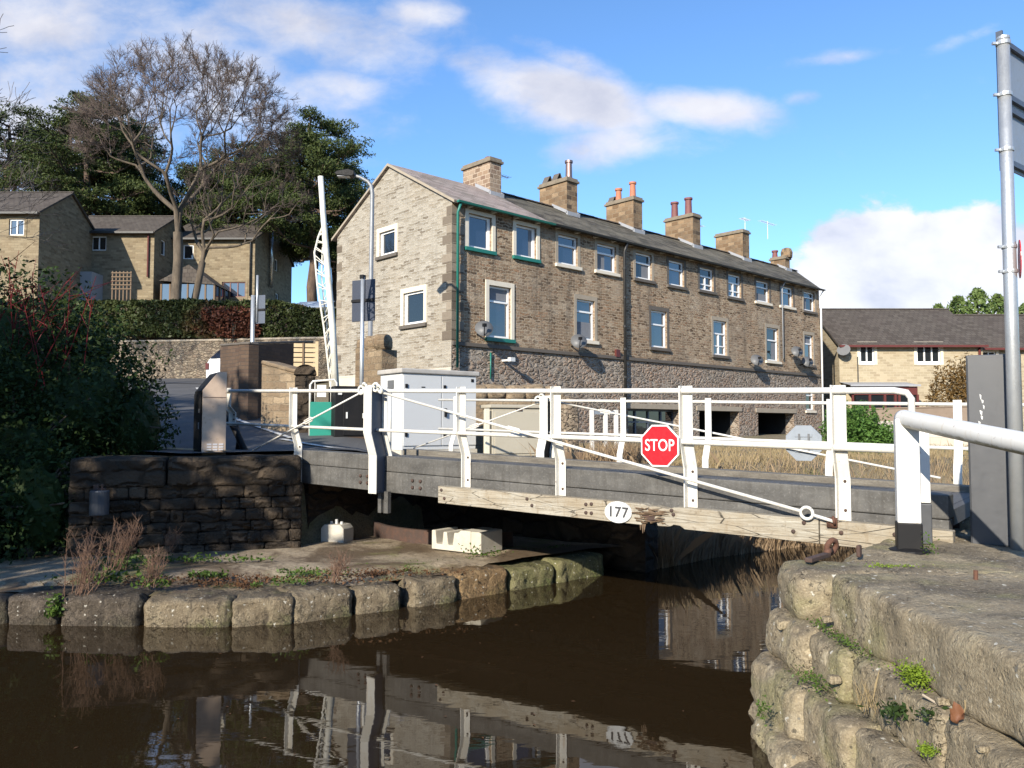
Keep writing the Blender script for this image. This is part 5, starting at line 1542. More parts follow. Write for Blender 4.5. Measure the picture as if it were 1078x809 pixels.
for sx in (-1, 1):
    MB().box((sx * .70 - .08, -.10, .62), (sx * .70 + .08, -.02, .86)).build('tail_light', 'maroon', car)
    for y in (.75, 3.2):
        wh = MB().lathe([(.3, -.1), (.31, 0), (.3, .1)], (sx * .78, y, .3), 18, Matrix.Rotation(R(90), 3, 'Y')).build('wheel', 'rubber', car)
        MB().lathe([(.18, -.11), (.18, .11)], (sx * .785, y, .3), 14, Matrix.Rotation(R(90), 3, 'Y')).build('rim', 'grey_plate', wh)
# parked scooter-like handle: a dark car wing mirror glimpse is left out
# ================================================================== gabled stone houses
def gable_house(name, label, loc, rz, w_, d, eave, ridge, wall, roofm, wins=(), gwins=(), chim=None, zb=-2.0, gut='black_gutter'):
    """front along +x from the origin, ridge parallel to the front; z measured from the world zero"""
    h_ = thing(name, label, 'house', (loc[0], loc[1], 0), rz)
    z0 = zb
    mb = MB(); wall_holes(mb, 0, w_, z0, eave, [q_[:4] for q_ in wins], .12, fm)
    mb.poly((0, d, z0), (0, d, eave), (w_, d, eave), (w_, d, z0)); mb.poly((0, 0, z0), (0, 0, eave), (0, d / 2, ridge), (0, d, eave), (0, d, z0))
    wall_holes(mb, 0, d, z0, eave, [q_[:4] for q_ in gwins], .12, lambda y, z, dd: (w_ - dd, y, z))
    mb.poly((w_, 0, eave), (w_, d, eave), (w_, d / 2, ridge))
    mb.build('wall', wall, h_)
    o = .3; s = (ridge - eave) / (d / 2)
    mb = MB(); zf = eave - o * s + .06; zr_ = ridge + .06
    pts = [(-.15, -o, zf), (w_ + .15, -o, zf), (w_ + .15, d / 2, zr_), (-.15, d / 2, zr_), (w_ + .15, d + o, zf), (-.15, d + o, zf)]
    lo = [(a, b_, c - .12) for a, b_, c in pts]
    mb.add(pts + lo, [(0, 1, 2, 3), (3, 2, 4, 5), (0, 6, 7, 1), (1, 7, 8, 2), (2, 8, 10, 4), (4, 10, 11, 5), (3, 5, 11, 9), (0, 3, 9, 6), (6, 9, 8, 7), (9, 11, 10, 8)])
    rf = mb.build('roof', roofm, h_)
    MB().extrude([(-.1, -.03), (0, .06), (.1, -.03)], (-.16, d / 2, zr_ + .01), (w_ + .16, d / 2, zr_ + .01), (0, 1, 0), (0, 0, 1)).build('ridge', roofm, rf)
    MB().box((-.1, -o - .12, zf - .16), (w_ + .1, -o + .0, zf - .04)).build('gutter', gut, h_)
    def win(q_, mk):
        x0, x1, za, zb_, n_, fmat, gl = q_
        mb = MB()
        def bar(a, b_, c, dd, e0=.05, e1=.115):
            ps = [mk(x, z, e) for e in (e0, e1) for x, z in ((a, c), (b_, c), (b_, dd), (a, dd))]
            mb.add(ps, [(0, 1, 2, 3), (7, 6, 5, 4), (0, 4, 5, 1), (1, 5, 6, 2), (2, 6, 7, 3), (3, 7, 4, 0)])
        f_ = .07
        bar(x0, x1, za, za + f_); bar(x0, x1, zb_ - f_, zb_)
        for k in range(n_ + 1):
            x = x0 + (x1 - x0 - f_) * k / n_; bar(x, x + f_, za + f_, zb_ - f_)
        fr = mb.build('window', fmat, h_)
        g = MB(); g.poly(mk(x0, za, .10), mk(x1, za, .10), mk(x1, zb_, .10), mk(x0, zb_, .10)); g.build('pane', gl, fr)
        mb = MB()
        def bar2(a, b_, c, dd):
            ps = [mk(x, z, e) for e in (-.03, .04) for x, z in ((a, c), (b_, c), (b_, dd), (a, dd))]
            mb.add(ps, [(0, 1, 2, 3), (7, 6, 5, 4), (0, 4, 5, 1), (1, 5, 6, 2), (2, 6, 7, 3), (3, 7, 4, 0)])
        bar2(x0 - .16, x0 - .002, za - .12, zb_ + .16); bar2(x1 + .002, x1 + .16, za - .12, zb_ + .16); bar2(x0 - .002, x1 + .002, zb_ + .002, zb_ + .16); bar2(x0 - .002, x1 + .002, za - .14, za - .002)
        mb.build('surround', 'cream_stone' if wall == 'pale_house_stone' else 'house_stone', fr)
    for q_ in wins: win(q_, fm)
    for q_ in gwins: win(q_, lambda y, z, dd: (w_ - dd, y, z))
    return h_

def zpx(py, Y): return at(539, py, Y).z
# three staggered houses on the left
Y1 = 47.0; x1r = ux(35, Y1)
h1w = 7.0
def wx(px0, px1, y0, y1, Y, xl): return (ux(px0, Y) - xl, ux(px1, Y) - xl, zpx(y1, Y), zpx(y0, Y))
gable_house('stone_house', 'leftmost sunlit stone house with a dark shaded gable and brown roof', (x1r - h1w, Y1), 0, h1w, 6.6, zpx(222, Y1), zpx(204, 50.3), 'house_stone', 'brown_tile',
            wins=[(*wx(3, 19, 231, 248, Y1, x1r - h1w), 2, 'upvc', 'blue_glass')], zb=7)
Y2 = 53.0; x2r = ux(158, Y2); h2w = 5.9; x2l = x2r - h2w
h2 = gable_house('stone_house', 'middle stone house half in its neighbour\'s shadow with one square window', (x2l, Y2), 0, h2w, 6.6, zpx(243, Y2), zpx(229, 56.3), 'house_stone', 'brown_tile',
            wins=[(*wx(91, 107, 249, 264, Y2, x2l), 2, 'upvc', 'dark_glass')], gwins=[(1.0, 1.7, zpx(268, 54), zpx(252, 54), 1, 'upvc', 'dark_glass')], zb=7)
MB().tube([(h2w - .35, -.1, zpx(245, Y2)), (h2w - .35, -.1, zpx(292, Y2))], .06, 8).build('downpipe', 'maroon', h2)
MB().box((-.4, -1.4, 8), (2.6, -.003, zpx(288, Y2 - .8))).build('grey_porch', 'lead_grey', h2)
Y3 = 56.0; x3r = ux(265.5, Y3); h3w = 6.2; x3l = x3r - h3w
h3 = gable_house('stone_house', 'right hand stone house with a steel flue on its dark gable and a conservatory', (x3l, Y3), 0, h3w, 9.4, zpx(250, Y3), zpx(235, 60.7), 'house_stone', 'brown_tile',
            wins=[(*wx(231, 256, 297, 313, Y3, x3l), 3, 'maroon', 'blue_glass'), (*wx(189, 200, 258, 273, Y3, x3l), 1, 'upvc', 'dark_glass')], gwins=[(4.6, 5.5, zpx(283, 60), zpx(270, 60), 1, 'upvc', 'dark_glass'), (4.9, 5.8, zpx(320, 60), zpx(306, 60), 1, 'upvc', 'dark_glass')], zb=7)
MB().tube([(h3w + .18, 3.2, zpx(300, 58)), (h3w + .18, 3.2, zpx(222, 58))], .13, 12).build('flue', 'steel_flue', h3, smooth=True)
MB().tube([(h3w - .28, -.15, zpx(252, Y3)), (h3w - .28, -.12, zpx(258, Y3)), (h3w - .28, -.12, zpx(312, Y3))], .06, 8).build('downpipe', 'black_gutter', h3, smooth=True)
# conservatory
cx0, cx1 = ux(169, 53.4) - x3l, ux(225, 53.4) - x3l; ce, cr_ = zpx(296, 53), zpx(283, 54.5)
mb = MB(); xm = (cx0 + cx1) / 2
mb.poly((cx0 - .1, -3.1, ce), (cx0 - .1, -.01, ce), (xm, -.01, cr_), (xm, -2.9, cr_)); mb.poly((xm, -2.9, cr_), (xm, -.01, cr_), (cx1 + .1, -.01, ce - .25), (cx1 + .1, -3.1, ce - .25)); mb.poly((cx0 - .1, -3.1, ce), (xm, -2.9, cr_), (cx1 + .1, -3.1, ce - .25))
cv = mb.build('conservatory', 'brown_tile', h3)
mb = MB()
for k in range(7):
    x = cx0 + (cx1 - cx0) * k / 6; mb.box((x - .05, -3.0, 8), (x + .05, -2.9, ce - .2))
for k in range(4): y = -2.9 + 2.7 * k / 3; mb.box((cx1 - .06, y - .05, 8), (cx1 + .06, y + .05, ce - .25))
mb.build('frame', 'trellis_wood', cv)
g = MB(); g.poly((cx0, -2.95, 8), (cx1, -2.95, 8), (cx1, -2.95, ce - .2), (cx0, -2.95, ce - .2)); g.poly((cx1, -2.95, 8), (cx1, 0, 8), (cx1, 0, ce - .25), (cx1, -2.95, ce - .25)); g.build('pane', 'blue_glass', cv)
# trellis, shed
tp_ = at(118, 305, 44)
t_ = thing('garden_trellis', 'small wooden trellis panel beside the middle house', 'trellis', (tp_.x, tp_.y, tp_.z), 0)
mb = MB()
for k in range(6): mb.box((k * .2 - .03, 0, -.6), (k * .2 + .03, .03, 1.0)); 
for k in range(5): mb.box((-.05, -.03, k * .22), (1.05, -.002, k * .22 + .06))
mb.build('lattice', 'trellis_wood', t_)
sx = at(306, 330, 46)
sh_ = thing('low_shed', 'low pale blue roofed shed behind the right end of the hedge', 'shed', (sx.x, sx.y, 0), 0)
MB().box((0, 0, 6), (1.9, 2, zpx(325, 46))).build('wall', 'cream_stone', sh_); mb = MB(); mb.add([(-.1, -.2, zpx(326, 46)), (2.0, -.2, zpx(324, 46)), (2.0, 2.4, zpx(316, 48)), (-.1, 2.4, zpx(317, 48))], [(0, 1, 2, 3)]); mb.build('roof', 'steel_blue_roof', sh_)

# right house with a lower wing
YR = 46.0; xl = ux(885, YR); xr = ux(1037, YR)
hw_ = xr - xl
def wr(px0, px1, y0, y1): return (ux(px0, YR) - xl, ux(px1, YR) - xl, zpx(y1, YR), zpx(y0, YR))
hr = gable_house('stone_house', 'buff stone house beyond the terrace end with a maroon sun porch', (xl, YR), 0, hw_, 7.6, zpx(361, YR), zpx(327, 49.8), 'pale_house_stone', 'brown_tile',
                 wins=[(*wr(907, 922, 363, 382), 2, 'upvc', 'dark_glass'), (*wr(967, 992, 363, 382), 3, 'upvc', 'dark_glass')], zb=.5, gut='maroon')
px0, px1 = ux(897, 44.6) - xl, ux(966, 44.6) - xl
mb = MB(); zc = zpx(404, 44.6); mb.add([(px0 - .1, -1.6, zc - .1), (px1 + .1, -1.6, zc - .1), (px1 + .1, 0, zc + .15), (px0 - .1, 0, zc + .15)], [(0, 1, 2, 3)])
mb.box((px0 - .12, -1.65, zc - .16), (px1 + .12, -1.56, zc - .06))
po = mb.build('porch_roof', 'lead_grey', hr)
mb = MB(); mb.box((px0, -1.5, .5), (px0 + .1, -1.4, zc - .2)); mb.box((px0, -1.5, zc - .62), (px1, -1.4, zc - .17))
for k in (.27, .5, .66, .72, 1.0): x = px0 + (px1 - px0) * k; mb.box((x - .06, -1.52, .5), (x + .06, -1.42, zc - .6))
mb.build('porch_frame', 'maroon', hr)
g = MB(); g.poly((px0 + .2, -1.44, .5), (px1 - .05, -1.44, .5), (px1 - .05, -1.44, zc - .6), (px0 + .2, -1.44, zc - .6)); g.build('porch_glass', 'dark_glass', hr)
MB().tube([(hw_ - .25, -.12, zpx(363, YR)), (hw_ - .25, -.12, .5)], .07, 8).build('downpipe', 'maroon', hr, smooth=True)
MB().tube([(1.0, -.08, zpx(376, YR)), (1.0, -.08, 3.2)], .03, 6).build('cable', 'black_gutter', hr)
mb = MB(); x = ux(887, YR) - xl; z = zpx(370, YR); Mz = Matrix.Rotation(R(-30), 3, 'Z') @ Matrix.Rotation(R(65), 3, 'X')
mb.lathe([(.02, 0)] + [(.36 * k / 5, .1 * (k / 5) ** 2) for k in range(1, 6)], (x, -.4, z), 16, Mz); mb.tube([(x, -.4, z), (x + .2, -.2, z - .25), (x + .3, 0, z - .25)], .03, 6); mb.build('satellite_dish', 'dish_grey', hr)
xl2 = xr + .02
he = gable_house('stone_house', 'lower wing of buff stone partly hidden by the dark cabinet at right', (xl2, YR + 1.0), 0, 7.5, 7.0, zpx(364, YR + 1), zpx(333, YR + 4.5), 'pale_house_stone', 'brown_tile',
                 wins=[(ux(1018, YR + 1) - ux(1018, YR + 1) + .5, 1.3, zpx(383, YR + 1), zpx(370, YR + 1), 2, 'upvc', 'dark_glass')], zb=.5, gut='maroon')

# garden walls between terrace and right house
gwall('garden_wall', 'brown rendered garden wall below the maroon sun porch', 'wall', [(ux(893, 31), 31), (ux(1024, 29.5), 29.5)], .8, [zpx(432, 31), zpx(429, 29.5)], .3, 'brown_render', .06, 'brown_render')
gwall('block_wall', 'short pale concrete block wall beside the green nettles', 'wall', [(ux(918, 27), 27), (ux(968, 26.5), 26.5)], .8, [zpx(444, 27), zpx(443, 26.5)], .3, 'block_wall')
gwall('cream_wall', 'low cream blockwork wall behind the white swing gate post', 'wall', [(ux(966, 26), 26), (ux(1060, 25), 25)], .8, [zpx(447, 26), zpx(446, 25)], .3, 'cream_blocks')

# ================================================================== vegetation
def bare_tree(name, label, base, height, spread, seed, trunk_r=.3, levels=7, twig='twig_bark', lean=(0, 0), fork=.2, group=None, flat=1.0, first=3):
    rng = random.Random(seed)
    t = thing(name, label, 'tree', base, 0, group)
    tr_ = MB(); cr_ = MB()
    def grow(p, d, r, L, lev):
        n = 5 if lev < 2 else (4 if lev < 4 else 3)
        pts = [p]; rs = [r]
        q_ = p.copy(); dd = d.copy()
        for i in range(n):
            jit = .07 if lev < 1 else (.13 if lev < 4 else .17)
            dd = (dd + Vector((rng.gauss(0, jit), rng.gauss(0, jit), rng.gauss(0, jit * .5) + (.03 if lev < 3 else .05)))).normalized()
            q_ = q_ + dd * (L / n); pts.append(q_.copy()); rs.append(max(.0085, r * (1 - (.30 if lev == 0 else .40) * (i + 1) / n)))
        (tr_ if lev < 4 else cr_).tube(pts, rs, 12 if lev == 0 else (8 if lev < 3 else (5 if lev < 6 else 3)), cap=False)
        if lev >= levels: return
        k = first if lev == 0 else (2 if rng.random() < .55 else 3)
        if lev >= 5: k = 3
        for j in range(k):
            ax = dd.orthogonal().normalized()
            ax = Matrix.Rotation(6.283 * (j + rng.random() * .7) / k, 3, dd) @ ax
            ang = rng.uniform(.24, .58) * (1.0 if lev else .9)
            nd = (dd * math.cos(ang) + ax * math.sin(ang) * spread).normalized()
            at_ = pts[-1] if (j < 2 or lev == 0) else pts[-2]
            L2 = height * .162 if lev == 0 else L * rng.uniform(.70, .88)
            grow(at_, nd, rs[-1] * rng.uniform(.64, .84), L2 * (1 if lev else rng.uniform(.85, 1.15)), lev + 1)
    grow(Vector((0, 0, -.4)) , Vector((lean[0], lean[1], 1)).normalized(), trunk_r, height * fork, 0)
    tr_.build('trunk', 'tree_bark', t, smooth=True)
    cr_.build('crown', twig, t, smooth=False)
    return t
def fan_tree(label, base, fork, cen, rad, seed, ntip, r0, lean=(0, 0), zmin=1.2, group=None, inner=.45):
    """broadleaf in winter: limbs split again and again towards tips spread over a dome"""
    rng = random.Random(seed)
    t = thing('bare_tree', label, 'tree', base, 0, group)
    tk, cr_ = MB(), MB()
    tips = []
    while len(tips) < ntip:
        d = Vector((rng.gauss(0, 1), rng.gauss(0, 1), rng.gauss(0, 1))).normalized()
        k = inner + (1 - inner) * rng.random() ** .7
        k *= 1 + .10 * mnoise.noise(d * 2.3 + Vector((seed, 0, 0)))
        p = Vector(cen) + Vector((d.x * rad[0], d.y * rad[1], d.z * rad[2])) * k
        if p.z < fork + zmin + .25 * math.hypot(p.x, p.y) * .8: continue
        tips.append(p)
    f0 = Vector((lean[0] * fork, lean[1] * fork, fork))
    tk.tube([(0, 0, -.6), (lean[0] * fork * .3, 0, fork * .35), (lean[0] * fork * .6 + .05, .03, fork * .7), f0], [r0 * 1.35, r0 * 1.02, r0 * .95, r0 * .92], 14, cap=False)
    def spray(p, d):
        for k in range(4):
            e = p; dd = (d + Vector((rng.gauss(0, .5), rng.gauss(0, .5), rng.gauss(.1, .4)))).normalized()
            L = rng.uniform(.25, .6); m_ = e + dd * L * .5; e2 = e + (dd + Vector((rng.gauss(0, .2), rng.gauss(0, .2), .2))).normalized() * L
            cr_.tube([e, m_, e2], [.0075, .0065, .005], 3, cap=False)
            for q_ in range(2):
                s_ = e.lerp(e2, rng.uniform(.3, .9)); cr_.tube([s_, s_ + (dd + Vector((rng.gauss(0, .7), rng.gauss(0, .7), rng.gauss(.1, .5)))).normalized() * rng.uniform(.10, .26)], [.006, .0045], 3, cap=False)
    def split(pts, k):
        cs = rng.sample(pts, k)
        for _ in range(4):
            gs = [[] for _ in cs]
            for p in pts: gs[min(range(len(cs)), key=lambda i: (p - cs[i]).length_squared)].append(p)
            cs = [sum(g_, Vector((0, 0, 0))) / len(g_) if g_ else c for g_, c in zip(gs, cs)]
        return [g_ for g_ in gs if g_]
    def grow(p, d, pts, r, lev):
        n = len(pts)
        if n == 1:
            e = pts[0]; m_ = p.lerp(e, .5) + d * .08 * (e - p).length
            cr_.tube([p, m_, e], [max(.009, r), max(.009, r * .8), .008], 4, cap=False)
            spray(m_.lerp(e, .3), (e - p).normalized()); spray(e, (e - m_).normalized()); return
        gs = split(pts, 4 if (lev == 0 and n > 60) else (3 if n > 12 and rng.random() < .3 else 2))
        if len(gs) == 1: gs = [pts[:n // 2], pts[n // 2:]]
        for g_ in gs:
            c = sum(g_, Vector((0, 0, 0))) / len(g_)
            v = c - p; L = v.length
            f_ = rng.uniform(.30, .44) if n > 6 else rng.uniform(.42, .6)
            q_ = p + v * f_ + Vector((rng.gauss(0, .05), rng.gauss(0, .05), rng.gauss(0, .03))) * L
            q_ = q_ - Vector((0, 0, .06 * L)) if lev < 3 else q_
            rr = max(.009, r * (len(g_) / n) ** .46 * (1.0 if lev else .95))
            h_ = (q_ - p).length
            m1 = p + d * h_ * .34 + (q_ - p) * .10; m2 = p.lerp(q_, .68) + d * h_ * .10
            (tk if lev < 4 else cr_).tube([p, m1, m2, q_], [rr * 1.12, rr * 1.02, rr * .97, rr * .92], 9 if lev < 3 else (6 if lev < 6 else 4), cap=False)
            nd = ((q_ - m2).normalized() * .8 + v.normalized() * .2).normalized()
            if lev >= 5 and rng.random() < .6: spray(m2, nd)
            grow(q_, nd, g_, rr * .92, lev + 1)
    grow(f0, Vector((lean[0], lean[1], 1)).normalized(), tips, r0 * .9, 0)
    tk.build('trunk', 'tree_bark', t, smooth=True); cr_.build('crown', 'twig_bark', t)
b1 = at(185, 306, 41)
fan_tree('tall leafless tree with a wide fan of fine twigs above the houses', (b1.x, 41, base_z(b1.x, 41)), 4.9, (.35, 0, 9.5), (5.9, 4.4, 4.9), 21, 720, .25, lean=(.01, 0), zmin=3.2, inner=.74, group='bare trees between the houses')
b2 = at(201, 306, 41.8)
fan_tree('second leafless tree leaning right beside the taller fan shaped one', (b2.x, 41.8, base_z(b2.x, 41.8)), 3.4, (2.6, 0, 6.8), (3.3, 2.6, 3.2), 5, 110, .18, lean=(.16, .02), zmin=1.4, inner=.72, group='bare trees between the houses')
# overhanging twigs at the left edge: a tree standing just outside the frame
bare_tree('bare_tree', 'leafless tree at the left edge reaching bare twigs into the sky', (-19.0, 24.0, base_z(-19.0, 24)), 14.0, 1.0, 11, .26, 8, 'branch_grey', lean=(.06, 0), fork=.27)

def pine(label, base, height, w_, seed, crown0=.42, dens=1.0):
    rng = random.Random(seed)
    t = thing('pine_tree', label, 'tree', base, 0, 'dark pines behind the houses')
    tk = MB(); cr_ = MB()
    lean = Vector((rng.uniform(-.05, .05), rng.uniform(-.05, .05), 1)).normalized()
    pts = [lean * (height * k / 8) + Vector((rng.gauss(0, .1), rng.gauss(0, .1), 0)) for k in range(9)]
    tk.tube(pts, [.38 * (1 - .8 * k / 8) + .03 for k in range(9)], 9)
    nl = int(30 * dens)
    for i in range(nl):
        f_ = crown0 + (1 - crown0) * (i + rng.random()) / nl
        p = lean * (height * f_)
        a = rng.uniform(0, 6.283); prof = math.sin(min(1, (f_ - crown0) / (1 - crown0) * .60 + .36) * math.pi) ** .45
        L = w_ * prof * rng.uniform(.55, 1.1)
        e = p + Vector((math.cos(a) * L, math.sin(a) * L, L * rng.uniform(.0, .35)))
        mid = p.lerp(e, .5) + Vector((0, 0, -.12 * L + rng.gauss(0, .1)))
        tk.tube([p, mid, e], [.10, .07, .03], 5, cap=False)
        nc = max(4, int(L * 3.8))
        for c in range(nc):
            u = .35 + .7 * (c + rng.random()) / nc
            q_ = p.lerp(e, u) + Vector((rng.gauss(0, .25 * L * .5), rng.gauss(0, .25 * L * .5), rng.gauss(.1, .22)))
            tk.tube([mid.lerp(e, max(0, u - .5)), q_], [.03, .012], 3, cap=False)
            rad = rng.uniform(.5, 1.05)
            for k in range(int(150 * rad)):
                d = Vector((rng.gauss(0, 1), rng.gauss(0, 1), rng.gauss(0, .55)))
                d = d.normalized() * rad * rng.random() ** .5
                d.z *= .55
                cr_.leaf(q_ + d, rng.uniform(.07, .12), rng, .4, 2.6)
    tk.build('trunk', 'pine_bark', t, smooth=True)
    cr_.build('crown', 'pine_needle', t)
    return t
for px, ytop, Y, w_, sd_, lab, c0 in ((2, 128, 62, 4.2, 1, 'dark pine at the far left cut by the picture edge', .35), (52, 128, 66, 3.6, 2, 'dark pine behind the leftmost house ridge', .40), (88, 112, 60, 5.2, 3, 'broad rounded dark pine left of the bare tree', .40), (128, 140, 64, 4.0, 4, 'low dark pine directly behind the bare fan tree', .40),
                                (250, 160, 62, 5.4, 6, 'spreading pine behind the right hand house with sky under its limbs', .42), (328, 131, 60, 5.2, 7, 'tall pine between the lattice barrier and the terrace gable', .26), (205, 178, 68, 4.4, 8, 'lower pine filling the gap behind the second bare tree', .40), (352, 175, 66, 4.2, 9, 'pine partly hidden behind the terrace gable', .30), (290, 172, 70, 4.2, 12, 'thin pine behind the steel flue', .35)):
    x = ux(px, Y); zb_ = base_z(x, Y)
    pine(lab, (x, Y, zb_ - .3), zpx(ytop, Y) - zb_ + .2, w_, sd_, c0, 1.15)

def conifer(label, base, height, w_, seed):
    rng = random.Random(seed)
    t = thing('conifer', label, 'tree', base, 0, 'green conifers behind the right house')
    MB().tube([(0, 0, -.5), (0, 0, height * .95)], [.25, .04], 8).build('trunk', 'pine_bark', t)
    cr_ = MB()
    for i in range(4200):
        f_ = rng.random() ** 1.3; a = rng.uniform(0, 6.283)
        rr = w_ * (1 - f_) ** .6 * (.75 + .3 * math.sin(5 * a + f_ * 40)) * rng.random() ** .4 + .1
        cr_.leaf((math.cos(a) * rr, math.sin(a) * rr, height * (.1 + .9 * f_) - rr * .2), rng.uniform(.16, .3), rng, .3, 2.0)
    cr_.build('crown', 'conifer_leaf', t)
for px, ytop, Y, w_, lab in ((991, 321, 74, 1.7, 'small conifer tip just left of the bigger ones over the roof'), (1012, 312, 72, 2.3, 'broad light green conifer above the right house ridge'), (1033, 304, 72, 2.4, 'tallest conifer above the right house ridge'), (1054, 310, 73, 2.2, 'conifer beside the galvanised sign pole'), (1084, 320, 74, 2.6, 'conifer at the right picture edge')):
    x = ux(px, Y); conifer(lab, (x, Y, 1.7), zpx(ytop, Y) - 1.7, w_ * 2.0, int(px))

def bush(name, label, cat, blobs, n, size, mat, seed, stems=None, group=None, long=1.6, core=False):
    """leaf mass: blobs are (centre, radii) in world space, leaves crowd the shell"""
    rng = random.Random(seed)
    c0 = Vector(blobs[0][0]); t = thing(name, label, cat, (c0.x, c0.y, blobs[0][0][2] - blobs[0][1][2]), 0, group)
    o = Vector(t.location); mb = MB()
    vol = [b_[1][0] * b_[1][1] + b_[1][0] * b_[1][2] for b_ in blobs]; tot = sum(vol)
    for (c, r_), v_ in zip(blobs, vol):
        for i in range(int(n * v_ / tot)):
            d = Vector((rng.gauss(0, 1), rng.gauss(0, 1), rng.gauss(0, 1))).normalized()
            k = 1 - abs(rng.gauss(0, .26)); k *= 1 + .22 * mnoise.noise(Vector(c) + d * 2.2) + .12 * mnoise.noise(d * 6 + Vector(c))
            p = Vector(c) + Vector((d.x * r_[0], d.y * r_[1], d.z * r_[2])) * k
            mb.leaf(p - o, size * rng.uniform(.6, 1.3), rng, .5, long)
    mb.build('foliage', mat, t)
    if core:                                      # the packed inner leaf mass behind the outer leaves
        cm = MB()
        for (c, r_) in blobs:
            n_ = 10; o2 = len(cm.v)
            for i in range(n_ + 1):
                for k in range(n_ * 2):
                    th, ph = math.pi * i / n_, math.pi * k / n_
                    d = Vector((math.sin(th) * math.cos(ph), math.sin(th) * math.sin(ph), math.cos(th)))
                    kk = .60 + .16 * mnoise.noise(Vector(c) + d * 3)
                    cm.v.append(tuple(Vector(c) + Vector((d.x * r_[0], d.y * r_[1], d.z * r_[2])) * kk - o))
            for i in range(n_):
                for k in range(n_ * 2):
                    a, b_ = o2 + i * n_ * 2 + k, o2 + i * n_ * 2 + (k + 1) % (n_ * 2)
                    cm.f.append((a, b_, b_ + n_ * 2, a + n_ * 2))
        cm.build('inner_foliage', mat, t)
    sm = MB()
    for (c, r_) in blobs:
        for k in range(7):
            d = Vector((rng.gauss(0, 1), rng.gauss(0, 1), rng.uniform(-.2, 1))).normalized()
            e = Vector(c) + Vector((d.x * r_[0], d.y * r_[1], d.z * r_[2])) * .9
            sm.tube([Vector((c[0], c[1], c[2] - r_[2])) - o, Vector(c) - o + d * .1, e - o], [.06, .04, .012], 5)
    sm.build('stem', stems or 'tree_bark', t)
    return t
bush('ivy_bush', 'big dark ivy covered bush filling the left edge beside the road', 'bush',
     [((-8.3, 12.6, 2.8), (2.3, 1.5, 2.0)), ((-6.85, 12.6, 2.35), (1.35, 1.1, 1.4)), ((-9.2, 11.4, 2.2), (2.2, 1.2, 2.0)), ((-7.1, 11.7, 1.55), (1.05, .55, 1.2)), ((-10.8, 12.5, 3.1), (2.0, 1.5, 2.2)), ((-7.8, 13.6, 3.2), (1.8, 1.0, 1.1)), ((-7.6, 11.0, 1.0), (1.2, .5, .8)), ((-7.3, 10.7, .75), (1.05, .45, .7)), ((-9.3, 10.4, .9), (1.7, .6, .9)), ((-6.55, 11.2, 1.0), (.75, .3, 1.0)), ((-5.95, 12.9, 2.1), (.6, .8, .95))], 80000, .052, 'ivy_leaf', 3, core=True)
def hedge(name, label, pts, h0, h1, th, n, mats, seed, tops=None):
    rng = random.Random(seed)
    t = thing(name, label, 'hedge', (pts[0][0], pts[0][1], 0), 0)
    o = Vector((pts[0][0], pts[0][1])); P = [Vector(p) - o for p in pts]
    Ls = [(b_ - a).length for a, b_ in zip(P, P[1:])]; tot = sum(Ls)
    mb = MB()
    for i in range(n):
        u = rng.random() * tot; k = 0
        while u > Ls[k] and k < len(Ls) - 1: u -= Ls[k]; k += 1
        d = (P[k + 1] - P[k]) / Ls[k]; nn = Vector((-d.y, d.x)); p = P[k] + d * u
        f_ = rng.random()
        za, zb_ = h0(p + o), h1(p + o)
        bump = .12 * mnoise.noise(Vector((p.x * 1.3, p.y * 1.3, seed)))
        if f_ < .62: w_ = abs(rng.gauss(0, .08)) - bump; z = za + (zb_ - za) * rng.random()
        elif f_ < .9: w_ = rng.random() * th; z = zb_ - abs(rng.gauss(0, .06)) + bump
        else: w_ = rng.random() * th; z = za + (zb_ - za) * rng.random()
        q_ = p + nn * w_; mb.leaf((q_.x, q_.y, z), rng.uniform(.09, .17), rng, .3, 1.5)
    mb.build('foliage', mats, t)
    core = MB()
    for k in range(len(P) - 1):
        d = (P[k + 1] - P[k]).normalized(); nn = Vector((-d.y, d.x))
        a, b_ = P[k] + nn * .18, P[k + 1] + nn * .18; a2, b3 = P[k] + nn * (th - .1), P[k + 1] + nn * (th - .1)
        core.prism([a, b_, b3, a2], h0(P[k] + o), [h1(P[k] + o) - .22, h1(P[k + 1] + o) - .22, h1(P[k + 1] + o) - .22, h1(P[k] + o) - .22])
    core.build('branches', 'twig_bark', t)
def wz(p): return 5.75 + .07 * max(0, -9 - p.x)
def hz(p): return 7.55 + .055 * max(0, -9 - p.x) - .38 * sstep(-10.5, -8, p.x)
hp_ = [(x, y + .3) for x, y in WALL_Y[1:6]]
hedge('clipped_hedge', 'long clipped green hedge with coppery patches on top of the retaining wall', [(x, y) for x, y in hp_], wz, hz, 1.2, 26000, 'hedge_leaf', 4)
rb = at(245, 340, 36.0)
bush('copper_shrub', 'rounded coppery red leaved shrub set in the clipped hedge', 'shrub', [((rb.x + .1, rb.y - .1, 6.7), (1.1, .42, .75)), ((rb.x - 1.0, rb.y + .35, 7.1), (.6, .3, .4)), ((rb.x + .9, rb.y - .2, 6.4), (.5, .3, .5))], 2600, .10, 'red_hedge_leaf', 6)
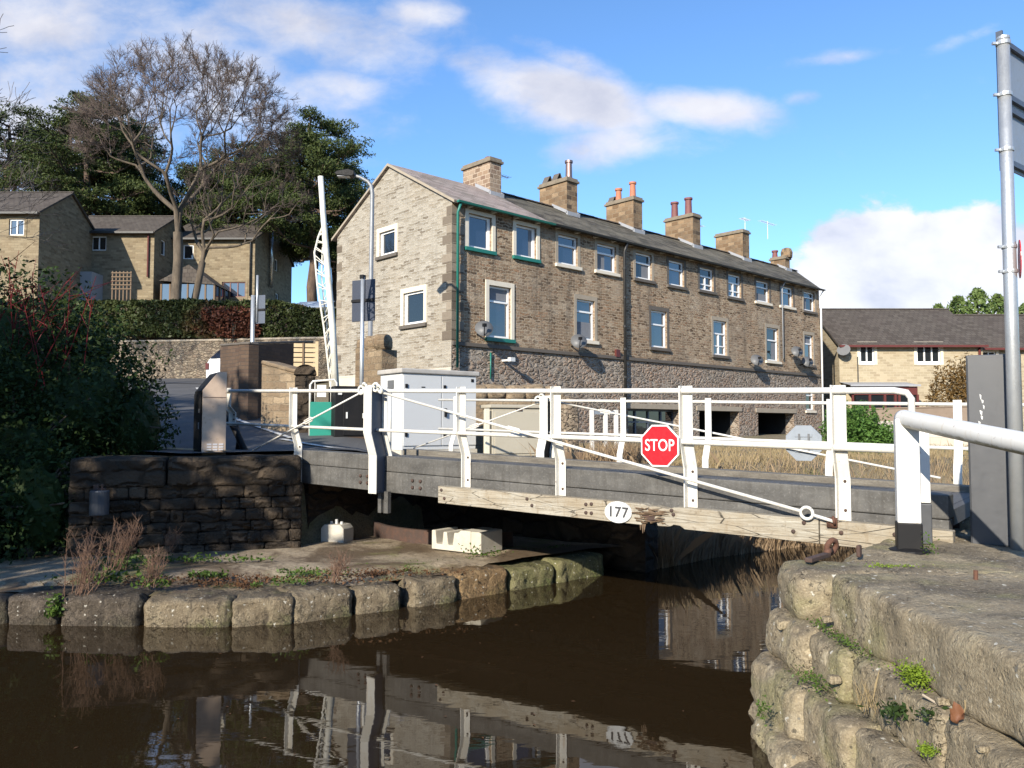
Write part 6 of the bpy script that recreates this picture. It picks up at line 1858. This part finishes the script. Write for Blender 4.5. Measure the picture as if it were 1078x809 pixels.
# dogwood with red stems
rng = random.Random(12)
dq = at(60, 400, 12.4)
dw = thing('dogwood', 'bare dogwood with bright red stems rising from the ivy bush', 'shrub', (dq.x, dq.y, 1.0), 0)
mb = MB()
for k in range(30):
    tgt = at(rng.uniform(0, 108), rng.uniform(266, 350), 12.2 + rng.uniform(-.7, .5)) - Vector((dq.x, dq.y, 1.0))
    a = Vector((rng.uniform(-1.4, .3), rng.gauss(0, .2), .8)); m_ = a.lerp(tgt, .55) + Vector((rng.gauss(0, .12), 0, rng.uniform(-.05, .2)))
    mb.tube([a, m_, tgt], [.011, .008, .004], 4)
    for j in range(3):
        u = rng.uniform(.4, .95); s_ = m_.lerp(tgt, u); mb.tube([s_, s_ + Vector((rng.gauss(.1, .18), rng.gauss(0, .1), rng.uniform(.05, .32)))], [.006, .003], 3)
mb.build('stem', 'dogwood_red', dw)
# nettles by the right gardens
rng = random.Random(31)
nt_ = thing('nettle_patch', 'tall green nettles growing against the brown garden wall', 'plant', (ux(903, 24.5), 24.5, 1.2), 0)
mb = MB()
for k in range(150):
    px = rng.uniform(879, 932); p = Vector((ux(px, 24.5 + rng.uniform(-.5, .7)) - nt_.location.x, rng.uniform(-.6, .8), 0))
    h_ = rng.uniform(.7, 1.0) * (1.75 if px < 920 else 1.25) * (1 - .3 * abs((px - 905) / 30))
    for j in range(26):
        z = h_ * (j + 1) / 26; r_ = .17 * (1.15 - j / 26)
        for s_ in range(3): mb.leaf(p + Vector((rng.gauss(0, r_), rng.gauss(0, r_), z)), rng.uniform(.05, .085), rng, 1.0, 1.8)
mb.build('leaf', 'nettle_leaf', nt_)
bb3 = at(1003, 405, 37)
bush('brown_shrub', 'upright orange brown bare shrub beside the right house', 'shrub', [((bb3.x, 37, 3.0), (1.25, .9, 2.0)), ((bb3.x + .9, 37.2, 3.3), (.9, .8, 2.0))], 6500, .07, 'brown_shrub', 9, long=3.0)

# dry grass on the far bank: stuff nobody could count
rng = random.Random(77)
mb = MB(); cnt = 0
while cnt < 26000:
    x = rng.uniform(1.8, 17); y = rng.uniform(12, 26)
    if pt_in_poly(x, y, LOW): continue
    d = dist_poly(x, y, FARB, False)
    if y < 12.1 + .1 * x or d < .25: continue
    if (x - 2) * .683 - (y - 26) * .73 < 0 and y > 25: continue
    dens = .35 + .65 * (1 if d > 1.2 else .5)
    dens *= .35 + .9 * max(0, .5 + mnoise.noise(Vector((x * .6, y * .6, 3))))
    if y > 20: dens *= .6
    if rng.random() > dens: continue
    z = ground_z(x, y) - .04
    if z < .1: continue
    h_ = rng.uniform(.10, .36) * (1.0 + .7 * mnoise.noise(Vector((x * .8, y * .8, 9)))) * (1 if y < 17 else .6)
    mb.blade((x, y, z), h_, rng.uniform(.005, .011), .35, rng); cnt += 1
g_ = mb.build('dry_grass', 'dry_grass'); g_['kind'] = 'stuff'; g_['label'] = 'dry straw coloured grass on the bank below the terrace'; g_['category'] = 'grass'
# reeds hanging over the water
mb = MB(); cnt = 0
while cnt < 26000:
    u = rng.random() ** .8 * 4; k = min(len(FARB) - 2, int(u)); 
    a, b_ = Vector(FARB[k]), Vector(FARB[k + 1]); p = a.lerp(b_, u - k)
    nn = (b_ - a).normalized(); nn = Vector((-nn.y, nn.x)); off = abs(rng.gauss(0, .95)) - .05
    q_ = p + nn * off
    if rng.random() > .25 + .75 * (.5 + mnoise.noise(Vector((q_.x * 1.4, q_.y * 1.4, 1)))) : continue
    z = max(-.02, ground_z(q_.x, q_.y) - .05)
    mb.blade((q_.x, q_.y, z), rng.uniform(.25, .75), rng.uniform(.005, .010), .32, rng); cnt += 1
g_ = mb.build('reeds', 'reed'); g_['kind'] = 'stuff'; g_['label'] = 'brown reeds and dead grass overhanging the far water edge'; g_['category'] = 'reeds'

# shade trees on the near left bank, outside the frame
def shade_tree(label, c, r_, seed, n):
    zc = c[2]
    t = thing('evergreen_tree', label, 'tree', (c[0], c[1], 0), 0)
    rng = random.Random(seed); mb = MB()
    for i in range(n):
        d = Vector((rng.gauss(0, 1), rng.gauss(0, 1), rng.gauss(0, 1))).normalized() * rng.random() ** .33
        k = 1 + .25 * mnoise.noise(d * 2.5 + Vector((seed, 0, 0)))
        p = Vector((d.x * r_[0] * k, d.y * r_[1] * k, zc + d.z * r_[2] * k))
        mb.leaf(p, rng.uniform(.22, .38), rng, .2, 1.5)
    mb.build('crown', 'ivy_leaf', t)
    MB().tube([(0, 0, -.5), (.1, 0, zc * .6), (0, .1, zc + r_[2] * .5)], [.35, .25, .06], 9).build('trunk', 'tree_bark', t)
shade_tree('dense evergreen on the near bank shading the abutment wall', (-12.9, 1.3, 6.6), (4.3, 2.2, 2.9), 1, 2700)
shade_tree('taller evergreen on the near bank shading the ivy bush', (-16.6, 1.8, 8.2), (3.3, 2.4, 4.2), 2, 5200)
shade_tree('tallest evergreen on the near bank shading the road', (-21.5, 2.5, 9.5), (4.2, 2.6, 5.4), 3, 7000)

# plants on the quay
def dead_plant(label, px, py, Y, h_, w_, n, seed):
    rng = random.Random(seed); b_ = at(px, py, Y)
    t = thing('dead_plant', label, 'plant', (b_.x, b_.y, b_.z), 0, 'dead stems on the quay')
    mb = MB()
    for k in range(n):
        a = Vector((rng.gauss(0, w_ * .35), rng.gauss(0, w_ * .3), 0)); e = a + Vector((rng.gauss(.1, w_ * .6), rng.gauss(0, w_ * .4), h_ * rng.uniform(.5, 1)))
        mb.tube([a, a.lerp(e, .5) + Vector((rng.gauss(0, .02), 0, 0)), e], [.0045, .003, .0015], 4)
        for j in range(13):
            u = rng.uniform(.3, 1); p = a.lerp(e, u); mb.tube([p, p + Vector((rng.gauss(0, .05), rng.gauss(0, .05), rng.uniform(.02, .12)))], [.002, .001], 3)
    mb.build('stem', 'dead_stem', t)
dead_plant('tall reddish dead stems at the quay edge left of the others', 84, 628, 8.9, .72, .20, 34, 1)
dead_plant('reddish dead stems fanned up before the abutment wall', 122, 600, 9.6, .62, .15, 26, 2)
dead_plant('short reddish dead stems above the tan kerb stone', 160, 618, 9.0, .42, .13, 18, 3)
dead_plant('thin red dead stems on the quay below the near king post', 352, 612, 9.4, .34, .12, 14, 4)
dead_plant('small dead stems at the foot of the abutment wall', 176, 582, 10.9, .30, .10, 10, 5)
def weeds(name, label, px, py, Y, rx, ry, n, size, mat, seed, z=.33, hz_=.06, long=1.6, cat='weeds', group='weeds on the quay'):
    rng = random.Random(seed); b_ = at(px, py, Y)
    mb = MB()
    for k in range(n):
        a = rng.uniform(0, 6.283); rr = rng.random() ** .6
        mb.leaf((math.cos(a) * rr * rx, math.sin(a) * rr * ry, abs(rng.gauss(0, hz_))), size * rng.uniform(.6, 1.3), rng, 1.2, long)
    t = mb.build(name, mat); t.location = (b_.x, b_.y, z); tag(t, label, cat, group); t['kind'] = 'stuff'; return t
weeds('weed_clump', 'green weeds in front of the short dead stems', 160, 624, 9.0, .22, .12, 130, .035, 'weed_leaf', 2, .36)
weeds('weed_clump', 'flat green weed tuft alone on the wet paving', 219, 609, 9.7, .24, .10, 170, .035, 'weed_leaf', 3, .34, .03)
weeds('weed_clump', 'green weeds along the foot of the abutment wall', 190, 582, 10.7, 1.3, .12, 420, .035, 'weed_leaf', 4, .36, .04)
weeds('weed_clump', 'green weeds left of the wall foot near the dead stems', 130, 592, 10.2, .35, .2, 160, .045, 'weed_leaf', 5, .36, .1)
weeds('weed_clump', 'green weeds beside the kerb stone below the fan of dead stems', 110, 610, 9.3, .28, .15, 150, .04, 'weed_leaf', 6, .36, .08)
weeds('weed_clump', 'green weeds on the crack above the dark shouldered kerb stone', 305, 622, 9.2, .22, .1, 110, .03, 'weed_leaf', 7, .35)
weeds('weed_clump', 'low green weeds above the grey kerb stone at the bend', 320, 605, 9.9, .35, .12, 150, .03, 'weed_leaf', 8, .34, .03)
weeds('weed_clump', 'yellow green weeds by the notched concrete block', 505, 580, 11.1, .3, .12, 110, .03, 'weed_leaf', 9, .36)
weeds('weed_clump', 'hanging green weeds in the joint left of the wet kerb stone', 57, 648, 8.72, .10, .06, 160, .035, 'weed_leaf', 10, .10, .12)
lit = weeds('leaf_litter', 'dark fallen leaves scattered over the wet quay paving', 250, 612, 9.5, 1.9, .28, 900, .028, 'leaf_litter', 11, .335, .012, 1.4, 'leaves', None); lit['kind'] = 'stuff'
lit = weeds('leaf_litter', 'brown leaf bits on the quay in front of the bridge', 400, 600, 10.0, 1.2, .25, 420, .025, 'leaf_litter', 12, .335, .012, 1.4, 'leaves', None); lit['kind'] = 'stuff'

# dirt, leaf bits and small weeds lodged behind the kerb stones
rng = random.Random(61); mb = MB(); wb = MB()
QP = [Vector(p) for p in QUAY[1:]]
for k in range(5200):
    u = rng.random() * (len(QP) - 1.001); i = int(u); a, b_ = QP[i], QP[i + 1]
    d = (b_ - a).normalized(); p = a.lerp(b_, u - i) + Vector((-d.y, d.x)) * (.62 + abs(rng.gauss(0, .26)))
    if mnoise.noise(Vector((p.x * 1.7, p.y * 1.7, 2))) < -.12: continue
    if k % 6 == 0 and mnoise.noise(Vector((p.x * 1.1, p.y * 1.1, 8))) > .05:
        for j in range(4): wb.leaf((p.x + rng.gauss(0, .02), p.y + rng.gauss(0, .02), .30 + abs(rng.gauss(0, .03))), rng.uniform(.012, .026), rng, 1.2)
    else: mb.leaf((p.x, p.y, .292 + abs(rng.gauss(0, .012))), rng.uniform(.012, .030), rng, 2.5, 1.4)
o = mb.build('leaf_litter', 'leaf_litter'); o['kind'] = 'stuff'; o['label'] = 'dark leaf bits and dirt lodged behind the kerb stones'; o['category'] = 'leaves'
o = wb.build('weeds', 'weed_leaf'); o['kind'] = 'stuff'; o['label'] = 'tiny green weeds scattered behind the kerb stones'; o['category'] = 'weeds'
# a few leaves and bits floating on the canal
rng = random.Random(44); mb = MB()
for k in range(70):
    px = rng.uniform(20, 780); py = rng.uniform(662, 800)
    if rng.random() < .6: py = 650 + rng.random() ** 2 * 60
    d = ray(px, py); p = Vector((0, 0, EYE)) + d * (-EYE / d.z)
    if not pt_in_poly(p.x, p.y, LOW) or p.x > 1.5 or p.y > 8.5 + .5 * max(0, p.x + 2.5): continue
    a = rng.uniform(0, 6.28); s_ = rng.uniform(.008, .022); x, y = math.cos(a) * s_, math.sin(a) * s_
    mb.poly((p.x - x, p.y - y, .004), (p.x + y * .5, p.y - x * .5, .006), (p.x + x, p.y + y, .004), (p.x - y * .5, p.y + x * .5, .006))
fl = mb.build('floating_leaves', 'leaf_litter'); fl['kind'] = 'stuff'; fl['label'] = 'small brown leaves and bits floating on the canal'; fl['category'] = 'leaves'
# ================================================================== right bank of weathered gritstone blocks
bw = thing('stone_bank', 'massive weathered gritstone block bank in the right foreground', 'wall', (2.2, 4.0, 0), 0)
O = Vector((2.2, 4.0, 0))
def blk(x0, x1, y0, y1, z0, z1, r, amp, seed, n=26, rot=0.0, freq=1.7, mat='gritstone', c=None):
    mb = MB()
    c = c or ((x0 + x1) / 2, (y0 + y1) / 2)
    mb.stone((c[0] - O.x, c[1] - O.y, (z0 + z1) / 2), ((x1 - x0) / 2, (y1 - y0) / 2, (z1 - z0) / 2), r, amp * .68, seed, n=n, rot=rot, freq=freq * 1.5, rough=.55, topamp=.8)
    return mb.build('block', mat, bw, smooth=True)
# top course
blk(2.12, 3.7, 2.2, 5.52, .735, 1.125, .06, .03, 1, 90)
blk(1.93, 3.5, 5.50, 6.10, .76, 1.12, .12, .035, 2, 54, R(-4))
blk(2.2, 3.9, .6, 2.22, .72, 1.12, .06, .03, 3, 24)
# second course
blk(2.02, 3.2, 3.95, 4.95, .43, .745, .06, .035, 4, 44)
blk(2.03, 3.2, 2.45, 3.97, .40, .735, .06, .035, 5, 46)
blk(1.95, 3.2, 4.93, 5.45, .43, .765, .08, .04, 6, 40)
blk(1.84, 3.0, 5.40, 6.12, .43, .79, .12, .045, 7, 40)
blk(2.0, 3.2, 1.0, 2.47, .40, .73, .06, .03, 8, 20)
# third course
blk(1.88, 3.1, 3.3, 4.62, .06, .44, .06, .04, 9, 44)
blk(1.82, 3.1, 4.6, 5.25, .06, .45, .07, .04, 10, 40)
blk(1.74, 3.0, 5.2, 6.14, .06, .46, .11, .05, 11, 40)
blk(1.90, 3.1, 2.0, 3.32, .04, .42, .06, .035, 12, 30)
# footing stones at the water
blk(1.64, 2.8, 4.3, 5.1, -.5, .10, .10, .05, 13, 34)
blk(1.62, 2.6, 5.0, 5.7, -.5, .14, .11, .06, 14, 34)
blk(1.74, 2.6, 5.6, 6.2, -.5, .09, .10, .05, 15, 26)
blk(1.76, 2.9, 3.2, 4.35, -.5, .08, .09, .05, 16, 34)
blk(1.87, 2.9, 2.0, 3.25, -.5, .08, .09, .05, 17, 24)
# bank top towards the bridge
blk(0, 1.5, 0, 2.3, .35, 1.12, .12, .04, 18, 54, R(-36), c=(3.68, 6.62))
blk(0, 1.9, 0, 2.2, .55, 1.125, .07, .035, 19, 40, R(-36), c=(4.55, 5.9))
blk(3.6, 6.0, 2.2, 5.2, .7, 1.12, .06, .035, 20, 60)
blk(4.6, 7.6, 4.6, 7.4, .7, 1.115, .06, .03, 21, 40)
blk(0, 1.5, 0, 2.4, .3, 1.10, .08, .03, 22, 30, R(-36), c=(4.95, 7.75))
blk(0, 2.2, 0, 3.0, .1, 1.22, .10, .03, 23, 30, R(-36), c=(6.0, 8.8))
# under-bridge face lower down
blk(0, 1.2, 0, 2.6, -.6, .5, .12, .05, 24, 30, R(-36), c=(3.62, 7.1))
blk(0, 1.4, 0, 2.6, -.6, .5, .12, .05, 25, 24, R(-36), c=(4.9, 8.9))

# plants growing in the joints
def tuft(label, px, py, Y, rx, ry, rz_, n, size, mat, seed, cat='moss', name='moss_tuft', up=.6, long=1.6):
    rng = random.Random(seed); b_ = at(px, py, Y)
    mb = MB()
    for k in range(n):
        mb.leaf((rng.gauss(0, rx), rng.gauss(0, ry), rng.gauss(0, rz_)), size * rng.uniform(.6, 1.4), rng, up, long)
    t = mb.build(name, mat); t.location = b_; tag(t, label, cat, 'plants in the stone joints'); t['kind'] = 'stuff'; return t
tuft('bright yellow green moss pad below the big top block', 963, 711, 4.28, .035, .055, .028, 900, .010, 'moss', 1)
tuft('small moss patch low on the right between the lower blocks', 976, 789, 3.95, .022, .02, .012, 300, .009, 'moss', 2)
tuft('green stonecrop along the first joint near its corner', 880, 668, 5.15, .02, .28, .014, 420, .011, 'weed_leaf', 3, 'plant', 'joint_plant')
tuft('green stonecrop curve on the corner joint', 842, 688, 5.55, .04, .04, .05, 260, .012, 'weed_leaf', 4, 'plant', 'joint_plant')
tuft('green trailing weed in the second joint', 856, 716, 5.1, .05, .12, .014, 260, .012, 'weed_leaf', 5, 'plant', 'joint_plant')
tuft('dark green fern in the second joint below the moss', 945, 747, 4.28, .05, .06, .018, 160, .018, 'ivy_leaf', 6, 'fern', 'fern', long=2.2)
tuft('dark leaves beside the curled brown leaf', 985, 752, 4.0, .04, .03, .012, 60, .02, 'ivy_leaf', 7, 'plant', 'joint_plant')
tuft('weed at the foot of the white gate post', 977, 575, 6.35, .03, .03, .05, 90, .014, 'weed_leaf', 8, 'plant', 'joint_plant')
tuft('low moss streak on the bank top near the gate post', 935, 596, 5.75, .10, .03, .006, 200, .010, 'moss', 9)
tuft('small moss dot on the right part of the top block', 1063, 663, 4.2, .03, .02, .006, 120, .009, 'moss', 10)
tuft('weed at the lower left edge of the bank', 803, 748, 5.25, .02, .03, .04, 110, .013, 'weed_leaf', 11, 'plant', 'joint_plant')
rng = random.Random(5)
gt = at(912, 745, 4.62)
g_ = thing('grass_tuft', 'dry straw tuft sprouting from the second joint', 'grass', tuple(gt), 0); mb = MB()
for k in range(46): mb.blade((rng.gauss(0, .03), rng.gauss(0, .05), -.02), rng.uniform(.08, .26), .0018, .42, rng)
mb.build('blade', 'dry_grass', g_)
lf = at(1008, 757, 3.80)
l_ = thing('fallen_leaf', 'curled brown leaf resting on the ledge of the bank', 'leaf', tuple(lf), R(20)); mb = MB()
n = 8
for i in range(n + 1):
    for j in range(n + 1):
        u, v = i / n * 2 - 1, j / n * 2 - 1
        w_ = .055 * (1 - abs(u) ** 2.2) * (1 + .3 * math.sin(u * 9)) + .004
        mb.v.append((u * .042, v * w_ * .4, .03 * abs(v) ** 1.4 + .014 * math.sin(u * 3) + v * w_ * .45))
for i in range(n):
    for j in range(n): a = i * (n + 1) + j; mb.f.append((a, a + 1, a + n + 2, a + n + 1))
mb.build('blade', 'brown_leaf', l_, smooth=True)
mb = MB(); mb.tube([(.035, 0, .01), (.06, .01, .04), (.07, .02, .07)], .003, 5); mb.build('stalk', 'dry_grass', l_)
tw = at(985, 740, 4.05); t_ = thing('pale_twig', 'pale broken twig beside the curled brown leaf', 'twig', tuple(tw), 0)
MB().tube([(-.05, .03, .03), (0, 0, 0), (.05, -.03, -.03)], .006, 6).build('stick', 'buff_stone', t_); MB().tube([(.12, 0, .02), (.09, .02, .07)], .005, 6).build('offshoot', 'buff_stone', t_)
rng = random.Random(9)
for k, (px, py, Y, s_, lab) in enumerate(((1034, 788, 3.6, .022, 'small pale stone chip on the lowest right ledge'), (878, 715, 4.95, .035, 'pale pebble wedged in the second joint'), (825, 657, 5.7, .05, 'white broken stone wedged under the corner block'), (871, 652, 5.35, .03, 'round pale pebble in the first joint'), (992, 738, 4.02, .03, 'tan pebble beside the curled brown leaf'))):
    mb = MB(); s_ *= .75; mb.stone((0, 0, 0), (s_ * 1.3, s_, s_ * .8), s_ * .3, s_ * .35, k + 90, n=8, freq=20)
    o = mb.build('pebble', 'gritstone', smooth=True); o.location = at(px, py, Y); tag(o, lab, 'pebble', 'loose stones in the bank')

# ironwork on the bank
pn = at(870, 580, 6.1)
ch = thing('mooring_pin', 'rusty eye bolt and bar lying on the bank below the fender timber', 'ironwork', (pn.x, pn.y, 1.155), R(48))
MB().box((-.34, -.028, -.02), (.02, .028, .012)).build('bar', 'dark_rust', ch, bevel=.006)
mb = MB(); mb.torus((.10, 0, .045), .05, .022, (.3, 1, .25)); mb.tube([(.0, 0, .01), (.08, 0, .02)], .024, 8); mb.build('eye', 'rust', ch, smooth=True)
mb = MB(); mb.box((.12, -.20, -.02), (.17, -.17, .07)); mb.build('lug', 'dark_rust', ch, bevel=.01)
ba = at(1027, 608, 5.2)
bo = thing('iron_stud', 'rusty iron stud set in a pale worn patch of the bank top', 'ironwork', (ba.x, ba.y, 1.12), 0)
MB().tube([(0, 0, -.05), (.002, 0, .075)], .014, 8).build('pin', 'rust', bo); MB().lathe([(.085, -.02), (.09, .012), (.02, .016)], (0, 0, 0), 14).build('socket', 'gritstone', bo)

# ================================================================== white swing gate
gp_ = at(957, 575, 6.5)
gt = thing('swing_gate', 'thick white tubular gate arm on a square post in the right foreground', 'gate', (gp_.x, gp_.y, 1.10), 0)
def grel(px, py, Y): return at(px, py, Y) - Vector((gp_.x, gp_.y, 1.10))
MB().box((-.085, -.085, .24), (.085, .085, 1.06), Matrix.Rotation(R(-20), 4, 'Z')).build('post', 'gate_paint', gt, bevel=.012)
sh = MB().box((-.092, -.092, .0), (.092, .092, .245), Matrix.Rotation(R(-20), 4, 'Z')).build('shoe', 'black_metal', gt, bevel=.01)
MB().lathe([(.16, -.02), (.15, .03), (.10, .05)], (0, 0, 0), 18).build('base_plate', 'black_metal', sh)
M_ = Matrix.Translation(grel(972, 545, 6.9) * 1.0) @ Matrix.Rotation(R(-20), 4, 'Z')
z0 = -M_.translation.z
M_.translation.z = 0
MB().box((-.06, -.05, .36), (.055, .05, 1.1), M_).build('rear_post', 'gate_paint', gt, bevel=.008)
MB().box((-.062, -.055, .02), (.06, .055, .355), M_).build('rear_shoe', 'slate_cabinet', gt, bevel=.008)
a, b_ = grel(952, 441, 6.5), grel(1130, 478, 4.55)
d_ = (b_ - a).normalized()
MB().tube([a - d_ * .04, a, b_, b_ + d_ * 2.8], [.064, .070, .070, .070], 24).build('arm', 'gate_paint', gt, smooth=True)
MB().lathe([(.088, 0), (.09, .01)], (0, 0, .235), 4).build('rust_seam', 'rust', gt)

# dark cabinet and sign pole
c0_ = at(1022, 570, 6.9); c1_ = at(1066, 572, 6.75)
cb_ = thing('pillar_cabinet', 'tall plain slate grey metal cabinet behind the white gate arm', 'cabinet', (c0_.x, c0_.y, 1.09), math.atan2(c1_.y - c0_.y, c1_.x - c0_.x))
cw_ = (c1_.xy - c0_.xy).length + .10
MB().box((0, 0, .0), (cw_, .5, 1.61)).build('housing', 'slate_cabinet', cb_, bevel=.012)
MB().box((.012, -.012, .03), (cw_ - .012, -.002, 1.585)).build('door', 'slate_cabinet', cb_, bevel=.003)
mb = MB(); rg = random.Random(3)
for k in range(7):
    x = .10 + rg.gauss(0, .012); z = 1.28 - k * .045; w_ = rg.uniform(.004, .010); mb.poly((x - w_, -.0155, z), (x + w_, -.0155, z - .01), (x + w_ * .6, -.0155, z - rg.uniform(.03, .07)), (x - w_ * .5, -.0155, z - .03))
mb.build('paint_splash', 'grey_plate', cb_)
MB().box((-.03, -.05, -.06), (cw_ + .03, .53, -.002)).build('plinth', 'concrete_pale', cb_, bevel=.01)
pb = at(1071.5, 566, 6.55); 
sp = thing('sign_pole', 'tall galvanised pole with grey sign backs at the right edge', 'road sign', (pb.x, pb.y, 1.05), 0)
ptop = at(1056, 42, 6.55) - Vector((pb.x, pb.y, 1.05)); ptop.y = 0
# the pole leans a little
MB().tube([(0, 0, -.1), (ptop.x * .55, 0, ptop.z * .5), (ptop.x, 0, ptop.z)], [.054, .050, .047], 16).build('pole', 'galvanised', sp, smooth=True)
MB().lathe([(.05, 0), (.05, .02), (.02, .03)], (ptop.x, 0, ptop.z), 16).build('pole_cap', 'galvanised', sp)
def pz(py): return at(1060, py, 6.55).z - 1.05
def pxz(z): return ptop.x * z / ptop.z
for y0, y1 in ((28, 105), (98, 176)):
    za, zb_ = pz(y1), pz(y0)
    x = pxz((za + zb_) / 2)
    M_ = Matrix.Translation((x + .03, .06, 0)) @ Matrix.Rotation(R(38), 4, 'Z')
    pnl = MB().box((.02, .03, za + .03), (1.0, .045, zb_ - .03), M_).build('sign_panel', 'plate_back', sp, bevel=.006)
    mb = MB()
    for z in (za + .06, zb_ - .10): mb.box((-.02, -.0, z), (1.0, .028, z + .045), M_)
    mb.box((.0, .0, za), (.02, .05, zb_), M_)
    mb.build('channel', 'sign_grey', pnl)
for py in (48, 102, 160, 262, 288):
    mb = MB()
    z = pz(py); mb.lathe([(.056, 0), (.058, .015), (.056, .03)], (pxz(z), 0, z), 16); mb.box((pxz(z) - .09, -.012, z + .005), (pxz(z) - .05, .012, z + .025))
    mb.build('clip', 'galvanised', sp)
z = pz(273); M_ = Matrix.Translation((pxz(z) + .085, -.0, z)) @ Matrix.Rotation(R(62), 4, 'Z') @ Matrix.Rotation(R(90), 4, 'X')
dd = MB().lathe([(.02, -.006), (.155, -.006), (.155, .0), (.02, .0)], (0, 0, 0), 28); dd.v = [tuple(M_ @ Vector(p)) for p in dd.v]
dsc = dd.build('no_entry_disc', 'red_sign', sp, label='round red sign with a white bar, seen edge on')
mb = MB(); mb.box((-.11, -.028, .001), (.11, .028, .004), M_); mb.build('bar', 'sign_white', dsc)
